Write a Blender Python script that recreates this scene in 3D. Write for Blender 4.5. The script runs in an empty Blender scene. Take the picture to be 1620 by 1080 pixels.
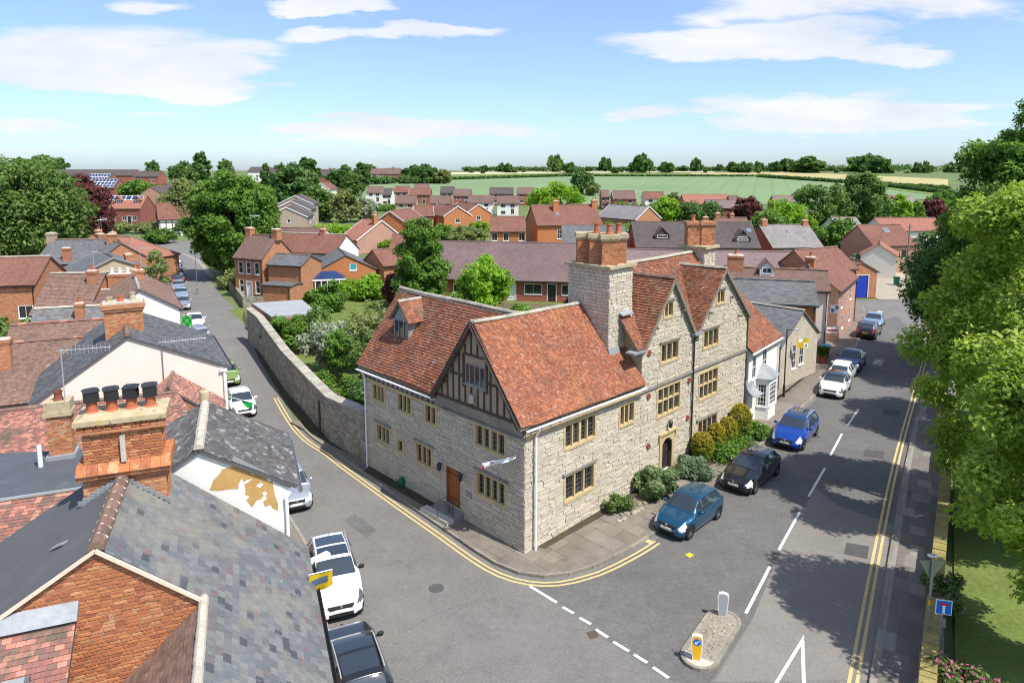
# Village corner with a stone manor house, seen from the air. All measures in metres; camera at the origin, 16 m up, looking along +Y.
CLOUD_SX, CLOUD_SY, CLOUD_SEED = 0.8, 1.15, 3.7
CLOUD_LO, CLOUD_HI = 0.47, 0.72
CLOUD_COL = (4.35, 4.42, 4.5, 1.0)
EXPOSURE = 0.68
# cloud banks: centre and half-size as slopes X/Y, Z/Y of the viewing direction, and density
CLOUD_BANKS = [
 ((-0.568, 0.164), 0.302, 0.0546, 0.46), ((-0.432, 0.127), 0.146, 0.0338, 0.38), ((-0.675, 0.116), 0.157, 0.0286, 0.27), ((0.384, 0.177), 0.302, 0.0312, 0.49), ((0.565, 0.153), 0.112, 0.0182, 0.33),
 ((0.506, 0.227), 0.381, 0.0390, 0.32), ((-0.116, 0.193), 0.123, 0.0169, 0.37), ((-0.272, 0.193), 0.067, 0.0143, 0.30), ((-0.154, 0.058), 0.269, 0.0234, 0.43), ((0.461, 0.081), 0.280, 0.0364, 0.43), ((0.177, 0.076), 0.067, 0.0130, 0.33),
 ((-0.502, 0.079), 0.067, 0.0143, 0.29), ((-0.506, 0.227), 0.101, 0.0156, 0.36), ((-0.257, 0.233), 0.112, 0.0130, 0.38), ((-0.679, 0.072), 0.090, 0.0169, 0.26), ((-0.674, 0.027), 0.134, 0.0156, 0.29), ((-0.319, 0.023), 0.224, 0.0156, 0.23)]
import bpy, math, random
import numpy as np
from mathutils import Vector, Matrix

random.seed(7)
RNG = np.random.default_rng(11)
S = bpy.context.scene
COL = S.collection
PI = math.pi

# ------------------------------------------------------------------ camera, sky, sun, exposure
CAM = Vector((0.0, 0.0, 16.0))
cam_data = bpy.data.cameras.new('camera')
cam_data.sensor_fit = 'HORIZONTAL'
cam_data.sensor_width = 36.0
cam_data.lens = 24.089
cam_data.shift_y = -0.0786
cam_data.clip_start = 0.1
cam_data.clip_end = 20000.0
cam = bpy.data.objects.new('camera', cam_data)
COL.objects.link(cam)
cam.location = CAM
cam.rotation_euler = (math.radians(90.0 - 7.5), 0.0, 0.0)
S.camera = cam

SUN_EL = 57.0
SUN_AZ = math.radians(130.0)            # clockwise from +Y
sun_dir = Vector((math.sin(SUN_AZ) * math.cos(math.radians(SUN_EL)),
     math.cos(SUN_AZ) * math.cos(math.radians(SUN_EL)),
     math.sin(math.radians(SUN_EL))))
sd = bpy.data.lights.new('sun', 'SUN')
sd.energy = 3.7
sd.angle = math.radians(0.6)
sd.color = (1.0, 0.955, 0.88)
sun = bpy.data.objects.new('sun', sd)
COL.objects.link(sun)
sun.rotation_euler = (-sun_dir).to_track_quat('-Z', 'Y').to_euler()
sun.location = (60, -20, 80)

world = bpy.data.worlds.new('World')
S.world = world
world.use_nodes = True
wt = world.node_tree
for n_ in list(wt.nodes):
 wt.nodes.remove(n_)


def wn(kind, **kw):
 n = wt.nodes.new(kind)
 for k, v in kw.items():
  setattr(n, k, v)
 return n


def wmath(op, a, b=None, c=None):
 n = wn('ShaderNodeMath', operation=op)
 for i, x in enumerate((a, b, c)):
  if x is None:
   continue
  if isinstance(x, (int, float)):
   n.inputs[i].default_value = x
  else:
   wt.links.new(x, n.inputs[i])
 return n.outputs[0]


w_out = wn('ShaderNodeOutputWorld')
w_bg = wn('ShaderNodeBackground')
w_bg.inputs['Strength'].default_value = 0.142
sky = wn('ShaderNodeTexSky', sky_type='NISHITA')
sky.sun_disc = False
sky.sun_elevation = math.radians(SUN_EL)
sky.sun_rotation = SUN_AZ
sky.altitude = 60.0
sky.air_density = 0.8
sky.dust_density = 1.0
sky.ozone_density = 6.5
w_tc = wn('ShaderNodeTexCoord')
w_sep = wn('ShaderNodeSeparateXYZ')
wt.links.new(w_tc.outputs['Generated'], w_sep.inputs[0])
# clouds: a flat layer seen in perspective
w_z = wmath('MAXIMUM', w_sep.outputs['Z'], 0.02)
w_zz = wmath('ADD', w_z, 0.055)
w_u = wmath('DIVIDE', w_sep.outputs['X'], w_zz)
w_v = wmath('DIVIDE', w_sep.outputs['Y'], w_zz)
w_c = wn('ShaderNodeCombineXYZ')
wt.links.new(wmath('MULTIPLY', w_u, CLOUD_SX), w_c.inputs[0])
wt.links.new(wmath('MULTIPLY', w_v, CLOUD_SY), w_c.inputs[1])
w_c.inputs[2].default_value = CLOUD_SEED
w_n1 = wn('ShaderNodeTexNoise')
w_n1.inputs['Scale'].default_value = 1.0
w_n1.inputs['Detail'].default_value = 7.0
w_n1.inputs['Roughness'].default_value = 0.52
w_n1.inputs['Distortion'].default_value = 0.25
wt.links.new(w_c.outputs[0], w_n1.inputs['Vector'])
w_ramp = wn('ShaderNodeMapRange', interpolation_type='SMOOTHSTEP')
w_ramp.inputs['From Min'].default_value = CLOUD_LO
w_ramp.inputs['From Max'].default_value = CLOUD_HI
w_ysafe = wmath('MAXIMUM', w_sep.outputs['Y'], 0.05)
w_px = wmath('DIVIDE', w_sep.outputs['X'], w_ysafe)
w_pz = wmath('DIVIDE', w_sep.outputs['Z'], w_ysafe)
w_c2 = wn('ShaderNodeCombineXYZ')
wt.links.new(wmath('MULTIPLY', w_px, 5.0), w_c2.inputs[0])
wt.links.new(wmath('MULTIPLY', w_pz, 17.0), w_c2.inputs[1])
w_n2 = wn('ShaderNodeTexNoise')
w_n2.inputs['Scale'].default_value = 1.0
w_n2.inputs['Detail'].default_value = 8.0
w_n2.inputs['Roughness'].default_value = 0.58
wt.links.new(w_c2.outputs[0], w_n2.inputs['Vector'])
w_warp = wmath('MULTIPLY', wmath('SUBTRACT', w_n2.outputs['Fac'], 0.5), 0.075)
w_dens = wmath('ADD', wmath('MULTIPLY', w_n2.outputs['Fac'], 1.9), 0.12)
w_pz2 = wmath('ADD', w_pz, w_warp)
w_front = wn('ShaderNodeMapRange', interpolation_type='SMOOTHSTEP')     # noise cover thinner towards +Y, banks instead; fuller unseen cloud adds ambient light
w_front.inputs['From Min'].default_value = 0.5
w_front.inputs['From Max'].default_value = 0.85
wt.links.new(w_sep.outputs['Y'], w_front.inputs['Value'])
w_sum = wmath('SUBTRACT', w_n1.outputs['Fac'], wmath('MULTIPLY', w_front.outputs[0], 0.125))
for ((cx_, cz_), sx_, sz_, am_) in CLOUD_BANKS:
 dx_ = wmath('POWER', wmath('ABSOLUTE', wmath('DIVIDE', wmath('SUBTRACT', w_px, cx_), sx_)), 2.0)
 dz_ = wmath('POWER', wmath('ABSOLUTE', wmath('DIVIDE', wmath('SUBTRACT', w_pz2, cz_), sz_)), 2.0)
 g_ = wmath('MAXIMUM', wmath('SUBTRACT', 1.0, wmath('ADD', dx_, dz_)), 0.0)
 w_sum = wmath('ADD', w_sum, wmath('MULTIPLY', wmath('MULTIPLY', g_, am_), w_dens))
wt.links.new(w_sum, w_ramp.inputs['Value'])
w_mask = wmath('MULTIPLY', w_ramp.outputs[0], 0.93)
w_hz = wn('ShaderNodeMapRange')            # clouds thin out into the bright horizon air
w_hz.inputs['From Min'].default_value = 0.0
w_hz.inputs['From Max'].default_value = 0.05
wt.links.new(w_sep.outputs['Z'], w_hz.inputs['Value'])
w_mask = wmath('MULTIPLY', w_mask, w_hz.outputs[0])
w_mask = wmath('MAXIMUM', w_mask, 0.13)      # thin high veil
w_mix = wn('ShaderNodeMixRGB')
wt.links.new(w_mask, w_mix.inputs[0])
wt.links.new(sky.outputs[0], w_mix.inputs[1])
w_cc = wn('ShaderNodeMixRGB')
w_sh = wn('ShaderNodeMapRange')
w_sh.inputs['From Min'].default_value = 0.38
w_sh.inputs['From Max'].default_value = 0.62
wt.links.new(w_n2.outputs['Fac'], w_sh.inputs['Value'])
wt.links.new(w_sh.outputs[0], w_cc.inputs[0])
w_cc.inputs[1].default_value = (CLOUD_COL[0] * 0.84, CLOUD_COL[1] * 0.87, CLOUD_COL[2] * 0.93, 1)
w_cc.inputs[2].default_value = CLOUD_COL
wt.links.new(w_cc.outputs[0], w_mix.inputs[2])
wt.links.new(w_mix.outputs[0], w_bg.inputs['Color'])
wt.links.new(w_bg.outputs[0], w_out.inputs['Surface'])

S.view_settings.view_transform = 'Standard'
S.view_settings.look = 'None'
S.view_settings.exposure = EXPOSURE
S.view_settings.gamma = 1.0
S.view_settings.use_curve_mapping = False
S.render.film_transparent = False
S.cycles.filter_width = 1.1
S.cycles.max_bounces = 6
S.cycles.diffuse_bounces = 3
S.cycles.transparent_max_bounces = 6

# ------------------------------------------------------------------ materials
MATS = {}


def material(name, pal, rough=0.85, noise=None, bump=None, spec=0.3, metal=0.0, brick=None,
    blots=(), coat=0.0, constant=False, wave=None):
 """pal: colours picked at random per piece (object random + 'tint' attribute) or per brick of a brick pattern."""
 m = bpy.data.materials.new(name)
 m.use_nodes = True
 nt = m.node_tree
 b = nt.nodes['Principled BSDF']
 b.inputs['Roughness'].default_value = rough
 b.inputs['Specular IOR Level'].default_value = spec
 b.inputs['Metallic'].default_value = metal
 if coat:
  b.inputs['Coat Weight'].default_value = coat
  b.inputs['Coat Roughness'].default_value = 0.04
 L = nt.links.new
 N = nt.nodes.new
 if not isinstance(pal[0], (tuple, list)):
  pal = [pal]
 geo = N('ShaderNodeNewGeometry')
 pos = geo.outputs['Position']
 height = None
 fac = None
 if brick:
  bw, bh, mortar, mcol = brick[:4]
  uv = N('ShaderNodeUVMap')
  bt = N('ShaderNodeTexBrick')
  bt.inputs['Scale'].default_value = 1.0
  bt.inputs['Brick Width'].default_value = bw
  bt.inputs['Row Height'].default_value = bh
  bt.inputs['Mortar Size'].default_value = mortar
  bt.inputs['Mortar Smooth'].default_value = 0.1
  bt.inputs['Bias'].default_value = 0.0
  bt.inputs['Color1'].default_value = (0, 0, 0, 1)
  bt.inputs['Color2'].default_value = (1, 1, 1, 1)
  bt.inputs['Mortar'].default_value = (0.5, 0.5, 0.5, 1)
  L(uv.outputs[0], bt.inputs['Vector'])
  fac = bt.outputs['Color']
  height = bt.outputs['Fac']
 else:
  at_ = N('ShaderNodeAttribute')
  at_.attribute_name = 'tint'
  oi = N('ShaderNodeObjectInfo')
  ad = N('ShaderNodeMath')
  ad.operation = 'ADD'
  L(at_.outputs['Fac'], ad.inputs[0])
  L(oi.outputs['Random'], ad.inputs[1])
  fr = N('ShaderNodeMath')
  fr.operation = 'FRACT'
  L(ad.outputs[0], fr.inputs[0])
  fac = fr.outputs[0]
 if len(pal) == 1:
  rgb = N('ShaderNodeRGB')
  rgb.outputs[0].default_value = (*pal[0], 1)
  colr = rgb.outputs[0]
 else:
  cr = N('ShaderNodeValToRGB')
  el = cr.color_ramp.elements
  while len(el) < len(pal):
   el.new(0.5)
  for i, c in enumerate(pal):
   el[i].position = i / (len(pal) if constant else (len(pal) - 1))
   el[i].color = (*c, 1)
  cr.color_ramp.interpolation = 'CONSTANT' if constant else 'LINEAR'
  L(fac, cr.inputs[0])
  colr = cr.outputs[0]

 def noise_node(sc, detail=5.0, rough_=0.6):
  n = N('ShaderNodeTexNoise')
  n.inputs['Scale'].default_value = sc
  n.inputs['Detail'].default_value = detail
  n.inputs['Roughness'].default_value = rough_
  L(pos, n.inputs['Vector'])
  return n.outputs['Fac']
 for nz in (noise or ()):
  sc, amt = nz
  mr = N('ShaderNodeMapRange')
  mr.inputs['From Min'].default_value = 0.25
  mr.inputs['From Max'].default_value = 0.75
  mr.inputs['To Min'].default_value = 1.0 - amt
  mr.inputs['To Max'].default_value = 1.0 + amt
  L(noise_node(sc), mr.inputs['Value'])
  mx = N('ShaderNodeVectorMath')
  mx.operation = 'SCALE'
  L(colr, mx.inputs[0])
  L(mr.outputs[0], mx.inputs['Scale'])
  colr = mx.outputs[0]
 for (bc, sc, lo, hi, amt) in blots:
  mr = N('ShaderNodeMapRange')
  mr.inputs['From Min'].default_value = lo
  mr.inputs['From Max'].default_value = hi
  mr.inputs['To Max'].default_value = amt
  L(noise_node(sc, 6.0, 0.65), mr.inputs['Value'])
  mx = N('ShaderNodeMixRGB')
  L(mr.outputs[0], mx.inputs[0])
  L(colr, mx.inputs[1])
  mx.inputs[2].default_value = (*bc, 1)
  colr = mx.outputs[0]
 if wave:
  wv = N('ShaderNodeTexWave')
  wv.inputs['Scale'].default_value = wave[0]
  wv.inputs['Distortion'].default_value = 1.5
  wv.inputs['Detail Scale'].default_value = 0.2
  rt_ = N('ShaderNodeMapping')
  rt_.inputs['Rotation'].default_value = (0, 0, wave[1])
  L(pos, rt_.inputs['Vector'])
  L(rt_.outputs[0], wv.inputs['Vector'])
  mr = N('ShaderNodeMapRange')
  mr.inputs['From Min'].default_value = 0.86
  mr.inputs['From Max'].default_value = 0.97
  mr.inputs['To Max'].default_value = wave[2]
  L(wv.outputs['Fac'], mr.inputs['Value'])
  mx = N('ShaderNodeMixRGB')
  L(mr.outputs[0], mx.inputs[0])
  L(colr, mx.inputs[1])
  mx.inputs[2].default_value = (0.10, 0.14, 0.06, 1)
  colr = mx.outputs[0]
 if brick and brick[2] > 0:
  mx = N('ShaderNodeMixRGB')
  L(height, mx.inputs[0])
  L(colr, mx.inputs[1])
  mx.inputs[2].default_value = (*brick[3], 1)
  colr = mx.outputs[0]
 L(colr, b.inputs['Base Color'])
 if bump or brick:
  bp = N('ShaderNodeBump')
  bp.inputs['Distance'].default_value = 0.02
  if brick:
   iv = N('ShaderNodeMath')
   iv.operation = 'SUBTRACT'
   iv.inputs[0].default_value = 1.0
   L(height, iv.inputs[1])
   L(iv.outputs[0], bp.inputs['Height'])
   bp.inputs['Strength'].default_value = 0.6
   if len(brick) > 4:                    # courses overlap like tiles: ramp up each row
    sp = N('ShaderNodeSeparateXYZ')
    L(uv.outputs[0], sp.inputs[0])
    dv = N('ShaderNodeMath')
    dv.operation = 'DIVIDE'
    L(sp.outputs[1], dv.inputs[0])
    dv.inputs[1].default_value = brick[1]
    fr2 = N('ShaderNodeMath')
    fr2.operation = 'FRACT'
    L(dv.outputs[0], fr2.inputs[0])
    sb = N('ShaderNodeMath')
    sb.operation = 'SUBTRACT'
    L(iv.outputs[0], sb.inputs[0])
    L(fr2.outputs[0], sb.inputs[1])
    L(sb.outputs[0], bp.inputs['Height'])
    bp.inputs['Strength'].default_value = 0.8
    bp.inputs['Distance'].default_value = 0.03
  else:
   bp.inputs['Strength'].default_value = bump[1]
   L(noise_node(bump[0], 8.0, 0.7), bp.inputs['Height'])
  L(bp.outputs[0], b.inputs['Normal'])
 MATS[name] = m
 return m


def leaf_material(name, pal, trans=0.35, big=0.25):
 m = bpy.data.materials.new(name)
 m.use_nodes = True
 nt = m.node_tree
 nt.nodes.remove(nt.nodes['Principled BSDF'])
 N = nt.nodes.new
 L = nt.links.new
 out = nt.nodes['Material Output']
 at_ = N('ShaderNodeAttribute')
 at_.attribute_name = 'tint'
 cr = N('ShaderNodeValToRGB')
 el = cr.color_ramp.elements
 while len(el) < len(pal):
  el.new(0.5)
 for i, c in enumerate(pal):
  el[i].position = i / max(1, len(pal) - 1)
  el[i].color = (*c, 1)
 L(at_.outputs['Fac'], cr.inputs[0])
 geo = N('ShaderNodeNewGeometry')
 no = N('ShaderNodeTexNoise')
 no.inputs['Scale'].default_value = 0.35
 no.inputs['Detail'].default_value = 3.0
 L(geo.outputs['Position'], no.inputs['Vector'])
 mr = N('ShaderNodeMapRange')
 mr.inputs['From Min'].default_value = 0.3
 mr.inputs['From Max'].default_value = 0.7
 mr.inputs['To Min'].default_value = 1 - big
 mr.inputs['To Max'].default_value = 1 + big
 L(no.outputs['Fac'], mr.inputs['Value'])
 sc = N('ShaderNodeVectorMath')
 sc.operation = 'SCALE'
 L(cr.outputs[0], sc.inputs[0])
 L(mr.outputs[0], sc.inputs['Scale'])
 d = N('ShaderNodeBsdfPrincipled')
 d.inputs['Roughness'].default_value = 0.55
 d.inputs['Specular IOR Level'].default_value = 0.25
 L(sc.outputs[0], d.inputs['Base Color'])
 tr = N('ShaderNodeBsdfTranslucent')
 tw = N('ShaderNodeVectorMath')
 tw.operation = 'MULTIPLY'
 L(sc.outputs[0], tw.inputs[0])
 tw.inputs[1].default_value = (1.5, 1.45, 0.6)
 L(tw.outputs[0], tr.inputs['Color'])
 mx = N('ShaderNodeMixShader')
 mx.inputs[0].default_value = trans
 L(d.outputs[0], mx.inputs[1])
 L(tr.outputs[0], mx.inputs[2])
 L(mx.outputs[0], out.inputs['Surface'])
 MATS[name] = m
 return m


MORTAR = (0.44, 0.36, 0.27)
material('asphalt', (0.175, 0.167, 0.155), 0.9, noise=((0.12, 0.12), (0.7, 0.10), (3.5, 0.12), (11.0, 0.22), (40.0, 0.3)), bump=(40, 0.6),
   blots=(((0.20, 0.192, 0.18), 0.22, 0.52, 0.66, 0.75), ((0.115, 0.113, 0.11), 0.5, 0.62, 0.74, 0.6), ((0.23, 0.225, 0.21), 5.0, 0.60, 0.70, 0.35)))
material('asphalt_pale', (0.215, 0.198, 0.178), 0.9, noise=((0.3, 0.12), (3.0, 0.08), (11.0, 0.16), (40.0, 0.2)), bump=(60, 0.3))
material('asphalt_dark', (0.085, 0.083, 0.083), 0.9, noise=((3.0, 0.12), (25.0, 0.12)), bump=(60, 0.3))
material('asphalt_mid', (0.135, 0.131, 0.124), 0.9, noise=((0.25, 0.14), (1.2, 0.12), (4.0, 0.12), (11.0, 0.22), (40.0, 0.3)), bump=(60, 0.4))
material('earth', (0.16, 0.13, 0.08), 0.95, noise=((0.4, 0.25), (8.0, 0.2)), bump=(12, 0.5))
material('dark_earth', (0.07, 0.055, 0.035), 0.95, noise=((2.0, 0.3), (14.0, 0.3)), bump=(20, 0.8),
   blots=(((0.05, 0.09, 0.02), 3.0, 0.55, 0.62, 0.7),))
material('gravel', (0.36, 0.31, 0.23), 0.95, noise=((0.8, 0.15), (20.0, 0.2)), bump=(30, 0.6))
material('lawn', (0.13, 0.175, 0.04), 0.95, noise=((0.35, 0.25), (6.0, 0.3)), bump=(40, 0.8),
   blots=(((0.17, 0.155, 0.05), 0.6, 0.55, 0.7, 0.7),))
material('meadow', (0.125, 0.165, 0.06), 0.95, noise=((0.05, 0.2), (0.6, 0.2)), bump=(3, 0.5))
material('wheat_green', (0.175, 0.255, 0.12), 0.95, noise=((0.02, 0.12), (0.3, 0.08)), bump=(2, 0.3),
   blots=(((0.21, 0.27, 0.13), 0.012, 0.5, 0.65, 0.6),), wave=(0.035, 0.35, 0.2))
material('grass_green', (0.16, 0.235, 0.055), 0.95, noise=((0.03, 0.15), (0.3, 0.1)), bump=(2, 0.3))
material('ripe_field', (0.42, 0.36, 0.17), 0.95, noise=((0.02, 0.12), (0.3, 0.1)), bump=(2, 0.3),
   blots=(((0.28, 0.29, 0.10), 0.02, 0.5, 0.62, 0.6),))
material('pale_field', (0.52, 0.47, 0.30), 0.95, noise=((0.02, 0.1), (0.3, 0.1)), bump=(2, 0.3))
material('paving', [(0.20, 0.17, 0.135), (0.235, 0.205, 0.165), (0.18, 0.155, 0.12), (0.215, 0.185, 0.16)], 0.9,
   noise=((0.9, 0.2), (14.0, 0.15)), bump=(30, 0.3), blots=(((0.10, 0.09, 0.07), 1.2, 0.56, 0.7, 0.6),))
material('paving_grey', [(0.165, 0.15, 0.13), (0.19, 0.172, 0.15), (0.15, 0.137, 0.12), (0.30, 0.28, 0.245)], 0.9,
   noise=((0.9, 0.15), (14.0, 0.15)), bump=(30, 0.3))
material('kerb_stone', [(0.24, 0.21, 0.17), (0.30, 0.27, 0.22), (0.2, 0.18, 0.15)], 0.9, noise=((4.0, 0.2),), bump=(25, 0.4))
material('white_line', (0.66, 0.65, 0.60), 0.8, noise=((6.0, 0.15), (40.0, 0.15)),
   blots=(((0.2, 0.2, 0.19), 9.0, 0.60, 0.68, 0.75),))
material('yellow_line', (0.60, 0.455, 0.20), 0.8, noise=((6.0, 0.15),),
   blots=(((0.2, 0.19, 0.16), 9.0, 0.58, 0.68, 0.7),))
material('yellow_paint', (0.75, 0.52, 0.03), 0.7, noise=((6.0, 0.12),))
# masonry and roofs
LIAS = [(0.53, 0.465, 0.355), (0.57, 0.505, 0.395), (0.495, 0.44, 0.35), (0.585, 0.525, 0.42), (0.515, 0.46, 0.37), (0.55, 0.485, 0.365)]
material('lias_stone', LIAS, 0.92, noise=((1.2, 0.12), (9.0, 0.14)), bump=(18, 0.55), constant=True,
   blots=(((0.34, 0.30, 0.25), 2.2, 0.60, 0.75, 0.5), ((0.52, 0.42, 0.26), 0.9, 0.58, 0.7, 0.35)))
material('lias_joint', (0.36, 0.315, 0.24), 0.95, noise=((6.0, 0.25),), bump=(20, 0.5))
material('lias_far', LIAS, 0.92, noise=((1.2, 0.14),), brick=(0.42, 0.15, 0.012, (0.24, 0.22, 0.18)))
material('ochre_stone', (0.52, 0.40, 0.215), 0.9, noise=((3.0, 0.18), (16.0, 0.1)), bump=(25, 0.35),
   blots=(((0.33, 0.28, 0.2), 2.5, 0.58, 0.72, 0.5),))
material('grey_stone', (0.25, 0.235, 0.205), 0.92, noise=((1.5, 0.25), (9.0, 0.2)), bump=(14, 0.6),
   blots=(((0.12, 0.115, 0.10), 1.4, 0.55, 0.7, 0.6),))
material('rubble_stone', [(0.29, 0.255, 0.20), (0.34, 0.30, 0.24), (0.24, 0.21, 0.165), (0.37, 0.33, 0.27)], 0.92,
   noise=((1.2, 0.2), (9.0, 0.15)), bump=(14, 0.6), constant=True)
material('coping_stone', [(0.36, 0.33, 0.265), (0.42, 0.385, 0.31), (0.30, 0.275, 0.22)], 0.92, noise=((2.0, 0.2), (12.0, 0.15)), bump=(20, 0.5),
   blots=(((0.42, 0.36, 0.15), 2.6, 0.6, 0.7, 0.6),))
material('mossy_coping', [(0.32, 0.265, 0.085), (0.35, 0.295, 0.11), (0.28, 0.235, 0.08), (0.32, 0.285, 0.16)], 0.95,
   noise=((3.0, 0.25), (15.0, 0.2)), bump=(18, 0.7))
CLAY = [(0.22, 0.082, 0.045), (0.26, 0.098, 0.05), (0.19, 0.072, 0.042), (0.285, 0.112, 0.055), (0.205, 0.083, 0.052), (0.24, 0.088, 0.045), (0.16, 0.07, 0.048)]
material('clay_tile', CLAY, 0.9, noise=((0.45, 0.25), (1.8, 0.2), (6.0, 0.2)), constant=True, bump=(30, 0.3),
   blots=(((0.40, 0.31, 0.25), 4.0, 0.58, 0.66, 0.6), ((0.20, 0.15, 0.11), 1.1, 0.52, 0.68, 0.55), ((0.13, 0.10, 0.07), 0.7, 0.56, 0.72, 0.45)))
material('clay_tile_lichen', [(0.27, 0.093, 0.05), (0.315, 0.115, 0.058), (0.225, 0.08, 0.05), (0.335, 0.13, 0.066), (0.285, 0.10, 0.054)], 0.9,
   noise=((0.45, 0.2), (1.8, 0.2), (6.0, 0.2)), constant=True, bump=(30, 0.3),
   blots=(((0.42, 0.19, 0.06), 0.42, 0.53, 0.64, 0.45), ((0.50, 0.41, 0.35), 7.5, 0.57, 0.64, 0.55), ((0.19, 0.10, 0.075), 1.3, 0.52, 0.66, 0.6), ((0.22, 0.10, 0.075), 0.7, 0.6, 0.7, 0.5)))
material('clay_far', [(0.185, 0.085, 0.062), (0.225, 0.10, 0.07), (0.15, 0.072, 0.056), (0.25, 0.115, 0.078)], 0.9, noise=((0.35, 0.15), (3.0, 0.1)), brick=(0.2, 0.14, 0.0, (0, 0, 0), 1),
   blots=(((0.38, 0.30, 0.24), 2.2, 0.62, 0.72, 0.4),))
material('clay_red', [(0.30, 0.125, 0.09), (0.34, 0.15, 0.105), (0.26, 0.11, 0.085)], 0.9, noise=((0.4, 0.12),), brick=(0.25, 0.2, 0.0, (0, 0, 0), 1))
material('clay_pink', [(0.42, 0.19, 0.14), (0.30, 0.13, 0.10), (0.47, 0.23, 0.165), (0.25, 0.12, 0.10), (0.20, 0.12, 0.10)], 0.9,
   noise=((1.0, 0.15), (8.0, 0.1)), constant=True, bump=(30, 0.3), blots=(((0.12, 0.10, 0.075), 1.3, 0.52, 0.64, 0.75),))
material('clay_brown', [(0.20, 0.125, 0.095), (0.24, 0.15, 0.115), (0.165, 0.105, 0.085), (0.22, 0.13, 0.10)], 0.9,
   noise=((0.5, 0.15), (8.0, 0.1)), constant=True, bump=(30, 0.3), blots=(((0.36, 0.32, 0.27), 4.0, 0.62, 0.68, 0.6),))
material('brown_far', [(0.155, 0.095, 0.078), (0.185, 0.115, 0.095), (0.13, 0.083, 0.07)], 0.9, noise=((0.3, 0.15), (3.0, 0.1)), brick=(0.22, 0.16, 0.0, (0, 0, 0), 1))
material('purple_tile', [(0.15, 0.10, 0.095), (0.175, 0.12, 0.11), (0.13, 0.088, 0.085)], 0.88, noise=((0.3, 0.15), (3.0, 0.1)),
   brick=(0.3, 0.22, 0.0, (0, 0, 0), 1), blots=(((0.10, 0.075, 0.07), 0.45, 0.6, 0.7, 0.5),))
material('mauve_tile', [(0.19, 0.135, 0.13), (0.215, 0.155, 0.148), (0.17, 0.12, 0.118)], 0.88, noise=((0.3, 0.12), (3.0, 0.1)),
   brick=(0.3, 0.25, 0.0, (0, 0, 0), 1), blots=(((0.11, 0.07, 0.065), 0.6, 0.6, 0.68, 0.6),))
material('dark_tile', [(0.085, 0.07, 0.065), (0.105, 0.085, 0.08), (0.07, 0.06, 0.057)], 0.85, noise=((0.3, 0.15),), brick=(0.3, 0.25, 0.0, (0, 0, 0), 1))
material('grey_tile', [(0.22, 0.20, 0.195), (0.26, 0.235, 0.225), (0.19, 0.175, 0.17)], 0.88, noise=((0.3, 0.2), (4.0, 0.1)), brick=(0.3, 0.22, 0.0, (0, 0, 0), 1))
SLATE = [(0.142, 0.151, 0.158), (0.168, 0.176, 0.178), (0.122, 0.13, 0.137), (0.185, 0.19, 0.184), (0.158, 0.156, 0.15), (0.13, 0.138, 0.147), (0.17, 0.17, 0.158)]
material('slate', SLATE + SLATE[:6] + [(0.165, 0.122, 0.124), (0.178, 0.183, 0.172), (0.152, 0.164, 0.173), (0.15, 0.128, 0.13), (0.07, 0.075, 0.086)], 0.72, spec=0.4,
   noise=((0.5, 0.12), (9.0, 0.15)), constant=True, bump=(25, 0.35),
   blots=(((0.25, 0.235, 0.185), 0.55, 0.50, 0.66, 0.7), ((0.33, 0.32, 0.28), 6.0, 0.63, 0.70, 0.6)))
material('slate_dark', [(0.085, 0.088, 0.092), (0.11, 0.112, 0.115), (0.07, 0.072, 0.076), (0.13, 0.13, 0.13)], 0.75, spec=0.4,
   noise=((0.5, 0.15), (9.0, 0.15)), constant=True, bump=(25, 0.35), blots=(((0.24, 0.235, 0.22), 5.0, 0.64, 0.69, 0.6),))
material('slate_lichen', [(0.10, 0.095, 0.092), (0.125, 0.115, 0.11), (0.085, 0.08, 0.08)], 0.85,
   noise=((0.6, 0.15), (9.0, 0.15)), constant=True, bump=(25, 0.4),
   blots=(((0.42, 0.39, 0.38), 2.6, 0.56, 0.63, 0.7), ((0.16, 0.13, 0.07), 1.2, 0.6, 0.7, 0.5)))
material('slate_far', [(0.115, 0.118, 0.122), (0.145, 0.147, 0.15), (0.095, 0.097, 0.10)], 0.75, noise=((0.3, 0.15), (4.0, 0.12)),
   brick=(0.3, 0.2, 0.0, (0, 0, 0), 1), blots=(((0.26, 0.25, 0.22), 1.6, 0.6, 0.72, 0.45),))
material('felt', (0.105, 0.107, 0.11), 0.85, noise=((1.2, 0.12), (40.0, 0.2)), bump=(90, 0.3))
material('felt_blue', (0.085, 0.095, 0.108), 0.7, noise=((0.8, 0.15), (4.0, 0.08)), bump=(60, 0.15),
   blots=(((0.17, 0.18, 0.19), 1.5, 0.56, 0.7, 0.4),))
material('pale_flat_roof', (0.33, 0.34, 0.35), 0.8, noise=((0.5, 0.1), (5.0, 0.08)), bump=(30, 0.15))
BRICK = [(0.42, 0.155, 0.07), (0.50, 0.20, 0.085), (0.35, 0.12, 0.06), (0.47, 0.175, 0.072), (0.54, 0.26, 0.13), (0.39, 0.14, 0.07)]
material('brick', BRICK, 0.9, noise=((1.2, 0.14), (14.0, 0.12)), constant=True, bump=(30, 0.4),
   blots=(((0.58, 0.42, 0.26), 3.2, 0.62, 0.70, 0.6), ((0.22, 0.10, 0.06), 1.1, 0.60, 0.72, 0.45)))
material('brick_joint', (0.40, 0.24, 0.14), 0.95, noise=((5.0, 0.25),), bump=(30, 0.4))
material('brick_far', BRICK, 0.9, noise=((0.5, 0.14),), brick=(0.24, 0.085, 0.01, (0.42, 0.27, 0.17)))
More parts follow.
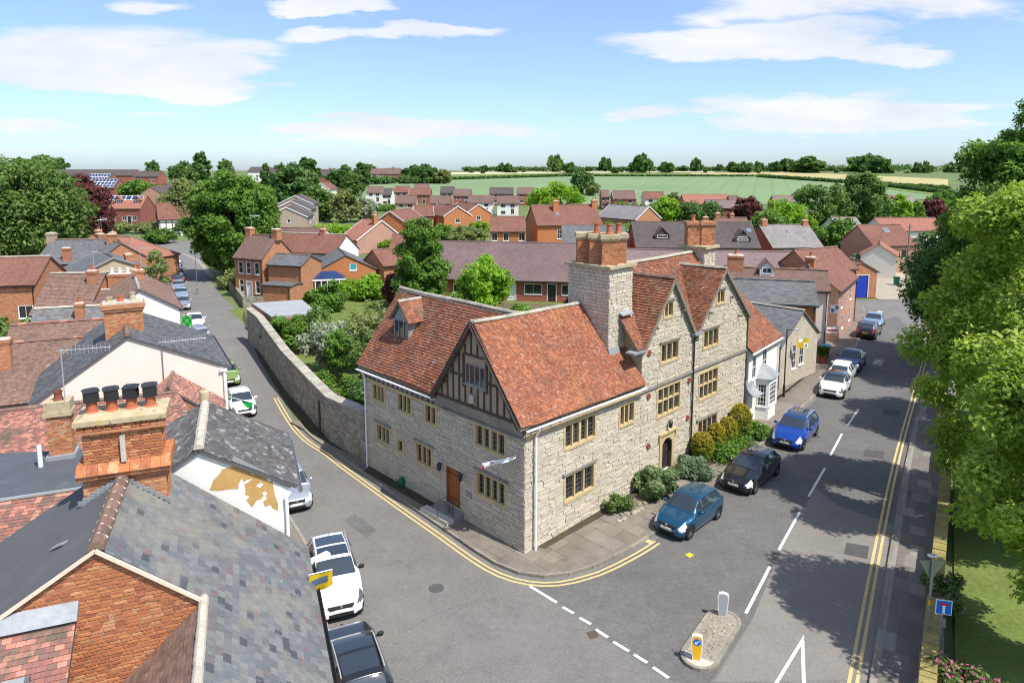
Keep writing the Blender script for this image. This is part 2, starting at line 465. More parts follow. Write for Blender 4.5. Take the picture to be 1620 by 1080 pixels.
material('brick_red', [(0.33, 0.085, 0.055), (0.37, 0.105, 0.065), (0.28, 0.07, 0.05)], 0.9, noise=((0.5, 0.12),), brick=(0.24, 0.085, 0.01, (0.33, 0.2, 0.15)))
material('brick_orange', [(0.50, 0.165, 0.055), (0.55, 0.20, 0.07), (0.45, 0.145, 0.05)], 0.9, noise=((0.5, 0.1),), brick=(0.24, 0.085, 0.01, (0.48, 0.25, 0.13)))
material('brick_pink', [(0.46, 0.22, 0.155), (0.52, 0.27, 0.19), (0.40, 0.18, 0.13)], 0.9, noise=((0.5, 0.12),), brick=(0.24, 0.085, 0.01, (0.5, 0.36, 0.28)))
material('brick_buff', [(0.50, 0.38, 0.235), (0.55, 0.43, 0.28), (0.45, 0.33, 0.20)], 0.9, noise=((0.5, 0.1),), brick=(0.24, 0.085, 0.01, (0.5, 0.42, 0.3)))
material('brick_maroon', [(0.26, 0.07, 0.05), (0.30, 0.085, 0.06), (0.22, 0.06, 0.045)], 0.9, noise=((0.5, 0.12),), brick=(0.24, 0.085, 0.01, (0.3, 0.15, 0.11)))
material('brick_beige', [(0.42, 0.32, 0.235), (0.47, 0.36, 0.27), (0.38, 0.29, 0.21)], 0.9, noise=((0.5, 0.1),), brick=(0.24, 0.085, 0.01, (0.45, 0.37, 0.29)))
material('white_render', (0.80, 0.785, 0.74), 0.85, noise=((0.7, 0.04), (6.0, 0.03)), bump=(30, 0.12), blots=(((0.62, 0.59, 0.52), 1.1, 0.6, 0.75, 0.5),))
material('cream_render', (0.72, 0.665, 0.575), 0.85, noise=((0.5, 0.05), (5.0, 0.03)), bump=(30, 0.12), blots=(((0.60, 0.54, 0.45), 0.8, 0.6, 0.75, 0.4),))
material('ochre_undercoat', (0.52, 0.32, 0.115), 0.9, noise=((1.5, 0.12), (9.0, 0.08)), bump=(30, 0.2))
material('beige_plaster', (0.36, 0.275, 0.19), 0.9, noise=((1.2, 0.06), (7.0, 0.05)), bump=(25, 0.12))
material('yellow_plaster', (0.45, 0.34, 0.14), 0.9, noise=((1.2, 0.12),), bump=(25, 0.2))
material('dark_timber', (0.08, 0.052, 0.037), 0.8, noise=((6.0, 0.3),), bump=(30, 0.3))
material('grey_timber', (0.26, 0.265, 0.26), 0.85, noise=((4.0, 0.2),), bump=(30, 0.3))
material('weathered_timber', (0.22, 0.19, 0.15), 0.9, noise=((4.0, 0.25),), bump=(30, 0.4))
material('oak_door', (0.32, 0.105, 0.026), 0.6, noise=((3.0, 0.2),), bump=(20, 0.2))
material('black_door', (0.035, 0.03, 0.03), 0.6, noise=((3.0, 0.2),))
material('lead', (0.30, 0.32, 0.335), 0.6, noise=((2.0, 0.2), (10.0, 0.12)), bump=(15, 0.3), metal=0.15)
material('white_paint', (0.80, 0.80, 0.78), 0.45, noise=((3.0, 0.04),))
material('white_plastic', (0.82, 0.82, 0.81), 0.35)
material('cream_board', (0.70, 0.60, 0.46), 0.6, noise=((3.0, 0.06),))
material('black_metal', (0.02, 0.02, 0.022), 0.45, spec=0.5)
material('grey_metal', (0.33, 0.34, 0.345), 0.45, metal=0.7)
material('pale_metal', (0.62, 0.63, 0.63), 0.4, metal=0.6)
material('drain_iron', (0.11, 0.075, 0.055), 0.7, noise=((14.0, 0.3),))
material('rust_plate', (0.22, 0.07, 0.045), 0.8, noise=((8.0, 0.2),))
material('glass', (0.018, 0.022, 0.026), 0.06, spec=0.6)
material('window_glass', (0.035, 0.037, 0.037), 0.08, spec=0.5)
material('sky_glass', (0.16, 0.20, 0.235), 0.06, spec=0.8, coat=0.5)
material('curtain_glass', (0.40, 0.41, 0.42), 0.12, spec=0.5)
material('solar_panel', (0.022, 0.04, 0.115), 0.15, spec=0.6)
material('terracotta', (0.42, 0.13, 0.065), 0.85, noise=((5.0, 0.15),), bump=(25, 0.2))
material('brick_lichen', BRICK, 0.95, noise=((3.0, 0.2), (12.0, 0.15)), bump=(18, 0.6), constant=True,
   blots=(((0.46, 0.37, 0.20), 4.0, 0.54, 0.62, 0.7), ((0.50, 0.36, 0.06), 2.6, 0.60, 0.68, 0.6), ((0.15, 0.10, 0.07), 5.0, 0.58, 0.66, 0.6)))
material('lichen_cap', (0.46, 0.38, 0.24), 0.95, noise=((3.0, 0.2),), bump=(18, 0.6),
   blots=(((0.52, 0.36, 0.07), 3.2, 0.57, 0.66, 0.6), ((0.15, 0.12, 0.09), 5.0, 0.58, 0.66, 0.7)))
material('mortar_pale', (0.50, 0.45, 0.37), 0.95, noise=((4.0, 0.2),), bump=(20, 0.5), blots=(((0.22, 0.2, 0.17), 3.5, 0.56, 0.66, 0.7),))
material('bark', (0.13, 0.105, 0.08), 0.95, noise=((2.0, 0.25),), bump=(10, 0.8))
material('pale_bark', (0.30, 0.27, 0.23), 0.95, noise=((2.0, 0.25),), bump=(10, 0.6))
material('blue_door', (0.015, 0.045, 0.36), 0.5)
material('teal_door', (0.04, 0.33, 0.36), 0.5)
material('green_plastic', (0.008, 0.11, 0.065), 0.45)
material('fence_wood', [(0.30, 0.235, 0.16), (0.35, 0.28, 0.2), (0.26, 0.2, 0.14)], 0.9, noise=((4.0, 0.2),))
material('cloth_white', (0.80, 0.80, 0.79), 0.8)
material('cloth_red', (0.55, 0.02, 0.03), 0.8)
material('cloth_navy', (0.03, 0.05, 0.18), 0.8)
material('cloth_green', (0.005, 0.26, 0.04), 0.8)
material('cloth_bright_green', (0.12, 0.50, 0.09), 0.8)
material('cloth_yellow', (0.62, 0.44, 0.02), 0.8)
material('cloth_blue', (0.10, 0.15, 0.24), 0.8)
material('sign_blue', (0.005, 0.16, 0.68), 0.4)
material('sign_red', (0.60, 0.015, 0.02), 0.4)
material('bollard_yellow', (0.85, 0.48, 0.01), 0.45)
material('bin_blue', (0.06, 0.36, 0.66), 0.45)
material('stone_slab', (0.50, 0.465, 0.40), 0.9, noise=((2.0, 0.15), (12.0, 0.1)), bump=(25, 0.3))
material('grass_tuft', [(0.07, 0.12, 0.02), (0.12, 0.16, 0.04), (0.18, 0.17, 0.06)], 0.9)
# leaves
leaf_material('leaf_lime', [(0.11, 0.20, 0.025), (0.22, 0.36, 0.045), (0.36, 0.48, 0.085), (0.52, 0.56, 0.19)], 0.42)  # ramp runs from shaded to sunlit tone, painted into the leaves
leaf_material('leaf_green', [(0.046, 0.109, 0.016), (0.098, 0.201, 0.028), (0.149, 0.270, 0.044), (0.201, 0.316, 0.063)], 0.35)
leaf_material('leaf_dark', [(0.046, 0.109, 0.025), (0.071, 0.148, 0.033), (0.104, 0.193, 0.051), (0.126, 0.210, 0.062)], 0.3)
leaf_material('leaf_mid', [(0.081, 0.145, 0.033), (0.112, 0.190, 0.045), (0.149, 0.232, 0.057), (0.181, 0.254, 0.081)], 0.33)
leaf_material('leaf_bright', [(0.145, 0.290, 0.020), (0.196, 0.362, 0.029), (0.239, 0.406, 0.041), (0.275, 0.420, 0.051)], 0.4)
leaf_material('leaf_copper', [(0.079, 0.022, 0.026), (0.107, 0.031, 0.031), (0.144, 0.046, 0.043), (0.165, 0.065, 0.057)], 0.25)
leaf_material('leaf_gold', [(0.10, 0.19, 0.025), (0.16, 0.23, 0.025), (0.30, 0.27, 0.03), (0.45, 0.33, 0.045)], 0.3)
leaf_material('leaf_rosemary', [(0.113, 0.179, 0.066), (0.160, 0.235, 0.094), (0.217, 0.282, 0.133)], 0.25)
leaf_material('leaf_lavender', [(0.131, 0.209, 0.104), (0.182, 0.260, 0.148), (0.227, 0.295, 0.192)], 0.25)
leaf_material('leaf_grey', [(0.232, 0.275, 0.189), (0.290, 0.334, 0.232), (0.348, 0.392, 0.290)], 0.3)
leaf_material('leaf_willow', [(0.174, 0.217, 0.072), (0.217, 0.268, 0.094), (0.275, 0.304, 0.138)], 0.35)
leaf_material('flower_white', [(0.75, 0.74, 0.68), (0.8, 0.8, 0.78)], 0.25, 0.05)
leaf_material('flower_pink', [(0.55, 0.11, 0.24), (0.62, 0.2, 0.34), (0.5, 0.06, 0.2)], 0.3, 0.1)

# ------------------------------------------------------------------ object helpers
V = Vector


def root_of(o):
 while o.parent is not None:
  o = o.parent
 return o


def tag(o, label=None, cat=None, group=None, kind=None):
 if label:
  o['label'] = label
 if cat:
  o['category'] = cat
 if group:
  o['group'] = group
 if kind:
  o['kind'] = kind
 return o


def thing(name, label, cat, loc, group=None):
 o = bpy.data.objects.new(name, None)
 o.empty_display_size = 0.3
 COL.objects.link(o)
 o.location = V(loc)
 return tag(o, label, cat, group)


class MB:
 """collects polygons in world coordinates; build() links them as ONE mesh object"""

 def __init__(self):
  self.v, self.f, self.t = [], [], []

 def poly(self, pts, t=0.0):
  n = len(self.v)
  self.v.extend([tuple(p) for p in pts])
  self.f.append(tuple(range(n, n + len(pts))))
  self.t.append(t)
  return self

 def box8(self, c, t=0.0, skip=()):
  """c: 4 bottom corners counter-clockwise seen from above, then 4 top corners"""
  n = len(self.v)
  self.v.extend([tuple(p) for p in c])
  for k, q in enumerate(((3, 2, 1, 0), (4, 5, 6, 7), (0, 1, 5, 4), (1, 2, 6, 5), (2, 3, 7, 6), (3, 0, 4, 7))):
   if k not in skip:
    self.f.append(tuple(n + i for i in q))
    self.t.append(t)
  return self

 def box(self, fr, a0, a1, b0, b1, z0, z1, t=0.0):
  return self.box8([fr(a0, b0, z0), fr(a1, b0, z0), fr(a1, b1, z0), fr(a0, b1, z0),
       fr(a0, b0, z1), fr(a1, b0, z1), fr(a1, b1, z1), fr(a0, b1, z1)], t)

 def bar(self, p, q, w, h, up=(0, 0, 1), t=0.0):
  p, q = V(p), V(q)
  d = (q - p).normalized()
  s = d.cross(V(up))
  if s.length < 1e-4:
   s = d.cross(V((1, 0, 0)))
  s.normalize()
  u = s.cross(d)
  s = s * (w / 2)
  u = u * (h / 2)
  return self.box8([p - s - u, p + s - u, q + s - u, q - s - u, p - s + u, p + s + u, q + s + u, q - s + u], t)

 def tube(self, pts, rad, n=8, t=0.0, cap=True):
  pts = [V(p) for p in pts]
  if isinstance(rad, (int, float)):
   rad = [rad] * len(pts)
  base = len(self.v)
  for i, p in enumerate(pts):
   d = (pts[min(i + 1, len(pts) - 1)] - pts[max(i - 1, 0)]).normalized()
   s = d.cross(V((0, 0, 1)))
   if s.length < 0.05:
    s = d.cross(V((0, 1, 0)))
   s.normalize()
   u = s.cross(d)
   for k in range(n):
    a = 2 * PI * k / n
    self.v.append(tuple(p + s * (math.cos(a) * rad[i]) + u * (math.sin(a) * rad[i])))
  for i in range(len(pts) - 1):
   for k in range(n):
    k2 = (k + 1) % n
    self.f.append((base + i * n + k, base + (i + 1) * n + k, base + (i + 1) * n + k2, base + i * n + k2))
    self.t.append(t)
  if cap:
   self.f.append(tuple(base + k for k in range(n)))
   self.f.append(tuple(base + (len(pts) - 1) * n + k for k in reversed(range(n))))
   self.t += [t, t]
  return self

 def lathe(self, c, prof, n=16, t=0.0, sx=1.0, sy=1.0, rot=0.0):
  base = len(self.v)
  cr, sr = math.cos(rot), math.sin(rot)
  for (r, z) in prof:
   for k in range(n):
    a = 2 * PI * k / n
    x, y = r * math.cos(a) * sx, r * math.sin(a) * sy
    self.v.append((c[0] + x * cr - y * sr, c[1] + x * sr + y * cr, c[2] + z))
  for i in range(len(prof) - 1):
   for k in range(n):
    k2 = (k + 1) % n
    self.f.append((base + i * n + k, base + i * n + k2, base + (i + 1) * n + k2, base + (i + 1) * n + k))
    self.t.append(t)
  self.f.append(tuple(base + (len(prof) - 1) * n + k for k in range(n)))
  self.f.append(tuple(base + k for k in reversed(range(n))))
  self.t += [t, t]
  return self

 def prism(self, poly, vec, t=0.0):
  """poly: list of 3D points; vec: extrusion"""
  vec = V(vec)
  a = [V(p) for p in poly]
  b = [p + vec for p in a]
  self.poly(list(reversed(a)), t)
  self.poly(b, t)
  for i in range(len(a)):
   j = (i + 1) % len(a)
   self.poly([a[i], a[j], b[j], b[i]], t)
  return self

 def build(self, name, mat, parent=None, smooth=False, uv=True, label=None, cat=None, group=None, kind=None, loc=None):
  if parent is not None:
   off = root_of(parent).location
  else:
   off = V(loc) if loc is not None else V((0, 0, 0))
  me = bpy.data.meshes.new(name)
  arr = np.array(self.v, dtype=np.float64) - np.array(off)
  me.from_pydata(arr.tolist(), [], self.f)
  if any(self.t):
   at_ = me.attributes.new('tint', 'FLOAT', 'FACE')
   at_.data.foreach_set('value', np.array(self.t, dtype=np.float32))
  if uv:
   me.uv_layers.new(name='UVMap')
   nl = len(me.loops)
   lv = np.empty(nl, dtype=np.int32)
   me.loops.foreach_get('vertex_index', lv)
   npoly = len(me.polygons)
   nr = np.empty(npoly * 3, dtype=np.float32)
   me.polygons.foreach_get('normal', nr)
   nr = nr.reshape(-1, 3)
   lt = np.empty(npoly, dtype=np.int32)
   me.polygons.foreach_get('loop_total', lt)
   nl_n = np.repeat(nr, lt, axis=0)
   hx = np.stack([-nl_n[:, 1], nl_n[:, 0], np.zeros(nl)], 1)
   ln = np.linalg.norm(hx, axis=1)
   flat = ln < 0.05
   hx[flat] = (1, 0, 0)
   ln[flat] = 1
   hx /= ln[:, None]
   vx = np.cross(nl_n, hx)
   p = arr[lv]
   uvs = np.stack([(p * hx).sum(1), (p * vx).sum(1)], 1).astype(np.float32)
   me.uv_layers[0].data.foreach_set('uv', uvs.ravel())
  if smooth:
   me.polygons.foreach_set('use_smooth', np.ones(len(me.polygons), dtype=bool))
  me.materials.append(MATS[mat])
  o = bpy.data.objects.new(name, me)
  COL.objects.link(o)
  if parent is not None:
   o.parent = parent
  else:
   o.location = off
  return tag(o, label, cat, group, kind)


class Frame:
 """a, b along two ground directions from an origin; z up"""

 def __init__(self, o, ang=None, ua=None, ub=None):
  self.o = V((o[0], o[1], o[2] if len(o) > 2 else 0.0))
  if ang is not None:                     # heading of a, degrees clockwise from +Y; b = 90 deg to the left of a
   r = math.radians(ang)
   ua = (math.sin(r), math.cos(r))
   ub = (-math.cos(r), math.sin(r))
  self.a = V((ua[0], ua[1], 0))
  self.b = V((ub[0], ub[1], 0))

 def __call__(self, a, b, z):
  return self.o + self.a * a + self.b * b + V((0, 0, z))


class Wall:
 """vertical plane: P(u, z, d) with u along the wall, d outwards"""

 def __init__(self, p, q):
  p, q = V((p[0], p[1], p[2] if len(p) > 2 else 0.0)), V((q[0], q[1], p[2] if len(p) > 2 else 0.0))
  self.o = p
  self.u = (q - p).normalized()
  self.len = (q - p).length
  self.n = V((self.u.y, -self.u.x, 0))     # outward normal: to the right of p -> q

 def __call__(self, u, z, d=0.0):
  return self.o + self.u * u + self.n * d + V((0, 0, z))


def span(poly, z):
 """u-interval of a convex polygon [(u, z)...] at height z"""
 us = []
 n = len(poly)
 for i in range(n):
  (u0, z0), (u1, z1) = poly[i], poly[(i + 1) % n]
  if abs(z1 - z0) < 1e-9:
   if abs(z - z0) < 1e-6:
    us += [u0, u1]
   continue
  t = (z - z0) / (z1 - z0)
  if -1e-9 <= t <= 1 + 1e-9:
   us.append(u0 + t * (u1 - u0))
 if not us:
  return None
 return min(us), max(us)


def bands(poly, holes, za, zb):
 """trapezoids (l0, r0, l1, r1) of the polygon minus rectangular holes between two heights"""
 e = (zb - za) * 0.02
 s0, s1 = span(poly, za + e), span(poly, zb - e)
 if s0 is None or s1 is None:
  return []
 zm = (za + zb) / 2
 out = [(s0[0], s0[1], s1[0], s1[1])]
 for (h0, h1, z0, z1) in holes:
  if z0 < zm < z1:
   nxt = []
   for (l0, r0, l1, r1) in out:
    if h1 <= min(l0, l1) or h0 >= max(r0, r1):
     nxt.append((l0, r0, l1, r1))
     continue
    if h0 > min(l0, l1):
     nxt.append((min(l0, h0), min(r0, h0), min(l1, h0), min(r1, h0)))
    if h1 < max(r0, r1):
     nxt.append((max(l0, h1), max(r0, h1), max(l1, h1), max(r1, h1)))
   out = nxt
 return out


def wall_sheet(mb, W, poly, holes=(), d=0.0, t=0.0):
 """flat wall face with rectangular openings cut out"""
 zs = sorted(set([round(p[1], 5) for p in poly] + [z for h in holes for z in h[2:4]]))
 z0, z1 = min(p[1] for p in poly), max(p[1] for p in poly)
 zs = [z for z in zs if z0 - 1e-6 <= z <= z1 + 1e-6]
 for za, zb in zip(zs[:-1], zs[1:]):
  if zb - za < 1e-4:
   continue
  for (l0, r0, l1, r1) in bands(poly, holes, za, zb):
   e = (zb - za) * 0.02
   pts = [W(l0, za, d), W(r0, za, d), W(r1, zb, d), W(l1, zb, d)]
   if r1 - l1 < 1e-3:
    pts = pts[:3]
   mb.poly(pts, t)


class Pieces:
 """masonry pieces of one thing: the 300 largest in view become objects, the rest one 'stuff' part"""

 def __init__(self):
  self.p = []

 def course(self, W, poly, holes, ch, lmin, lmax, proud=(0.0, 0.02), joint=0.012, depth=0.06, jit=0.0, ch_var=0.0, hf=0.0):
  z0, z1 = min(p[1] for p in poly), max(p[1] for p in poly)
  z = z0
  while z < z1 - ch * 0.4:
   h = ch * (1 + random.uniform(-ch_var, ch_var))
   zb = min(z + h, z1)
   for (l0, r0, l1, r1) in bands(poly, holes, z, zb):
    wmin = max(l0, l1)
    wmax = min(r0, r1)
    u = min(l0, l1)
    end = max(r0, r1)
    first = True
    while u < end - 0.02:
     ln = random.uniform(lmin, lmax)
     if first:
      ln *= random.uniform(0.4, 1.0)
      first = False
     v = u + ln
     if end - v < lmin * 0.5:
      v = end
     q = [max(u, l0), min(v, r0), max(u, l1), min(v, r1)]
     if q[1] - q[0] > 0.02 or q[3] - q[2] > 0.02:
      q[1] = max(q[1], q[0])
      q[3] = max(q[3], q[2])
      pr = random.uniform(*proud)
      self.p.append((W, q[0] + joint / 2, q[1] - joint / 2, q[2] + joint / 2, q[3] - joint / 2,
          z + joint / 2, zb - joint / 2, pr - depth, pr, jit))
     u = v
   z = zb

 def finish(self, parent, name, rest_name, mat, limit=300):
  def key(e):
   W = e[0]
   c = W((e[1] + e[2]) / 2, (e[5] + e[6]) / 2)
   d = CAM - c
   f = d.normalized().dot(W.n)
   if f <= 0:
    return 1e9
   # must fall inside the picture
   cp, sp = math.cos(math.radians(7.5)), math.sin(math.radians(7.5))
   r = c - CAM
   fw = r.y * cp - r.z * sp
   if fw < 1:
    return 1e9
   x = 810 + 1084 * r.x / fw
   y = 412.7 - 1084 * (r.y * sp + r.z * cp) / fw
   if not (0 < x < 1620 and 0 < y < 1080):
    return 1e8 + d.length
   return -max(0.001, (e[2] - e[1]) * (e[6] - e[5]) * f) / d.length_squared
  self.p.sort(key=key)
  off = root_of(parent).location
  shared = {}
  for e in self.p[:limit]:
   W, a0, a1, b0, b1, z0, z1, d0, d1, jit = e
   me = bpy.data.meshes.new(name)
   pts = piece_pts(e)
   me.from_pydata([tuple(p - off) for p in pts], [],
       [(4, 5, 6, 7), (0, 1, 5, 4), (1, 2, 6, 5), (2, 3, 7, 6), (3, 0, 4, 7)])
   me.materials.append(MATS[mat])
   o = bpy.data.objects.new(name, me)
   COL.objects.link(o)
   o.parent = parent
  rest = self.p[limit:]
  if rest:
   mb = MB()
   for e in rest:
    n = len(mb.v)
    mb.v.extend([tuple(p) for p in piece_pts(e)])
    t = random.random()
    for q in ((4, 5, 6, 7), (0, 1, 5, 4), (1, 2, 6, 5), (2, 3, 7, 6), (3, 0, 4, 7)):
     mb.f.append(tuple(n + i for i in q))
     mb.t.append(t)
   mb.build(rest_name, mat, parent, uv=False, kind='stuff')


def piece_pts(e):
 W, a0, a1, b0, b1, z0, z1, d0, d1, jit = e
 r = random.uniform
 c = 0.006
 if jit:
  j = [(r(-jit, jit), r(-jit, jit), r(-jit, jit)) for _ in range(4)]
 else:
  j = [(0, 0, 0)] * 4
 return [W(a0, z0, d0), W(a1, z0, d0), W(b1, z1, d0), W(b0, z1, d0),
   W(a0 + c + j[0][0], z0 + c + j[0][1], d1 + j[0][2]), W(a1 - c + j[1][0], z0 + c + j[1][1], d1 + j[1][2]),
   W(b1 - c + j[2][0], z1 - c + j[2][1], d1 + j[2][2]), W(b0 + c + j[3][0], z1 - c + j[3][1], d1 + j[3][2])]


def plane_of(poly):
 p = [V(q) for q in poly]
 n = V((0, 0, 0))
 for i in range(len(p)):
  a, b = p[i], p[(i + 1) % len(p)]
  n += a.cross(b)
 n.normalize()
 if n.z < 0:
  n = -n
 h = V((-n.y, n.x, 0)).normalized()          # along the eave, left to right seen from below the slope
 up = n.cross(h)
 if up.z < 0:
  up = -up
  h = -h
 return p[0], h, up, n


def hump(x, y):
 return 0.5 * math.sin(0.9 * x + 0.4 * y + 0.3) + 0.5 * math.sin(0.53 * x - 0.71 * y + 1.9)


def tile_rows(poly, w, gauge, thick=0.02, wob=0.0, sag=0.0, lift=0.012):
 """tiles covering a convex roof polygon: list of (pts8-ish quad set) rows; returns list of 6-vert wedges"""
 o, h, up, n = plane_of(poly)
 p2 = [((V(q) - o).dot(h), (V(q) - o).dot(up)) for q in poly]
 v0, v1 = min(q[1] for q in p2), max(q[1] for q in p2)
 out = []
 v = v0 - 0.02
 row = 0
 while v < v1 - 0.01:
  vb = min(v + gauge * 1.25, v1)
  s0 = span(p2, max(v, v0 + 1e-4))
  s1 = span(p2, min(v + gauge, v1 - 1e-4))
  if s0 and s1:
   l0, r0, l1, r1 = s0[0], s0[1], s1[0], s1[1]
   u = min(l0, l1) - (w / 2 if row % 2 else 0)
   end = max(r0, r1)
   while u < end:
    x0, x1 = u, u + w * 0.97
    a0, a1 = max(x0, l0), min(x1, r0)
    b0, b1 = max(x0, l1), min(x1, r1)
    if a1 - a0 > 0.015 or b1 - b0 > 0.015:
     a1 = max(a0, a1)
     b1 = max(b0, b1)
     k = random.uniform(-wob, wob)
     k2 = random.uniform(-wob, wob)
     zt = thick + lift
     q = [o + h * a0 + up * (v + k2 * 0.6) + n * (zt + k), o + h * a1 + up * (v + k2 * 0.6) + n * (zt + k * 0.4),
       o + h * b1 + up * vb + n * 0.006, o + h * b0 + up * vb + n * 0.006,
       o + h * a0 + up * (v + k2 * 0.6) + n * (zt + k - thick), o + h * a1 + up * (v + k2 * 0.6) + n * (zt + k * 0.4 - thick)]
     if sag:
      q = [p + V((0, 0, sag * hump(p.x, p.y))) for p in q]
     out.append(q)
    u += w
  v += gauge
  row += 1
 return out


def tile_mesh(mb, tiles):
 for q in tiles:
  n = len(mb.v)
  mb.v.extend([tuple(p) for p in q])
  t = random.random()
  for f in ((0, 1, 2, 3), (4, 5, 1, 0), (4, 0, 3), (5, 2, 1)):
   mb.f.append(tuple(n + i for i in f))
   mb.t.append(t)


def roof_slab(mb, poly, thick=0.10, sag=0.0):
 o, h, up, n = plane_of(poly)
 p = [V(q) for q in poly]
 nn = V((0, 0, 0))
 for i in range(len(p)):
  nn += p[i].cross(p[(i + 1) % len(p)])
 if nn.dot(n) < 0:
  p.reverse()
 low = [q - n * thick for q in p]
 mb.poly(p)
 mb.poly(list(reversed(low)))
 for i in range(len(p)):
  j = (i + 1) % len(p)
  mb.poly([low[i], low[j], p[j], p[i]])


def tiled_roof(parent, polys, tile_mat, w, gauge, thick=0.018, wob=0.006, sag=0.0, slab_mat='weathered_timber', name='roof', limit=0, lift=0.012, drop=0.005):
 """a roof part of slabs with its tiles as real geometry under it"""
 mb = MB()
 for p in polys:
  o_, h_, up_, n_ = plane_of(p)
  roof_slab(mb, [V(q) - n_ * drop for q in p], 0.09)
 roof = mb.build(name, slab_mat, parent)
 tiles = []
 for p in polys:
  tiles += tile_rows(p, w, gauge, thick, wob, sag, lift)
 off = root_of(parent).location
 if limit:
  def key(q):
   c = (q[0] + q[2]) / 2
   r = c - CAM
   cp, sp = math.cos(math.radians(7.5)), math.sin(math.radians(7.5))
   fw = r.y * cp - r.z * sp
   x = 810 + 1084 * r.x / fw
   y = 412.7 - 1084 * (r.y * sp + r.z * cp) / fw
   return r.length + (0 if (0 < x < 1620 and 0 < y < 1080) else 1000)
  tiles.sort(key=key)
  nm = tile_mat.split('_')[0] if 'slate' in tile_mat else 'tile'
  for q in tiles[:limit]:
   me = bpy.data.meshes.new(nm)
   me.from_pydata([tuple(p - off) for p in q], [], [(0, 1, 2, 3), (4, 5, 1, 0), (4, 0, 3), (5, 2, 1)])
   me.materials.append(MATS[tile_mat])
   ob = bpy.data.objects.new(nm, me)
   COL.objects.link(ob)
   ob.parent = roof
  tiles = tiles[limit:]
 if tiles:
  mb = MB()
  tile_mesh(mb, tiles)
  mb.build('roof_tiles', tile_mat, roof, uv=False, kind='stuff')
 return roof


def ridge_line(parent, pts, mat='clay_tile', r=0.13, seg=0.34, name='ridge_tile', sag=0.0, single=True):
 """half-round ridge tiles laid end to end"""
 mb = MB()
 pts = [V(p) for p in pts]
 for p, q in zip(pts[:-1], pts[1:]):
  L = (q - p).length
  n = max(1, int(L / seg))
  d = (q - p) / n
  s = d.cross(V((0, 0, 1))).normalized()
  for i in range(n):
   a = p + d * i
   b = p + d * (i + 0.985)
   if sag:
    a = a + V((0, 0, sag * hump(a.x, a.y)))
    b = b + V((0, 0, sag * hump(b.x, b.y)))
   t = random.random()
   rr = r * random.uniform(0.94, 1.06)
   lo = V((0, 0, -0.05))
   prof = [(-1.0, -0.25), (-0.75, 0.35), (-0.3, 0.72), (0.3, 0.72), (0.75, 0.35), (1.0, -0.25)]
   A = [a + s * (x * rr) + V((0, 0, z * rr)) for x, z in prof]
   B = [b + s * (x * rr) + V((0, 0, z * rr)) for x, z in prof]
   for k in range(5):
    mb.poly([A[k], A[k + 1], B[k + 1], B[k]], t)
   mb.poly(list(reversed(A)), t)
   mb.poly(B, t)
 return mb.build(name, mat, parent, uv=False)

# ------------------------------------------------------------------ ground, roads, pavements
def terr(x, y):
 s = (y - 230.0) / 400.0
 if s <= 0:
  return 0.0
 if s >= 1:
  return 15.6
 return 15.6 * (s if s > 0.1 else 0.1 * (s / 0.1) ** 1.6 * 1.0 + 0.0)


def ground_sheet():
 ys = list(np.linspace(-60, 220, 15)) + list(np.linspace(230, 640, 42)) + [700, 900, 1300, 2000, 3500, 6000, 9000]
 xs = [-9000, -4000, -2000, -1000] + list(np.linspace(-600, 600, 25)) + [1000, 2000, 4000, 9000]
 mb = MB()
 v = [(x, y, terr(x, y) - 0.06) for y in ys for x in xs]
 n = len(xs)
 mb.v = v
 for j in range(len(ys) - 1):
  for i in range(n - 1):
   mb.f.append((j * n + i, j * n + i + 1, (j + 1) * n + i + 1, (j + 1) * n + i))
   mb.t.append(0)
 return mb.build('ground', 'meadow', kind='structure')


ground_sheet()


def sheet(name, pts, z, mat, parent=None, kind='structure'):
 mb = MB()
 p = [(q[0], q[1], z) for q in pts]
 a = sum(p[i][0] * p[(i + 1) % len(p)][1] - p[(i + 1) % len(p)][0] * p[i][1] for i in range(len(p)))
 if a < 0:
  p.reverse()
 mb.poly(p)
 o = mb.build(name, mat, parent, kind=kind if parent is None else None)
 return o


def polyline_offset(pts, d):
 """offset to the right of the travel direction"""
 out = []
 n = len(pts)
 for i in range(n):
  p0, p1 = V(pts[max(i - 1, 0)][:2]), V(pts[min(i + 1, n - 1)][:2])
  t = (p1 - p0).normalized()
  out.append((pts[i][0] + t.y * d, pts[i][1] - t.x * d))
 return out


def smooth_line(pts, step=0.6):
 """Catmull-Rom resampling"""
 P_ = [V((p[0], p[1], 0)) for p in pts]
 P_ = [P_[0] * 2 - P_[1]] + P_ + [P_[-1] * 2 - P_[-2]]
 out = []
 for i in range(1, len(P_) - 2):
  a, b, c, d = P_[i - 1], P_[i], P_[i + 1], P_[i + 2]
  n = max(1, int((c - b).length / step))
  for k in range(n):
   t = k / n
   out.append(0.5 * ((2 * b) + (c - a) * t + (2 * a - 5 * b + 4 * c - d) * t * t + (3 * b - a - 3 * c + d) * t ** 3))
 out.append(P_[-2])
 return [(p.x, p.y) for p in out]


def ribbon(name, line, w, z, mat, parent=None, side=0.0, kind=None, s0=0.0, s1=1e9):
 """strip of width w along a line; side shifts its middle to the right"""
 l0, r0 = polyline_offset(line, side - w / 2), polyline_offset(line, side + w / 2)
 mb = MB()
 for i in range(len(line) - 1):
  mb.poly([(*r0[i], z), (*r0[i + 1], z), (*l0[i + 1], z), (*l0[i], z)])
 return mb.build(name, mat, parent, kind=kind)


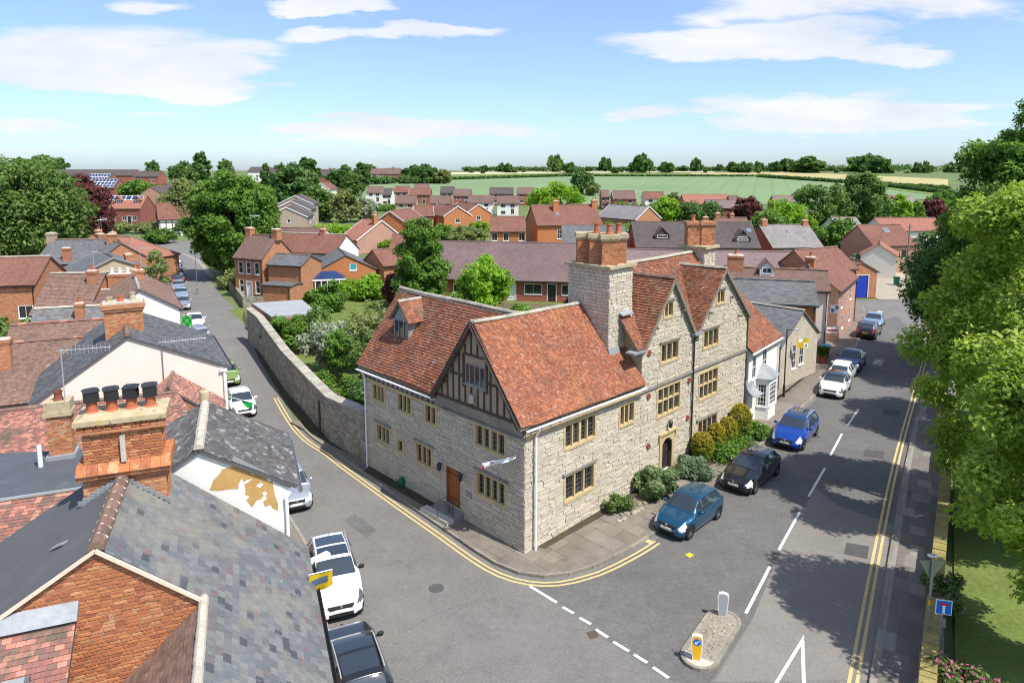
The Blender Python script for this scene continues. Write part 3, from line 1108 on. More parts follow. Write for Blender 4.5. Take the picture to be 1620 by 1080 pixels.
# one asphalt sheet carries both streets and the junction
road = sheet('road', [(-3, -20), (30, -20), (11.35, 19.81), (17.07, 28.85), (23.64, 38.93), (37.00, 58.73), (44, 69), (60, 78), (70, 80), (70, 84.3), (48, 84.3), (42, 84.3),
      (37.5, 80), (28.04, 55.74), (18.41, 43.13), (8.91, 31.50), (2, 26.4), (-0.2, 26.2), (-7.65, 34.27), (-13.72, 42.00), (-21.52, 56.71), (-29.82, 74.61), (-36.95, 86.11), (-45.56, 101.68), (-58.81, 128.58),
      (-58, 140), (-64, 152), (-100, 166), (-104, 150), (-84, 137), (-74, 131), (-62.4, 120), (-49.4, 96.8), (-40.5, 79), (-31.3, 63.5), (-23.6, 50.5), (-20.1, 45.2), (-15.9, 38.1), (-11.8, 31.9), (-8, 25.7), (-6.6, 21.7), (-2.5, 9.6)], 0.0, 'asphalt')
sheet('road_lane', [(0.86, 24.83), (2.77, 25.38), (6.02, 27.80), (9.27, 31.69), (14.81, 38.36), (18.70, 43.13), (28.31, 55.74), (37.74, 70.80), (42.80, 74.61), (37.24, 59.59), (23.49, 38.93), (17.23, 29.40), (15.83, 31.18), (15.43, 33.04), (11.43, 27.30), (8.64, 22.74), (6.14, 19.54), (5.01, 19.78), (3.26, 21.67)], 0.0025, 'asphalt_mid', road)
# the pale resurfaced strip of the right-hand lane and its darker patches
sheet('road_lane', [(11.43, 27.30), (15.43, 33.04), (15.68, 31.18), (17.46, 29.40), (11.35, 19.81), (6.39, 19.73), (8.64, 22.74)], 0.004, 'asphalt_pale', road)
for q in ([(14.52, 27.90), (15.35, 27.60), (14.77, 26.63), (13.98, 27.01)], [(20.42, 37.90), (21.41, 37.63), (20.82, 36.67), (19.85, 36.93)], [(25.21, 44.69), (26.07, 44.33), (25.39, 43.25), (24.54, 43.60)],
   [(-2.14, 29.12), (-1.39, 28.31), (-1.91, 27.70), (-2.62, 28.42)]):
 sheet('road_patch', q, 0.008, 'asphalt_dark', road)

KERB_L = smooth_line([(-29.6, 74.6), (-21.6, 57.5), (-13.79, 42.23), (-10.09, 37.28), (-7.65, 34.27), (-5.21, 31.37), (-3.13, 28.96), (-1.32, 26.82), (-0.26, 25.81), (0.75, 25.33), (1.75, 25.29), (2.80, 25.68), (3.90, 26.35), (6.04, 28.21), (8.91, 31.50), (14.30, 37.99), (18.41, 43.13),
      (28.04, 55.74), (37.65, 71.41), (41.5, 79.5)], 0.5)
KERB_R = smooth_line([(-2, -1.5), (11.35, 19.81), (17.07, 28.85), (23.64, 38.93), (37.00, 58.73), (43, 68)], 0.9)
MC = V((0.53, 26.82, 0))
MA = V((0.6986, 0.7155, 0))
MBb = V((-0.694, 0.72, 0))


def mpt(a, b, z=0.0):
 return MC + MA * a + MBb * b + V((0, 0, z))


# pavement round the manor house corner: raised base, kerb stones and slabs
def pavement_base(name, kerb, inner, mat, z=0.11):
 mb = MB()
 pts = [(*p, z) for p in kerb] + [(*p, z) for p in reversed(inner)]
 n = len(kerb)
 m = len(inner)
 for i in range(n - 1):
  j0 = int(round(i * (m - 1) / (n - 1)))
  j1 = int(round((i + 1) * (m - 1) / (n - 1)))
  q = [(*kerb[i], z), (*kerb[i + 1], z), (*inner[j1], z)]
  if j1 != j0:
   q.append((*inner[j0], z))
  mb.poly(q)
 return mb.build(name, mat, kind='structure')


i0 = min(range(len(KERB_L)), key=lambda i: (KERB_L[i][0] + 14) ** 2 + (KERB_L[i][1] - 42) ** 2)
kl = KERB_L[i0:]
inner = [tuple(mpt(0, 12.2 + k)[:2]) for k in (9, 6, 3)] + [tuple(mpt(0.1, b)[:2]) for b in np.linspace(12.2, 0.3, 16)] + [tuple(mpt(a, 0.1)[:2]) for a in np.linspace(0.3, 20, 20)] + \
 [(17.6, 47.8), (20.5, 52.0), (23.5, 56.2), (27.5, 61.5), (31.5, 67.5), (35, 74), (38.0, 79.8)]
pav_l = pavement_base('pavement', polyline_offset(kl, -0.12), inner, 'paving', 0.115)


def kerb_stones(parent, line, ln=0.92, w=0.14, z=0.125, mat='kerb_stone', side=0.0):
 acc = []
 cur = [line[0]]
 d = 0.0
 off = root_of(parent).location
 for i in range(1, len(line)):
  d += math.dist(line[i - 1], line[i])
  cur.append(line[i])
  if d >= ln:
   acc.append(cur)
   cur = [line[i]]
   d = 0.0
 for seg in acc:
  p, q = V((*seg[0], 0)), V((*seg[-1], 0))
  t = (q - p).normalized()
  s = V((-t.y, t.x, 0)) * w
  q = q - t * 0.02
  mb = MB()
  zz = z + random.uniform(-0.008, 0.008)
  mb.box8([p + V((0, 0, -0.05)), q + V((0, 0, -0.05)), q + s + V((0, 0, -0.05)), p + s + V((0, 0, -0.05)),
     p + V((0, 0, zz)), q + V((0, 0, zz)), q + s + V((0, 0, zz)), p + s + V((0, 0, zz))])
  mb.build('kerb_stone', mat, parent, uv=False)


kerb_stones(pav_l, kl)
# paving slabs by the corner and along the right-hand street
FRM = Frame((MC.x, MC.y), ua=(MA.x, MA.y), ub=(MBb.x, MBb.y))


def slab_run(parent, fr, a0, a1, b_lo, b_hi, la, lb, z, mat, inside, skip=0.0):
 a = a0
 while a < a1:
  da = la * random.uniform(0.85, 1.15)
  b = b_lo
  while b < b_hi - 0.1:
   db = lb * random.uniform(0.8, 1.3)
   b1 = min(b + db, b_hi)
   c = [fr(a, b, 0), fr(a + da - 0.02, b, 0), fr(a + da - 0.02, b1 - 0.02, 0), fr(a, b1 - 0.02, 0)]
   if all(inside(p) for p in c) and random.random() > skip:
    zz = z + random.uniform(0, 0.012)
    mb = MB()
    mb.box8([p + V((0, 0, z - 0.04)) for p in c] + [p + V((0, 0, zz)) for p in c], skip=(0,))
    mb.build('slab', mat, parent, uv=False)
   b = b1
  a += da


def right_of(line, p, m=0.0):
 """distance of p to the right of a polyline (positive = right)"""
 best = 1e9
 val = 0
 for i in range(len(line) - 1):
  a, b = V((*line[i], 0)), V((*line[i + 1], 0))
  t = b - a
  k = max(0, min(1, (p - a).dot(t) / t.length_squared))
  d = (p - a - t * k).length
  if d < best:
   best = d
   val = d if t.cross(p - a).z < 0 else -d
 return val


slab_run(pav_l, FRM, 0.3, 12.0, -2.6, -0.15, 0.85, 0.75, 0.119, 'paving', lambda p: right_of(kl, p) < -0.18)
slab_run(pav_l, FRM, -1.7, -0.2, -1.5, 5.0, 0.8, 0.9, 0.119, 'paving', lambda p: right_of(kl, p) < -0.18)
# right-hand pavement
kr = polyline_offset(KERB_R, 0.0)
pav_r = pavement_base('pavement', polyline_offset(KERB_R, 0.12), polyline_offset(KERB_R, 1.98), 'paving_grey', 0.115)
kerb_stones(pav_r, list(reversed(KERB_R)), 0.92)
RA = Frame((11.35, 19.81), 32.8)
slab_run(pav_r, RA, -2.0, 44.0, -1.85, -0.2, 0.95, 0.62, 0.119, 'paving_grey', lambda p: 0.15 < right_of(KERB_R, p) < 1.95)
# left-hand pavement in front of the old cottages
KERB_F = smooth_line([(-2.2, 9.6), (-6.32, 21.74), (-7.67, 25.68), (-11.5, 31.9), (-15.6, 38.1), (-19.8, 45.2), (-23.3, 50.5), (-31.0, 63.5), (-40.2, 79), (-49.1, 96.8), (-62, 120)], 0.9)
pav_f = pavement_base('pavement', KERB_F, polyline_offset(KERB_F, -1.1), 'paving', 0.115)
kerb_stones(pav_f, KERB_F[:34], 0.92)
# verge of weeds under the garden wall
wall_foot = [(-31.10, 78.09), (-24.50, 63.24), (-16.84, 49.04), (-11.01, 39.41), (-7.93, 35.28)]
sheet('verge', [(-31.10, 78.09), (-24.50, 63.24), (-16.84, 49.04), (-11.01, 39.41), (-7.93, 35.28), (-8.10, 34.81), (-11.80, 39.51), (-14.78, 44.33), (-21.52, 56.71), (-29.57, 73.62)], 0.02, 'dark_earth')

# painted lines (parts of the road)
for side in (0.28, 0.50):
 ln = [p for p in KERB_L if p[1] < 47.5 or p[0] > 0]
 ln = smooth_line([p for p in ln if not (p[0] > 0 and p[1] > 28.25)], 0.4)
 ribbon('yellow_line', ln, 0.10, 0.010, 'yellow_line', road, side=side)
 ribbon('yellow_line', KERB_R, 0.11, 0.010, 'yellow_line', road, side=-side - 0.05)
e_ = [(6.00, 28.53), (6.12, 27.90)]
sheet('yellow_line', [(5.73, 28.00), (5.86, 28.26), (6.14, 28.00), (6.01, 27.75)], 0.013, 'yellow_line', road)
centre = [(8.53, 23.10), (10.52, 26.08), (11.35, 27.30), (13.60, 30.57), (14.70, 32.15), (17.00, 35.43), (18.07, 37.10), (20.25, 40.31), (21.26, 41.68), (23.46, 44.69)]
for k in range(0, 10, 2):
 ribbon('lane_dash', [centre[k], centre[k + 1]], 0.12, 0.012, 'white_line', road)
gw = [(0.69, 24.75), (1.68, 23.73), (1.87, 23.47), (2.26, 23.10), (2.44, 22.85), (2.81, 22.50), (2.94, 22.23), (3.32, 21.80), (3.47, 21.58), (3.93, 21.11), (4.07, 20.96), (4.44, 20.57), (4.58, 20.37), (4.99, 19.89)]
for k in range(0, 14, 2):
 ribbon('give_way_dash', [gw[k], gw[k + 1]], 0.13, 0.012, 'white_line', road)
# give-way triangle
tri = [V((*q, 0)) for q in ((10.17, 21.96), (7.82, 19.15), (8.93, 18.85))]
cen = (tri[0] + tri[1] + tri[2]) / 3
mbt = MB()
for i in range(3):
 p, q = tri[i], tri[(i + 1) % 3]
 f = 0.70
 mbt.poly([(p.x, p.y, 0.013), (q.x, q.y, 0.013), (*(cen + (q - cen) * f)[:2], 0.013), (*(cen + (p - cen) * f)[:2], 0.013)])
mbt.build('give_way_triangle', 'white_line', road)
sheet('parking_mark', [(18.66, 41.68), (19.87, 43.25), (19.76, 43.37), (18.59, 41.78)], 0.012, 'white_line', road)
sheet('parking_mark', [(19.13, 43.37), (19.95, 43.25), (19.76, 42.90), (18.99, 43.02)], 0.013, 'white_line', road)
sheet('yellow_mark', [(7.28, 26.96), (7.51, 27.11), (7.64, 26.91), (7.41, 26.72)], 0.012, 'yellow_paint', road)
for q in ([(2.59, 22.06), (2.93, 22.20), (3.03, 21.87), (2.70, 21.71)],):
 sheet('drain_cover', q, 0.012, 'drain_iron', road)
for k in range(5):          # worn lettering beyond the parked cars
 a = V((*(30.33, 55.37), 0)) + V((0.55, 0.83, 0)) * (k * 0.42)
 ribbon('worn_mark', [(a.x, a.y), (a.x + 0.55 * 0.16, a.y + 0.83 * 0.16)], 0.7, 0.012, 'white_line', road)
for (x0, y0) in ((39.35, 72.97), (36.47, 68.47), (41.41, 75.96)):
 ribbon('lane_dash', [(x0, y0), (x0 + 0.9, y0 + 1.3)], 0.5, 0.012, 'white_line', road)

# tar seams, patched trenches and covers in the asphalt
for ln_ in ([(-6.60, 28.58), (-5.67, 27.40), (-4.75, 26.44), (-3.61, 25.68)], [(-3.76, 22.06), (-2.54, 23.17), (-1.19, 23.84), (0.72, 24.31)], [(-21.70, 58.73), (-14.83, 45.58), (-9.68, 37.10), (-5.18, 31.18)], [(9.03, 27.80), (11.57, 31.18), (14.76, 35.43)],
   [(12.29, 30.27), (14.03, 29.86), (15.06, 28.96)], [(-3.06, 20.23), (-1.53, 21.74), (-0.45, 22.40)], [(-32.27, 74.61), (-21.60, 54.81), (-15.31, 43.13)], [(1.96, 21.74), (3.51, 23.47), (5.89, 25.90), (8.70, 28.58)]):
 ribbon('tar_seam', smooth_line([(p[0] + random.uniform(-.1, .1), p[1] + random.uniform(-.1, .1)) for p in smooth_line(ln_, 1.2)], 0.3), 0.018, 0.005, 'asphalt_mid', road)
for q in ([(-7.44, 30.45), (-6.08, 28.96), (-6.40, 28.31), (-7.72, 29.74)], [(8.13, 25.68), (9.63, 27.55), (9.92, 27.20), (8.47, 25.38)], [(4.83, 25.68), (6.24, 26.82), (6.49, 26.26), (5.18, 25.12)]):
 sheet('road_patch', q, 0.0045, 'asphalt_mid', road)
for (x, y) in ((-2.93, 24.63), (18.44, 39.90), (-14.39, 45.58)):
 MB().lathe((x, y, -0.02), [(.3, 0), (.3, .026), (.26, .028)], 18).build('manhole_cover', 'asphalt_dark', road)

ribbon('footpath_edge', smooth_line([(-68.55, 134.66), (-63.57, 131.55), (-56.59, 122.14), (-50.07, 110.99), (-44.99, 101.68)], 2.0), 0.7, 0.012, 'kerb_stone', road)
# lane at the end of the street, yards and gardens
sheet('lane', [(46, 84.4), (50, 84.4), (58, 100), (67, 115), (74, 128), (70, 128), (62, 115), (52, 100), (47, 92)], 0.012, 'gravel')
sheet('yard', [(-33, 78), (-26, 83), (-12, 96), (2, 92), (12, 80), (10, 60), (-8, 46), (-12, 47)], 0.004, 'lawn')
sheet('yard', [(8.5, 42), (16.5, 45), (24, 58), (34, 76), (40, 80), (40, 92), (10, 92), (5, 60)], 0.006, 'earth')
sheet('yard', [(-12, 10), (-8.5, 26), (-17, 39), (-32, 57), (-60, 104), (-120, 140), (-120, 20), (-40, 5)], 0.006, 'earth')
lawn = sheet('lawn', [V((*p, 0))[:2] for p in polyline_offset(KERB_R, 2.3)] + [(110, 100), (110, -20), (10, -20)], 0.03, 'lawn')


# ------------------------------------------------------------------ fields on the hill
def field(name, near, far, mat, dz, rows=14):
 """near and far: same number of (x, y) points, left to right"""
 mb = MB()
 n = len(near)
 for j in range(rows + 1):
  t = j / rows
  for i in range(n):
   x = near[i][0] * (1 - t) + far[i][0] * t
   y = near[i][1] * (1 - t) + far[i][1] * t
   mb.v.append((x, y, terr(x, y) + dz))
 for j in range(rows):
  for i in range(n - 1):
   mb.f.append((j * n + i, j * n + i + 1, (j + 1) * n + i + 1, (j + 1) * n + i))
   mb.t.append(0)
 return mb.build(name, mat, kind='structure')


field('field', [(-86.11, 301.96), (-23.94, 288.99), (23.01, 277.68), (101.70, 283.28), (190.57, 309.28)], [(-107.45, 377.61), (-39.88, 483.65), (43.69, 530.16), (185.59, 519.68), (232.63, 367.20)], 'wheat_green', 0.15)
field('field', [(-43.77, 487.53), (44.04, 534.41), (141.42, 551.75)], [(-49.50, 551.75), (47.86, 581.14), (150.09, 585.80)], 'grass_green', 0.2, 6)
field('field', [(-49.69, 553.96), (48.05, 583.47), (173.59, 592.86)], [(-53.59, 597.61), (50.20, 609.66), (179.90, 614.55)], 'pale_field', 0.25, 6)
field('field', [(136.89, 530.16), (206.10, 511.45), (239.16, 377.61)], [(151.16, 585.80), (245.41, 609.66), (305.74, 483.65)], 'ripe_field', 0.2, 10)
field('field', [(206.23, 377.61), (204.96, 348.63), (206.46, 323.17)], [(217.98, 399.31), (221.83, 377.61), (222.57, 348.63)], 'grass_green', 0.3, 4)

# ------------------------------------------------------------------ windows, doors, chimneys
def wbox(mb, W, u0, u1, z0, z1, d0, d1, t=0.0):
 """axis-aligned box on a wall; d1 is the outer face"""
 return mb.box8([W(u0, z0, d1), W(u1, z0, d1), W(u1, z0, d0), W(u0, z0, d0),
     W(u0, z1, d1), W(u1, z1, d1), W(u1, z1, d0), W(u0, z1, d0)], t)


def frame4(mb, W, u0, u1, z0, z1, w, d0, d1):
 wbox(mb, W, u0 - w, u0, z0 - w, z1 + w, d0, d1)
 wbox(mb, W, u1, u1 + w, z0 - w, z1 + w, d0, d1)
 wbox(mb, W, u0, u1, z1, z1 + w, d0, d1 - 0.002)
 wbox(mb, W, u0, u1, z0 - w, z0, d0, d1 + 0.012)


def stone_window(W, parent, u0, u1, z0, z1, lights=3, transom=False, hood=True, king=False, lead=True):
 fw = 0.13
 mb = MB()
 frame4(mb, W, u0, u1, z0, z1, fw, -0.24, 0.035)
 win = mb.build('window', 'ochre_stone', parent)
 if hood:
  mb = MB()
  wbox(mb, W, u0 - fw - 0.08, u1 + fw + 0.08, z1 + fw, z1 + fw + 0.085, -0.03, 0.11)
  mb.build('hood_mould', 'grey_stone', win)
 lw = (u1 - u0) / lights
 zt = z0 + (z1 - z0) * 0.52
 for i in range(1, lights):
  mb = MB()
  k = 0.075 if (king and i == lights // 2) else 0.042
  u = u0 + lw * i
  wbox(mb, W, u - k, u + k, z0, z1, -0.18, 0.0)
  mb.build('mullion', 'ochre_stone', win)
 if transom:
  mb = MB()
  wbox(mb, W, u0, u1, zt - 0.04, zt + 0.04, -0.18, -0.004)
  mb.build('transom', 'ochre_stone', win)
 mbl = MB()
 for i in range(lights):
  a, b = u0 + lw * i, u0 + lw * (i + 1)
  rows = [(z0, zt), (zt, z1)] if transom else [(z0, z1)]
  for (p, q) in rows:
   mb = MB()
   k = random.uniform(-0.006, 0.006)
   mb.poly([W(a, p, -0.13 + k), W(b, p, -0.13 - k), W(b, q, -0.13 - k), W(a, q, -0.13 + k)])
   mb.build('pane', random.choice(['glass', 'window_glass', 'glass']), win)
  if lead:
   n = max(2, int((z1 - z0) / 0.2))
   for j in range(1, n):
    z = z0 + (z1 - z0) * j / n
    wbox(mbl, W, a, b, z - 0.008, z + 0.008, -0.125, -0.112)
   wbox(mbl, W, (a + b) / 2 - 0.008, (a + b) / 2 + 0.008, z0, z1, -0.125, -0.11)
 if lead:
  mbl.build('leading', 'grey_metal', win)
 return (u0 - fw + 0.02, u1 + fw - 0.02, z0 - fw + 0.02, z1 + fw - 0.02)


def sash(W, parent, u0, u1, z0, z1, cols=2, rows=2, frame='white_paint', glass='window_glass', fw=0.07, sill='white_paint', recess=0.07, lintel=None, head=None, bar=0.03):
 mb = MB()
 frame4(mb, W, u0 + fw, u1 - fw, z0 + fw, z1 - fw, fw, -recess - 0.06, -recess + 0.04 if recess > 0.03 else 0.02)
 d = -recess
 for i in range(1, cols):
  u = u0 + (u1 - u0) * i / cols
  wbox(mb, W, u - bar / 2, u + bar / 2, z0 + fw, z1 - fw, d - 0.03, d + 0.02)
 for j in range(1, rows):
  z = z0 + (z1 - z0) * j / rows
  wbox(mb, W, u0 + fw, u1 - fw, z - bar / 2, z + bar / 2, d - 0.03, d + 0.017)
 # reveal
 for (a, b) in (((u0, z0), (u0, z1)), ((u1, z1), (u1, z0)), ((u0, z1), (u1, z1))):
  mb.poly([W(a[0], a[1], 0.0), W(b[0], b[1], 0.0), W(b[0], b[1], d - 0.06), W(a[0], a[1], d - 0.06)])
 win = mb.build('window', frame, parent)
 if sill:
  mb = MB()
  wbox(mb, W, u0 - 0.06, u1 + 0.06, z0 - 0.07, z0 + 0.002, d - 0.06, 0.06)
  mb.build('sill', sill, win)
 if lintel:
  mb = MB()
  wbox(mb, W, u0 - 0.1, u1 + 0.1, z1, z1 + 0.2, -0.02, 0.02)
  mb.build('lintel', lintel, win)
 mb = MB()
 mb.poly([W(u0 + 0.02, z0 + 0.02, d - 0.015), W(u1 - 0.02, z0 + 0.02, d - 0.015), W(u1 - 0.02, z1 - 0.02, d - 0.015), W(u0 + 0.02, z1 - 0.02, d - 0.015)])
 mb.build('pane', glass, win)
 return (u0, u1, z0, z1)


def plank_door(W, parent, u0, u1, z0, z1, mat='oak_door', planks=5, frame=None, recess=0.12, glaze=False):
 mb = MB()
 n = planks
 for i in range(n):
  a = u0 + (u1 - u0) * i / n
  b = u0 + (u1 - u0) * (i + 1) / n - 0.008
  wbox(mb, W, a, b, z0, z1, -recess - 0.05, -recess + random.uniform(0, 0.006))
 mb.poly([W(u0, z0, -recess - 0.03), W(u1, z0, -recess - 0.03), W(u1, z1, -recess - 0.03), W(u0, z1, -recess - 0.03)])
 for (a, b) in (((u0, z0), (u0, z1)), ((u1, z1), (u1, z0)), ((u0, z1), (u1, z1))):
  mb.poly([W(a[0], a[1], 0.0), W(b[0], b[1], 0.0), W(b[0], b[1], -recess - 0.05), W(a[0], a[1], -recess - 0.05)])
 door = mb.build('door', mat, parent)
 mb = MB()
 u = u1 - 0.12
 zc = z0 + (z1 - z0) * 0.48
 mb.tube([W(u, zc, -recess), W(u, zc, -recess + 0.05)], 0.03, 8)
 for z in (z0 + 0.3, z1 - 0.3):
  wbox(mb, W, u0, u0 + (u1 - u0) * 0.7, z - 0.02, z + 0.02, -recess, -recess + 0.014)
 mb.build('handle', 'black_metal', door)
 if frame:
  mb = MB()
  k = 0.09
  wbox(mb, W, u0 - k, u0, z0, z1 + k, -recess, 0.02)
  wbox(mb, W, u1, u1 + k, z0, z1 + k, -recess, 0.02)
  wbox(mb, W, u0, u1, z1, z1 + k, -recess, 0.018)
  mb.build('door_frame', frame, door)
 return (u0, u1, z0, z1)


def brick_faces(pieces, fr, a0, a1, b0, b1, z0, z1, ch=0.075, lmin=0.2, lmax=0.24, sides=(0, 1, 2, 3), **kw):
 c = [fr(a0, b0, 0), fr(a1, b0, 0), fr(a1, b1, 0), fr(a0, b1, 0)]
 for k in sides:
  p, q = c[k], c[(k + 1) % 4]
  W = Wall(p, q)
  if (CAM - (p + q) / 2).dot(W.n) < 0:
   continue
  pieces.course(W, [(0, z0), (W.len, z0), (W.len, z1), (0, z1)], (), ch, lmin, lmax, **kw)


def pot(parent, p, h=0.5, r=0.13, mat='terracotta', cowl=False):
 mb = MB()
 mb.lathe(p, [(r * 1.15, 0), (r * 1.15, 0.05), (r * 0.95, 0.08), (r * 0.85, h - 0.08), (r * 1.05, h - 0.06), (r * 1.05, h), (r * 0.8, h), (r * 0.75, h - 0.12)], 14)
 o = mb.build('chimney_pot', mat, parent, smooth=False)
 if cowl:
  mb = MB()
  z = p[2] + h
  w = r * 1.08
  fr = Frame((p[0], p[1]), random.uniform(-40, -8))
  for sx in (-1, 1):
   mb.box(fr, sx * w - 0.015, sx * w + 0.015, -w, w, z - 0.08, z + 0.19)
  mb.box(fr, -w, w, -w - 0.012, -w + 0.012, z - 0.08, z + 0.08)
  mb.box(fr, -w, w, w - 0.012, w + 0.012, z - 0.08, z + 0.16)
  mb.box8([fr(-w - .04, -w - .04, z + 0.19), fr(w + .04, -w - .04, z + 0.19), fr(w + .04, w + .04, z + 0.19), fr(-w - .04, w + .04, z + 0.19),
     fr(-w * .7, -w * .7, z + 0.24), fr(w * .7, -w * .7, z + 0.24), fr(w * .7, w * .7, z + 0.24), fr(-w * .7, w * .7, z + 0.24)])
  mb.build('cowl', 'black_metal', o)
 return o


def chimney(parent, c, z0, z1, w, d, ang, mat='brick_far', cap='brick_far', pots=2, pot_h=0.45, corbel=0.06, flaunch='mortar_pale', name='chimney', potmat='terracotta', cowl=False):
 """c: (x, y); w along heading ang, d across"""
 fr = Frame(c, ang)
 mb = MB()
 mb.box(fr, -w / 2, w / 2, -d / 2, d / 2, z0, z1 - 0.3)
 mb.box(fr, -w / 2 - corbel * .5, w / 2 + corbel * .5, -d / 2 - corbel * .5, d / 2 + corbel * .5, z1 - 0.3, z1 - 0.2)
 ch = mb.build(name, mat, parent)
 mb = MB()
 mb.box(fr, -w / 2 - corbel, w / 2 + corbel, -d / 2 - corbel, d / 2 + corbel, z1 - 0.2, z1)
 mb.build('chimney_cap', cap, ch)
 if flaunch:
  mb = MB()
  mb.box8([fr(-w / 2, -d / 2, z1), fr(w / 2, -d / 2, z1), fr(w / 2, d / 2, z1), fr(-w / 2, d / 2, z1),
     fr(-w / 2 + .12, -d / 2 + .12, z1 + .09), fr(w / 2 - .12, -d / 2 + .12, z1 + .09), fr(w / 2 - .12, d / 2 - .12, z1 + .09), fr(-w / 2 + .12, d / 2 - .12, z1 + .09)])
  mb.build('flaunching', flaunch, ch)
 for i in range(pots):
  a = (-w / 2 + w * (i + 0.5) / pots) if w >= d else 0
  b = 0 if w >= d else (-d / 2 + d * (i + 0.5) / pots)
  pot(ch, fr(a, b, z1 + 0.05), pot_h * random.uniform(0.85, 1.1), min(0.14, min(w, d) * 0.3), potmat, cowl)
 return ch


def pipe(parent, pts, r=0.045, mat='white_plastic', name='downpipe'):
 mb = MB()
 mb.tube(pts, r, 8)
 return mb.build(name, mat, parent, smooth=False)


def gutter(parent, p, q, mat='white_plastic', r=0.06):
 mb = MB()
 p, q = V(p), V(q)
 d = (q - p).normalized()
 s = V((d.y, -d.x, 0))
 prof = [(-1, 0.35), (-0.8, -0.5), (0, -0.9), (0.8, -0.5), (1, 0.35), (0.75, 0.35), (0, -0.5), (-0.75, 0.35)]
 A = [p + s * (x * r) + V((0, 0, z * r)) for x, z in prof]
 B = [q + s * (x * r) + V((0, 0, z * r)) for x, z in prof]
 for i in range(len(prof)):
  j = (i + 1) % len(prof)
  mb.poly([A[i], A[j], B[j], B[i]])
 mb.poly(list(reversed(A)))
 mb.poly(B)
 return mb.build('gutter', mat, parent)


def aerial(parent, p, h=1.6, ang=70, n=12, ln=1.3, mat='pale_metal'):
 """a television aerial on its mast"""
 p = V(p)
 mb = MB()
 mb.tube([p, p + V((0, 0, h))], 0.02, 6)
 r = math.radians(ang)
 d = V((math.sin(r), math.cos(r), 0.03))
 s = V((math.cos(r), -math.sin(r), 0))
 c = p + V((0, 0, h - 0.05))
 mb.tube([c - d * 0.15, c + d * ln], 0.014, 5)
 for i in range(n):
  q = c + d * (ln * (i + 0.5) / n)
  mb.bar(q - V((0, 0, 0.16)), q + V((0, 0, 0.16)), 0.012, 0.012)
  mb.bar(q - s * 0.1, q + s * 0.1, 0.01, 0.01)
 return mb.build('aerial', mat, parent)

# ------------------------------------------------------------------ the stone manor house on the corner
manor = thing('manor_house', 'large pale stone house with red tiled roofs and mullioned windows on the street corner', 'house', mpt(8, 4))
WA = Wall(mpt(0, 0), mpt(20, 0))
WB = Wall(mpt(0, 12.2), mpt(0, 0))
KB = 12.2
holesA, holesB = [], []
# street A windows
holesA.append(stone_window(WA, manor, 2.55, 4.65, 3.95, 4.95, 4, king=True, hood=False))
holesA.append(stone_window(WA, manor, 6.65, 7.75, 3.85, 4.8, 3, hood=False))
holesA.append(stone_window(WA, manor, 2.6, 4.6, 1.5, 2.6, 3))
holesA.append(stone_window(WA, manor, 9.95, 12.05, 3.45, 4.85, 4, transom=True, hood=False))
holesA.append(stone_window(WA, manor, 14.2, 16.2, 3.3, 4.75, 4, transom=True, hood=False))
holesA.append(stone_window(WA, manor, 10.15, 11.75, 6.25, 7.15, 3))
holesA.append(stone_window(WA, manor, 14.5, 16.1, 6.2, 7.1, 3))
holesA.append(stone_window(WA, manor, 10.35, 11.1, 8.6, 9.3, 2))
holesA.append(stone_window(WA, manor, 15.85, 16.65, 8.55, 9.2, 2))
holesA.append(stone_window(WA, manor, 14.2, 16.3, 0.95, 1.95, 4))
# street B windows (u counts from the far left corner)
for (b1, b0, z0, z1, n, kg, hd) in ((11.3, 10.3, 4.1, 4.88, 3, False, False), (9.0, 7.95, 4.1, 4.9, 3, False, False), (6.72, 5.95, 4.1, 4.9, 2, False, False), (3.05, 1.2, 4.05, 4.92, 4, True, False),
         (11.0, 9.9, 1.95, 2.75, 3, False, True), (9.1, 8.72, 1.9, 2.45, 1, False, False), (7.5, 6.35, 1.85, 2.75, 3, False, True), (2.95, 1.2, 1.8, 2.75, 4, False, True)):
 holesB.append(stone_window(WB, manor, KB - b1, KB - b0, z0, z1, n, hood=hd, king=kg))
holesB.append(plank_door(WB, manor, KB - 5.2, KB - 4.2, 0.5, 2.3, 'oak_door', 5))
# street A doorway with its four-centred arch
ua, ub = 10.45, 11.4
dA = plank_door(WA, manor, ua, ub, 0.25, 2.05, 'black_door', 4, recess=0.2)
holesA.append((ua - 0.22, ub + 0.22, 0.0, 2.3))
mb = MB()
for (a, b) in ((ua - 0.24, ua), (ub, ub + 0.24)):
 wbox(mb, WA, a, b, 0.0, 2.32, -0.25, 0.05)
for k in range(8):          # arch head in voussoirs
 a0, a1 = ua + (ub - ua) * k / 8, ua + (ub - ua) * (k + 1) / 8
 f = lambda u: 1.78 + 0.27 * (1 - abs((u - (ua + ub) / 2) / ((ub - ua) / 2)) ** 2.2)
 mb.box8([WA(a0, f(a0), .048), WA(a1, f(a1), .048), WA(a1, f(a1), -.25), WA(a0, f(a0), -.25), WA(a0, 2.32, .048), WA(a1, 2.32, .048), WA(a1, 2.32, -.25), WA(a0, 2.32, -.25)])
surround = mb.build('door_surround', 'ochre_stone', manor)
mb = MB()
wbox(mb, WA, ua - 0.36, ub + 0.36, 2.322, 2.44, -0.05, 0.14)
wbox(mb, WA, ua - 0.36, ua - 0.26, 2.05, 2.32, -0.05, 0.12)
wbox(mb, WA, ub + 0.26, ub + 0.36, 2.05, 2.32, -0.05, 0.12)
mb.build('hood_mould', 'ochre_stone', surround)
mb = MB()
wbox(mb, WA, ua - 0.15, ub + 0.15, 0.115, 0.25, -0.2, 0.42)
mb.build('doorstep', 'stone_slab', manor)

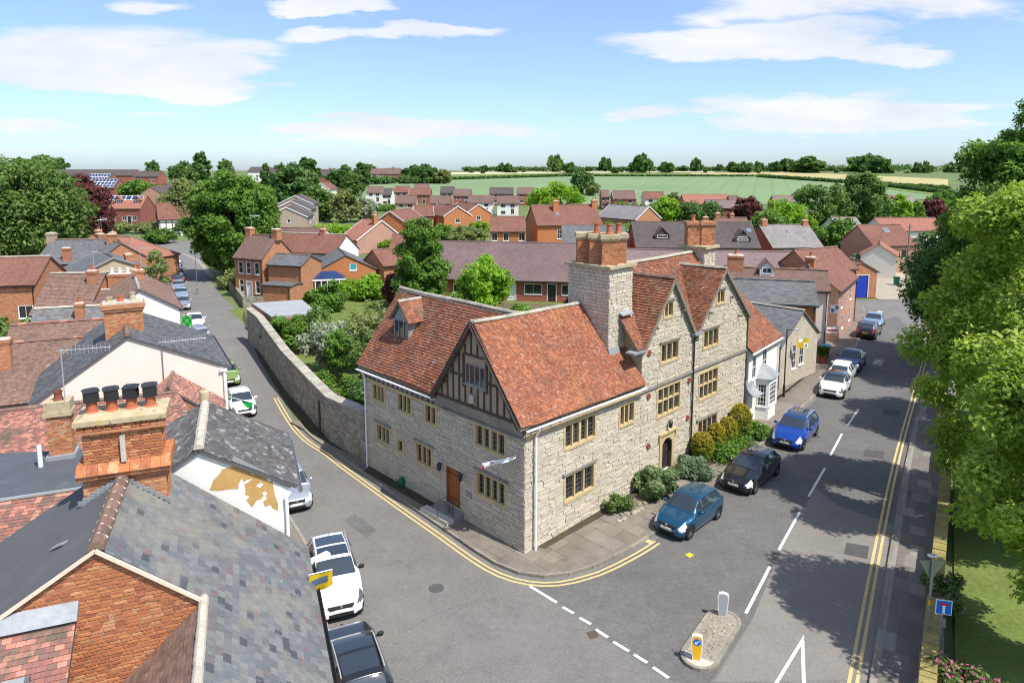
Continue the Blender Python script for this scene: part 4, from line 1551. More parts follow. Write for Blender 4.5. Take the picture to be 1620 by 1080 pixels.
polyA1 = [(0, 0), (8.4, 0), (8.4, 5.35), (0, 5.55)]
polyA2 = [(8.4, 0), (19.75, 0), (19.75, 7.28), (8.4, 7.28)]
gab1 = [(8.5, 7.28), (13.45, 7.28), (11.0, 10.35)]
gab2 = [(13.45, 7.28), (19.7, 7.28), (16.5, 10.3)]
polyB = [(0, 0), (KB, 0), (KB, 5.5), (0, 5.5)]
mb = MB()
for poly in (polyA1, polyA2, gab1, gab2):
 wall_sheet(mb, WA, poly, holesA, -0.03)
wall_sheet(mb, WB, polyB, holesB, -0.03)
for (p, q, h) in ((mpt(20, 0), mpt(19.75, 6.6), 7.28), (mpt(19.75, 6.6), mpt(6, 6.6), 7.0), (mpt(6, 6.6), mpt(6, 12.2), 5.5), (mpt(6, 12.2), mpt(0, 12.2), 5.5)):
 w_ = Wall(p, q)
 wall_sheet(mb, w_, [(0, 0), (w_.len, 0), (w_.len, h), (0, h)])
wl = Wall(mpt(8.42, 6.6), mpt(8.42, 0))
wall_sheet(mb, wl, [(0, 5), (wl.len, 5), (wl.len, 7.28), (0, 7.28)], d=0.0)
wfar = Wall(mpt(0.15, 12.2), mpt(5.6, 12.2))
mb.poly([mpt(0.1, 12.15, 5.4), mpt(5.6, 12.15, 5.4), mpt(2.8, 12.15, 9.4)])
wend = Wall(mpt(19.72, 0), mpt(19.72, 6.6))
mb.poly([mpt(19.7, 0, 7.2), mpt(19.7, 6.6, 7.2), mpt(19.7, 3.3, 10.8)])
wall_m = mb.build('wall', 'lias_joint', manor)
st = Pieces()
kw = dict(proud=(-0.01, 0.028), joint=0.016, depth=0.07, jit=0.007, ch_var=0.28)
for poly in (polyA1, polyA2, gab1, gab2):
 st.course(WA, poly, holesA, 0.12, 0.3, 0.75, **kw)
st.course(WB, polyB, holesB, 0.12, 0.3, 0.75, **kw)
wr = Wall(mpt(19.76, 0), mpt(19.76, 6.6))
st.course(wr, [(0, 0), (6.6, 0), (6.6, 7.2), (0, 7.2)], (), 0.17, 0.3, 0.7, **kw)
# --- stone chimney stack at the junction of the blocks
CS = FRM
cw = [(CS(7.03, 3.7, 0), CS(7.03, 1.06, 0)), (CS(7.03, 1.06, 0), CS(8.95, 1.06, 0))]
for (p, q) in cw:
 W_ = Wall(p, q)
 st.course(W_, [(0, 6.4), (W_.len, 6.4), (W_.len, 11.28), (0, 11.28)], (), 0.15, 0.22, 0.5, **kw)
# base of the far stack
for (p, q) in ((CS(18.75, 4.0, 0), CS(18.75, 2.5, 0)), (CS(18.75, 2.5, 0), CS(20.1, 2.5, 0))):
 W_ = Wall(p, q)
 st.course(W_, [(0, 9.4), (W_.len, 9.4), (W_.len, 11.2), (0, 11.2)], (), 0.17, 0.25, 0.5, **kw)
st.finish(wall_m, 'stone', 'stone_courses', 'lias_stone', 300)

# string courses
mb = MB()
wbox(mb, WA, 0.0, 8.4, 5.12, 5.26, -0.02, 0.09)
mb.build('string_course', 'ochre_stone', manor)
mb = MB()
wbox(mb, WA, 8.4, 19.75, 5.08, 5.2, -0.02, 0.10)
mb.build('string_course', 'grey_stone', manor)
mb = MB()
wbox(mb, WB, 0.0, KB - 5.6, 4.98, 5.1, -0.02, 0.09)
mb.build('string_course', 'ochre_stone', manor)
# close studding in the short wall between string course and eaves
mb = MB()
wbox(mb, WA, 0.0, 8.4, 5.262, 5.62, -0.05, 0.035)
ep1 = mb.build('eaves_plaster', 'grey_stone', manor)
mb = MB()
wbox(mb, WB, 0.0, KB - 5.7, 5.102, 5.62, -0.05, 0.035)
ep2 = mb.build('eaves_plaster', 'grey_stone', manor)
for u in np.arange(0.25, 8.3, 0.62):
 wbox(MB(), WA, u, u + 0.11, 5.262, 5.6, 0.0, 0.05).build('stud', 'dark_timber', ep1)
for u in np.arange(0.2, 6.4, 0.42):
 wbox(MB(), WB, u, u + 0.11, 5.102, 5.6, 0.0, 0.05).build('stud', 'dark_timber', ep2)

# --- jettied timber-framed gable on street B
JB = Wall(mpt(-0.24, 5.62), mpt(-0.24, 0.05))
JL = JB.len
mid = JL - 2.79
mb = MB()
mb.poly([JB(0, 5.78), JB(JL, 5.78), JB(mid, 9.5)])
panel = mb.build('gable_infill', 'beige_plaster', manor)
mb = MB()          # weathered coving under the jetty
mb.poly([WB(KB - 5.65, 5.12, 0.02), WB(KB, 5.12, 0.02), JB(JL, 5.76, 0.03), JB(0, 5.76, 0.03)])
mb.box8([WB(KB - 5.65, 5.04, 0.10), WB(KB + 0.05, 5.04, 0.10), WB(KB + 0.05, 5.04, -0.02), WB(KB - 5.65, 5.04, -0.02),
   WB(KB - 5.65, 5.12, 0.10), WB(KB + 0.05, 5.12, 0.10), WB(KB + 0.05, 5.12, -0.02), WB(KB - 5.65, 5.12, -0.02)])
mb.build('jetty_coving', 'grey_stone', manor)
slope_h = lambda u: 5.78 + 3.72 * (1 - abs(u - mid) / (mid if u < mid else JL - mid))
tb = lambda *a: wbox(MB(), JB, *a).build('timber', 'dark_timber', panel)
tb(0, JL, 5.74, 5.86, -0.02, 0.05)
tb(1.15, 2.0, 7.02, 7.12, 0, 0.042)
tb(3.64, JL - 1.15, 7.02, 7.12, 0, 0.042)
tb(2.05, JL - 1.95, 8.05, 8.14, 0, 0.042)
for u in np.arange(0.45, JL, 0.415):
 top = slope_h(u + 0.04) - 0.12
 if 2.1 < u < 3.55:
  tb(u, u + 0.085, 5.86, min(top, 6.75), 0, 0.04)
  if top > 8.2:
   tb(u, u + 0.085, 8.14, top, 0, 0.04)
 elif top > 5.95:
  tb(u, u + 0.085, 5.86, top, 0, 0.04)
for u in (2.0, 3.52):
 tb(u, u + 0.12, 6.6, 8.05, 0, 0.05)
sash(JB, panel, 2.14, 3.5, 6.78, 7.72, 4, 1, frame='grey_timber', glass='window_glass', fw=0.06, sill='grey_timber', recess=-0.03, bar=0.05)
mb = MB()
for (u0_, z0_, u1_, z1_) in ((-0.15, 5.6, mid, 9.62), (JL + 0.1, 5.66, mid, 9.62)):
 mb.bar(JB(u0_, z0_, 0.16), JB(u1_, z1_, 0.16), 0.09, 0.24)
for (u, z) in ((0.72, 6.55), (1.75, 8.0)):
 mb.bar(JB(u, z, 0.0), JB(u, z, 0.3), 0.14, 0.14)
mb.build('bargeboard', 'dark_timber', manor)
mb = MB()
mb.lathe(JB(2.7, 5.98, 0.12), [(0.02, 0), (0.12, 0.05), (0.13, 0.3), (0.07, 0.38), (0.02, 0.42)], 12)
mb.build('plaque', 'stone_slab', manor)

# --- roofs with every tile
nr0, nr1 = mpt(-0.48, 2.83, 9.62), mpt(7.2, 2.83, 9.44)
N1 = [mpt(-0.48, -0.30, 5.72), mpt(8.45, -0.30, 5.55), mpt(8.45, 2.83, 9.43), nr0]
rn = tiled_roof(manor, [N1], 'clay_tile_lichen', 0.155, 0.11, 0.024, 0.011, 0.06, drop=0.11)
L1 = [mpt(-0.30, 12.5, 5.64), mpt(-0.30, 5.55, 5.64), mpt(2.72, 2.9, 9.47), mpt(2.72, 12.5, 9.52)]
L2 = [mpt(5.9, 3.0, 5.6), mpt(5.9, 12.5, 5.6), mpt(2.72, 12.5, 9.52), mpt(2.72, 2.9, 9.47)]
N2 = [mpt(-0.30, 5.85, 5.7), nr0, nr1, mpt(7.2, 5.85, 5.7)]
tiled_roof(manor, [L1, L2], 'clay_tile', 0.165, 0.145, 0.034, 0.011, 0.06, drop=0.1)
mb = MB()
roof_slab(mb, N2, 0.09)
mb.build('roof', 'clay_far', manor)
ridge_line(manor, [nr0 + V((0, 0, .04)), mpt(3.5, 2.83, 9.5), nr1 + V((0, 0, .04))], 'coping_stone', 0.115, 0.35, sag=0.05)
ridge_line(manor, [mpt(2.72, 12.5, 9.56), mpt(2.72, 8, 9.5), mpt(2.72, 3.0, 9.51)], 'coping_stone', 0.115, 0.35, sag=0.05)
K1 = [mpt(8.3, 0.2, 7.548), mpt(19.85, 0.2, 7.548), mpt(19.85, 3.3, 10.92), mpt(8.3, 3.3, 10.92)]
K2 = [mpt(19.85, 6.72, 7.2), mpt(8.3, 6.72, 7.2), mpt(8.3, 3.3, 10.92), mpt(19.85, 3.3, 10.92)]


def gable_planes(aL, aR, aM, zf, za, bf, slope=1.088):
 bb = lambda z: -0.12 + (z - 7.2) / slope
 fl, fr_, ap = mpt(aL, bf, zf), mpt(aR, bf, zf), mpt(aM, bf, za)
 back = mpt(aM, bb(za) + 0.1, za)
 vl, vr = mpt(aL, bb(zf), zf), mpt(aR, bb(zf), zf)
 return [[fl, ap, back, vl], [fr_, vr, back, ap]], (ap, back)


g1, gr1 = gable_planes(8.3, 13.45, 11.0, 7.25, 10.52, -0.2)
g2, gr2 = gable_planes(13.45, 19.95, 16.5, 7.25, 10.47, -0.2)
tiled_roof(manor, [K1] + g1 + g2, 'clay_tile', 0.175, 0.155, 0.034, 0.011, 0.03, drop=0.06)
mb = MB()
roof_slab(mb, K2, 0.09)
mb.build('roof', 'clay_far', manor)
ridge_line(manor, [mpt(8.3, 3.3, 10.96), mpt(18.8, 3.3, 10.96)], 'coping_stone', 0.13, 0.35, sag=0.03)
ridge_line(manor, [gr1[0] + V((0, 0, .04)), gr1[1]], 'clay_brown', 0.13, 0.35, sag=0.03)
ridge_line(manor, [gr2[0] + V((0, 0, .04)), gr2[1]], 'coping_stone', 0.13, 0.35, sag=0.03)
mb = MB()
for (aL, aR, aM, za) in ((8.35, 13.4, 11.0, 10.45), (13.5, 19.9, 16.5, 10.4)):
 for a in (aL, aR):
  mb.bar(mpt(a, -0.19, 7.16), mpt(aM, -0.19, za), 0.06, 0.17)
 for (a, z) in ((aM + 1.0, za - 1.35), (aM + 2.05, za - 2.6), (aM - 1.5, za - 1.9)):
  mb.bar(mpt(a, 0.0, z - 0.35), mpt(a, -0.24, z - 0.35), 0.1, 0.1)
mb.build('bargeboard', 'weathered_timber', manor)

# --- gabled dormer on the street B roof
DR = thing_part = None
mb = MB()
dz0, dz1 = 7.0, 8.35
dw = Wall(mpt(1.05, 10.75), mpt(1.05, 9.45))
for (b) in (10.75, 9.45):
 mb.poly([mpt(1.05, b, dz0 - .1), mpt(1.05, b, dz1), mpt(2.2, b, dz1), mpt(1.2, b, dz0)])
mb.poly([dw(0, dz1 - .02), dw(1.3, dz1 - .02), dw(0.65, dz1 + 0.85)])
wbox(mb, dw, -0.12, 1.42, dz0 - 0.2, dz0 - 0.05, -0.1, 0.12)
dormer = mb.build('dormer', 'lead', manor)
sash(dw, dormer, 0.0, 1.3, dz0 - 0.05, dz1, 3, 1, frame='grey_timber', glass='glass', fw=0.08, sill='lead', recess=0.0, bar=0.05)
dap, dbk = mpt(0.85, 10.1, dz1 + 0.98), mpt(2.35, 10.1, dz1 + 0.98)
dtl = [[mpt(0.85, 9.2, dz1 - 0.05), mpt(1.95, 9.2, dz1 - 0.05), dbk, dap], [mpt(1.95, 11.0, dz1 - 0.05), mpt(0.85, 11.0, dz1 - 0.05), dap, dbk]]
mb = MB()
for p in dtl:
 roof_slab(mb, p, 0.07)
dr = mb.build('dormer_roof', 'weathered_timber', manor)
tl = []
for p in dtl:
 tl += tile_rows(p, 0.165, 0.12, 0.018, 0.008)
mb = MB()
tile_mesh(mb, tl)
mb.build('roof_tiles', 'clay_tile', dr, uv=False, kind='stuff')
ridge_line(dr, [dap, dbk], 'coping_stone', 0.1, 0.3)
# --- lean-to roof and rendered cheek beside the chimney
mb = MB()
mb.poly([mpt(8.43, 1.2, 6.6), mpt(8.43, 0.02, 5.9), mpt(8.43, 0.02, 7.3), mpt(8.43, 1.2, 8.8)])
mb.build('plaster_cheek', 'yellow_plaster', manor)
mb = MB()
roof_slab(mb, [mpt(7.85, -0.1, 7.35), mpt(8.7, -0.1, 7.35), mpt(8.7, 1.1, 8.95), mpt(7.85, 1.1, 8.95)], 0.08)
lt = mb.build('roof', 'weathered_timber', manor)
mb = MB()
tile_mesh(mb, tile_rows([mpt(7.85, -0.1, 7.35), mpt(8.7, -0.1, 7.35), mpt(8.7, 1.1, 8.95), mpt(7.85, 1.1, 8.95)], 0.165, 0.12, 0.018, 0.008))
mb.build('roof_tiles', 'clay_tile', lt, uv=False, kind='stuff')
mb = MB()
mb.box8([mpt(7.8, 0.8, 8.9), mpt(8.75, 0.8, 8.9), mpt(8.75, 1.1, 9.0), mpt(7.8, 1.1, 9.0), mpt(7.8, 0.8, 8.98), mpt(8.75, 0.8, 8.98), mpt(8.75, 1.1, 9.1), mpt(7.8, 1.1, 9.1)])
mb.build('lead_flashing', 'lead', manor)
mb = MB()
wbox(mb, WA, 7.4, 8.5, 7.2, 7.3, -0.3, 0.22)
mb.build('lead_tray', 'lead', manor)
mb = MB()
mb.box8([mpt(6.95, 0.9, 7.05), mpt(7.85, 0.9, 7.05), mpt(7.85, 1.06, 7.2), mpt(6.95, 1.06, 7.2), mpt(6.95, 1.0, 7.4), mpt(7.85, 1.0, 7.4), mpt(7.85, 1.06, 7.4), mpt(6.95, 1.06, 7.4)])
mb.build('lead_apron', 'lead', manor)
mb = MB()
wbox(mb, WA, 13.1, 13.95, 7.18, 7.32, -0.1, 0.3)
mb.build('rainwater_hopper', 'lead', manor)

# --- the great chimney: stone stack, oversailing cap and four brick shafts set diagonally
mb = MB()
mb.box(CS, 7.05, 8.93, 1.08, 3.7, 6.3, 11.27)
stack = mb.build('chimney_stack', 'lias_joint', manor)
mb = MB()
for k in range(16):
 for (a0, a1, b0, b1) in ((6.86, 7.2, 0.9 + k * 0.185, 1.07 + k * 0.185),):
  mb.box(CS, a0, a1, b0, b1, 11.28 + random.uniform(0, 0.02), 11.42 + random.uniform(0, 0.03), random.random())
for k in range(11):
 mb.box(CS, 7.2 + k * 0.172, 7.36 + k * 0.172, 0.88, 1.25, 11.28 + random.uniform(0, 0.02), 11.42 + random.uniform(0, 0.03), random.random())
mb.box(CS, 7.1, 9.0, 1.15, 3.75, 11.28, 11.44)
mb.build('chimney_cap', 'lichen_cap', stack)
shaft_pos = [(7.62, 1.58), (7.62, 2.36), (7.62, 3.14), (8.42, 1.62)]
bs = Pieces()
for i, (a, b) in enumerate(shaft_pos):
 c = mpt(a, b)
 fr = Frame((c.x, c.y), ua=(1, 0), ub=(0, 1))
 w = 0.38
 mb = MB()
 mb.box(fr, -w, w, -w, w, 11.4, 12.62)
 sh = mb.build('chimney_shaft', 'brick_joint', stack)
 brick_faces(bs, fr, -w, w, -w, w, 11.42, 12.6, 0.078, 0.2, 0.26, proud=(0.0, 0.012), joint=0.012, depth=0.03, jit=0.002)
 mb = MB()
 mb.box(fr, -w - .05, w + .05, -w - .05, w + .05, 12.6, 12.7)
 mb.box(fr, -w - .09, w + .09, -w - .09, w + .09, 12.7, 12.92)
 mb.build('shaft_cap', 'lichen_cap', stack)
 if i != 2:
  pot(stack, (c.x, c.y, 12.92), 0.5, 0.15)
c = mpt(19.4, 3.25)
mb = MB()
mb.box(CS, 18.77, 20.08, 2.52, 4.0, 9.3, 11.2)
stack2 = mb.build('chimney_stack', 'lias_joint', manor)
mb = MB()
mb.box(CS, 18.55, 20.3, 2.3, 4.2, 11.2, 11.36)
mb.build('chimney_cap', 'lichen_cap', stack2)
for (a, b) in ((19.15, 3.6), (19.7, 2.95)):
 c = mpt(a, b)
 fr = Frame((c.x, c.y), ua=(1, 0), ub=(0, 1))
 w = 0.42
 mb = MB()
 mb.box(fr, -w, w, -w, w, 11.36, 12.55)
 mb.build('chimney_shaft', 'brick_joint', stack2)
 brick_faces(bs, fr, -w, w, -w, w, 11.38, 12.55, 0.078, 0.2, 0.26, proud=(0.0, 0.012), joint=0.012, depth=0.03, jit=0.002)
 mb = MB()
 mb.box(fr, -w - .04, w + .04, -w - .04, w + .04, 12.55, 12.65)
 mb.box(fr, -w - .09, w + .09, -w - .09, w + .09, 12.65, 12.85)
 mb.build('shaft_cap', 'brick_far', stack2)
c = mpt(19.15, 3.6)
pot(stack2, (c.x, c.y, 12.85), 0.4, 0.14)
bs.finish(manor, 'brick', 'chimney_bricks', 'brick', 120)

# --- gutters, pipes, lanterns, wall plates, steps
gutter(manor, WA(-0.25, 5.6, 0.36), WA(8.4, 5.42, 0.36))
gutter(manor, WB(-0.2, 5.52, 0.36), WB(6.6, 5.52, 0.36))
pipe(manor, [WB(0.25, 5.5, 0.3), WB(0.25, 5.1, 0.12), WB(0.25, 0.1, 0.12)])
pipe(manor, [WA(0.52, 5.5, 0.34), WA(0.52, 5.1, 0.14), WA(0.52, 0.12, 0.14)], 0.055)
pipe(manor, [WA(13.35, 7.2, 0.25), WA(13.3, 6.9, 0.1), WA(13.3, 0.3, 0.1)], 0.05, 'black_metal')
for (u, z) in ((9.05, 4.75), (9.15, 2.1), (13.0, 4.7), (12.95, 2.6), (9.0, 7.0)):
 mb = MB()
 mb.tube([WA(u, z, 0.0), WA(u, z, 0.07)], 0.15, 14)
 mb.build('tie_plate', 'rust_plate', manor)


def lantern(W, u, z, parent):
 mb = MB()
 mb.bar(W(u, z + 0.2, 0.0), W(u, z + 0.2, 0.18), 0.03, 0.03)
 c = W(u, z - 0.12, 0.2)
 mb.lathe(c, [(0.05, 0), (0.09, 0.04), (0.12, 0.3), (0.13, 0.31), (0.05, 0.4), (0.01, 0.46)], 6)
 return mb.build('wall_lantern', 'black_metal', parent)


lantern(WB, KB - 5.5, 2.15, manor)
lantern(WB, KB - 3.95, 2.15, manor)
lantern(WA, 10.95, 2.75, manor)
mb = MB()
wbox(mb, WB, KB - 5.5, KB - 3.95, 0.1, 0.48, -0.05, 0.55)
steps = mb.build('doorsteps', 'grey_stone', manor)
mb = MB()
wbox(mb, WB, KB - 6.0, KB - 4.0, 0.1, 0.29, 0.55, 0.95)
mb.build('step', 'stone_slab', steps)
mb = MB()
for k in range(6):
 mb.tube([WB(KB - 4.5 + k * 0.1, 0.45, 0.55), WB(KB - 4.5 + k * 0.1, 1.15 - (0.02 * k), 0.55)], 0.012, 5)
mb.tube([WB(KB - 4.7, 0.3, 0.95), WB(KB - 4.7, 1.05, 0.95), WB(KB - 4.55, 1.2, 0.55), WB(KB - 3.95, 1.1, 0.55)], 0.018, 6)
mb.build('handrail', 'black_metal', steps)
mb = MB()
wbox(mb, WB, KB - 3.75, KB - 3.4, 1.35, 1.6, 0.0, 0.03)
mb.build('door_plaque', 'grey_metal', manor)
# earth strip at the wall foot
sheet('flower_bed', [mpt(-0.02, 11.9), mpt(-0.55, 11.6), mpt(-0.55, 6.2), mpt(-0.02, 6.0)], 0.135, 'dark_earth')
sheet('flower_bed', [mpt(0.8, -0.02), mpt(0.9, -0.35), mpt(8.0, -0.5), mpt(9.9, -0.9), mpt(10.2, -0.02)], 0.137, 'dark_earth')
sheet('flower_bed', [mpt(12.0, -0.02), mpt(12.0, -1.3), mpt(19.3, -1.2), mpt(19.5, -0.02)], 0.137, 'dark_earth')

# ------------------------------------------------------------------ foreground roofs on the left
FF = Frame((0, 0), -21.6)


def fw_wall(a, b0, b1):
 """wall facing the camera at constant a, from b0 (left) to b1 (right)"""
 return Wall(FF(a, b0, 0), FF(a, b1, 0))


slate_house = thing('slate_roofed_house', 'orange brick house under a patchwork slate roof at the bottom left corner', 'house', FF(16, 2, 0))
# walls
mb = MB()
W1 = fw_wall(15.0, 7.2, 1.0)             # u = 7.2 - b
g_poly = [(0, 0), (6.2, 0), (6.2, 6.82), (4.18, 8.42), (0, 5.85)]
wall_sheet(mb, W1, g_poly, (), -0.012)
w_ = Wall(FF(6, -0.95, 0), FF(20, -0.95, 0))
wall_sheet(mb, w_, [(0, 0), (14, 0), (14, 4.95), (0, 4.95)])
w_ = Wall(FF(20, 7.2, 0), FF(15, 7.2, 0))
wall_sheet(mb, w_, [(0, 0), (5, 0), (5, 5.8), (0, 5.8)])
w_ = Wall(FF(15, 2.9, 0), FF(6, 2.9, 0))
wall_sheet(mb, w_, [(0, 0), (9, 0), (9, 5.3), (0, 5.3)])
fwall = mb.build('wall', 'brick_joint', slate_house)
br = Pieces()
br.course(W1, [(0.6, 3.6), (6.2, 3.6), (6.2, 6.82), (4.18, 8.42), (0.6, 6.2)], (), 0.076, 0.19, 0.245, proud=(-0.004, 0.012), joint=0.012, depth=0.04, jit=0.002, ch_var=0.06)
br.finish(fwall, 'brick', 'brick_courses', 'brick', 300)
# verge boards
mb = MB()
for (p, q) in ((FF(14.93, 3.02, 8.50), FF(14.93, 1.13, 6.96)), (FF(14.93, 3.02, 8.50), FF(14.93, 7.3, 5.86))):
 mb.bar(p, q, 0.05, 0.07)
mb.build('verge_board', 'cream_board', slate_house)
# slates: the great slope, whole and lower part
zs_ = lambda b: 5.0 + 0.831 * (b + 1.19)
S_up = [FF(15.05, -1.38, zs_(-1.38)), FF(15.05, 3.02, zs_(3.02)), FF(20.15, 3.02, zs_(3.02)), FF(20.15, -1.38, zs_(-1.38))]
S_lo = [FF(6.0, -1.38, zs_(-1.38)), FF(6.0, 1.13, zs_(1.13)), FF(15.05, 1.13, zs_(1.13)), FF(15.05, -1.38, zs_(-1.38))]
tiled_roof(slate_house, [S_up, S_lo], 'slate', 0.245, 0.185, 0.012, 0.003, 0, slab_mat='felt', limit=300, lift=0.006, name='roof')
mb = MB()
roof_slab(mb, [FF(15.0, 3.02, 8.5), FF(15.0, 7.4, 5.8), FF(20.1, 7.4, 5.8), FF(20.1, 3.02, 8.5)], 0.08)
fr_ = mb.build('roof', 'felt', slate_house)
mb = MB()
mb.bar(FF(16.6, 3.9, 7.98), FF(16.75, 4.15, 7.84), 0.2, 0.03)
mb.build('roof_vent', 'lead', slate_house)
tiled_roof(slate_house, [[FF(6, 1.13, 6.93), FF(6, 3.3, 4.95), FF(14.98, 3.3, 4.95), FF(14.98, 1.13, 6.93)]], 'clay_brown', 0.165, 0.115, 0.016, 0.006, slab_mat='felt')


def ridge_each(parent, p, q, n, mat, r, name='ridge_tile'):
 p, q = V(p), V(q)
 d = (q - p) / n
 s = d.cross(V((0, 0, 1))).normalized()
 for i in range(n):
  a, b = p + d * i, p + d * (i + 0.88)
  mb = MB()
  rr = r * random.uniform(0.95, 1.05)
  prof = [(-1.0, -0.6), (-0.85, 0.0), (-0.35, 0.55), (0.35, 0.55), (0.85, 0.0), (1.0, -0.6)]
  A = [a + s * (x * rr) + V((0, 0, z * rr)) for x, z in prof]
  B = [b + s * (x * rr) + V((0, 0, z * rr + 0.012)) for x, z in prof]
  for k in range(5):
   mb.poly([A[k], A[k + 1], B[k + 1], B[k]])
  mb.poly(list(reversed(A)))
  mb.poly(B)
  mb.build(name, mat, parent, uv=False)
 mb = MB()
 for i in range(1, n):
  c = p + d * (i - 0.06)
  mb.bar(c - s * r * 0.95 + V((0, 0, -0.2 * r)), c + V((0, 0, 0.58 * r)), 0.06, 0.03)
  mb.bar(c + s * r * 0.95 + V((0, 0, -0.2 * r)), c + V((0, 0, 0.58 * r)), 0.06, 0.03)
 mb.build('ridge_mortar', 'mortar_pale', parent, kind='stuff')


ridge_each(slate_house, FF(15.0, 3.02, 8.56), FF(18.5, 3.02, 8.56), 9, 'clay_brown', 0.17)
ridge_line(slate_house, [FF(6, 1.13, 6.95), FF(15.1, 1.13, 6.95)], 'mortar_pale', 0.10, 0.16)
# lower tiled lean-to with a roof light and its lead flashing
LR = [FF(15.0, 7.5, 7.3), FF(15.0, 3.42, 7.3), FF(12.0, 3.42, 5.35), FF(12.0, 7.5, 5.35)]
tiled_roof(slate_house, [LR], 'clay_pink', 0.165, 0.11, 0.016, 0.006, slab_mat='felt')
mb = MB()
mb.box8([FF(14.98, 7.5, 7.32), FF(14.98, 3.38, 7.3), FF(14.75, 3.38, 7.2), FF(14.75, 7.5, 7.2), FF(14.98, 7.5, 7.52), FF(14.98, 3.38, 7.5), FF(14.7, 3.38, 7.24), FF(14.7, 7.5, 7.24)])
mb.build('lead_flashing', 'lead', slate_house)
o_, h_, up_, n_ = plane_of(LR)
lr = lambda a, b, d=0.0: FF(a, b, 7.3 - 0.65 * (15 - a)) + n_ * d
mb = MB()
for (a0, a1, b0, b1) in ((14.05, 13.95, 5.6, 4.02), (12.3, 12.2, 5.6, 4.02), (14.05, 12.2, 4.1, 4.02), (14.05, 12.2, 5.6, 5.52)):
 mb.box8([lr(a1, b0, .02), lr(a1, b1, .02), lr(a0, b1, .02), lr(a0, b0, .02), lr(a1, b0, .12), lr(a1, b1, .12), lr(a0, b1, .12), lr(a0, b0, .12)])
rl = mb.build('roof_light', 'grey_metal', slate_house)
mb = MB()
mb.poly([lr(12.3, 5.52, .09), lr(12.3, 4.1, .09), lr(13.95, 4.1, .09), lr(13.95, 5.52, .09)])
mb.build('pane', 'sky_glass', rl)
# gutter and pipe on the street side
gutter(slate_house, FF(6, -1.45, 4.72), FF(20.1, -1.45, 4.72), 'black_metal', 0.07)
# --- the big brick chimney with four cowled pots
mb = MB()
mb.box(FF, 18.42, 19.5, 2.06, 3.86, 6.9, 8.9)
mb.box(FF, 18.48, 19.44, 2.12, 3.80, 8.9, 10.0)
bigch = mb.build('chimney', 'brick_joint', slate_house)
cb = Pieces()
brick_faces(cb, FF, 18.42, 19.5, 2.06, 3.86, 7.0, 8.62, 0.075, 0.19, 0.24, proud=(-0.002, 0.014), joint=0.012, depth=0.04, jit=0.003)
c = [FF(18.40, 3.86, 0), FF(18.40, 2.06, 0)]
CHW = Wall(*c)
# stepped fillets where roof meets stack are left proud of the face
brick_faces(cb, FF, 18.46, 19.46, 2.1, 3.82, 8.95, 9.72, 0.075, 0.19, 0.24, proud=(-0.002, 0.012), joint=0.012, depth=0.04, jit=0.003)
brick_faces(cb, FF, 18.38, 19.54, 2.02, 3.90, 9.78, 9.93, 0.075, 0.19, 0.24, proud=(0.0, 0.02), joint=0.012, depth=0.05, jit=0.003)
cb.finish(bigch, 'brick', 'chimney_bricks', 'brick', 180)
mb = MB()
for k in range(9):
 b0 = 1.92 + k * 0.228
 mb.box8([FF(18.28, b0, 8.62), FF(19.6, b0, 8.62), FF(19.6, b0 + .222, 8.62), FF(18.28, b0 + .222, 8.62), FF(18.28, b0, 8.74), FF(19.6, b0, 8.74), FF(19.6, b0 + .222, 8.74), FF(18.28, b0 + .222, 8.74)], random.random())
 mb.box8([FF(18.22, b0, 8.741), FF(19.64, b0, 8.741), FF(19.64, b0 + .222, 8.741), FF(18.22, b0 + .222, 8.741), FF(18.44, b0, 8.95), FF(19.5, b0, 8.95), FF(19.5, b0 + .222, 8.95), FF(18.44, b0 + .222, 8.95)], random.random())
mb.build('chimney_ledge', 'brick_lichen', bigch)
mb = MB()
mb.box(FF, 18.36, 19.56, 2.0, 3.92, 9.715, 9.775)
mb.build('chimney_band', 'brick_far', bigch)
mb = MB()
mb.box(FF, 18.32, 19.6, 1.96, 3.96, 9.94, 10.06)
mb.box8([FF(18.38, 2.02, 10.06), FF(19.54, 2.02, 10.06), FF(19.54, 3.9, 10.06), FF(18.38, 3.9, 10.06), FF(18.62, 2.16, 10.14), FF(19.3, 2.16, 10.14), FF(19.3, 3.76, 10.14), FF(18.62, 3.76, 10.14)])
mb.build('chimney_cap', 'lichen_cap', bigch)
mb = MB()
wbox(mb, CHW, 0.86, 0.97, 8.95, 9.6, -0.02, 0.055)
mb.build('flue_strip', 'mortar_pale', bigch)
for b in (3.62, 3.19, 2.76, 2.34):
 pot(bigch, FF(18.85, b, 10.1), 0.38, 0.135, 'terracotta', cowl=True)
mb = MB()
for (p, q) in ((FF(18.39, 3.02, 8.56), FF(18.39, 2.0, 7.76)), (FF(18.39, 3.02, 8.56), FF(18.39, 3.95, 8.0))):
 p, q = V(p), V(q)
 for k in range(9):
  r_ = p + (q - p) * ((k + 0.5) / 9)
  mb.box8([r_ + V((-.09, -.03, -.07)), r_ + V((.09, -.03, -.07)), r_ + V((.09, .0, -.07)), r_ + V((-.09, .0, -.07)), r_ + V((-.09, -.03, .05)), r_ + V((.09, -.03, .05)), r_ + V((.09, .0, .05)), r_ + V((-.09, .0, .05))])
mb.build('lead_steps', 'lead', bigch, kind='stuff')

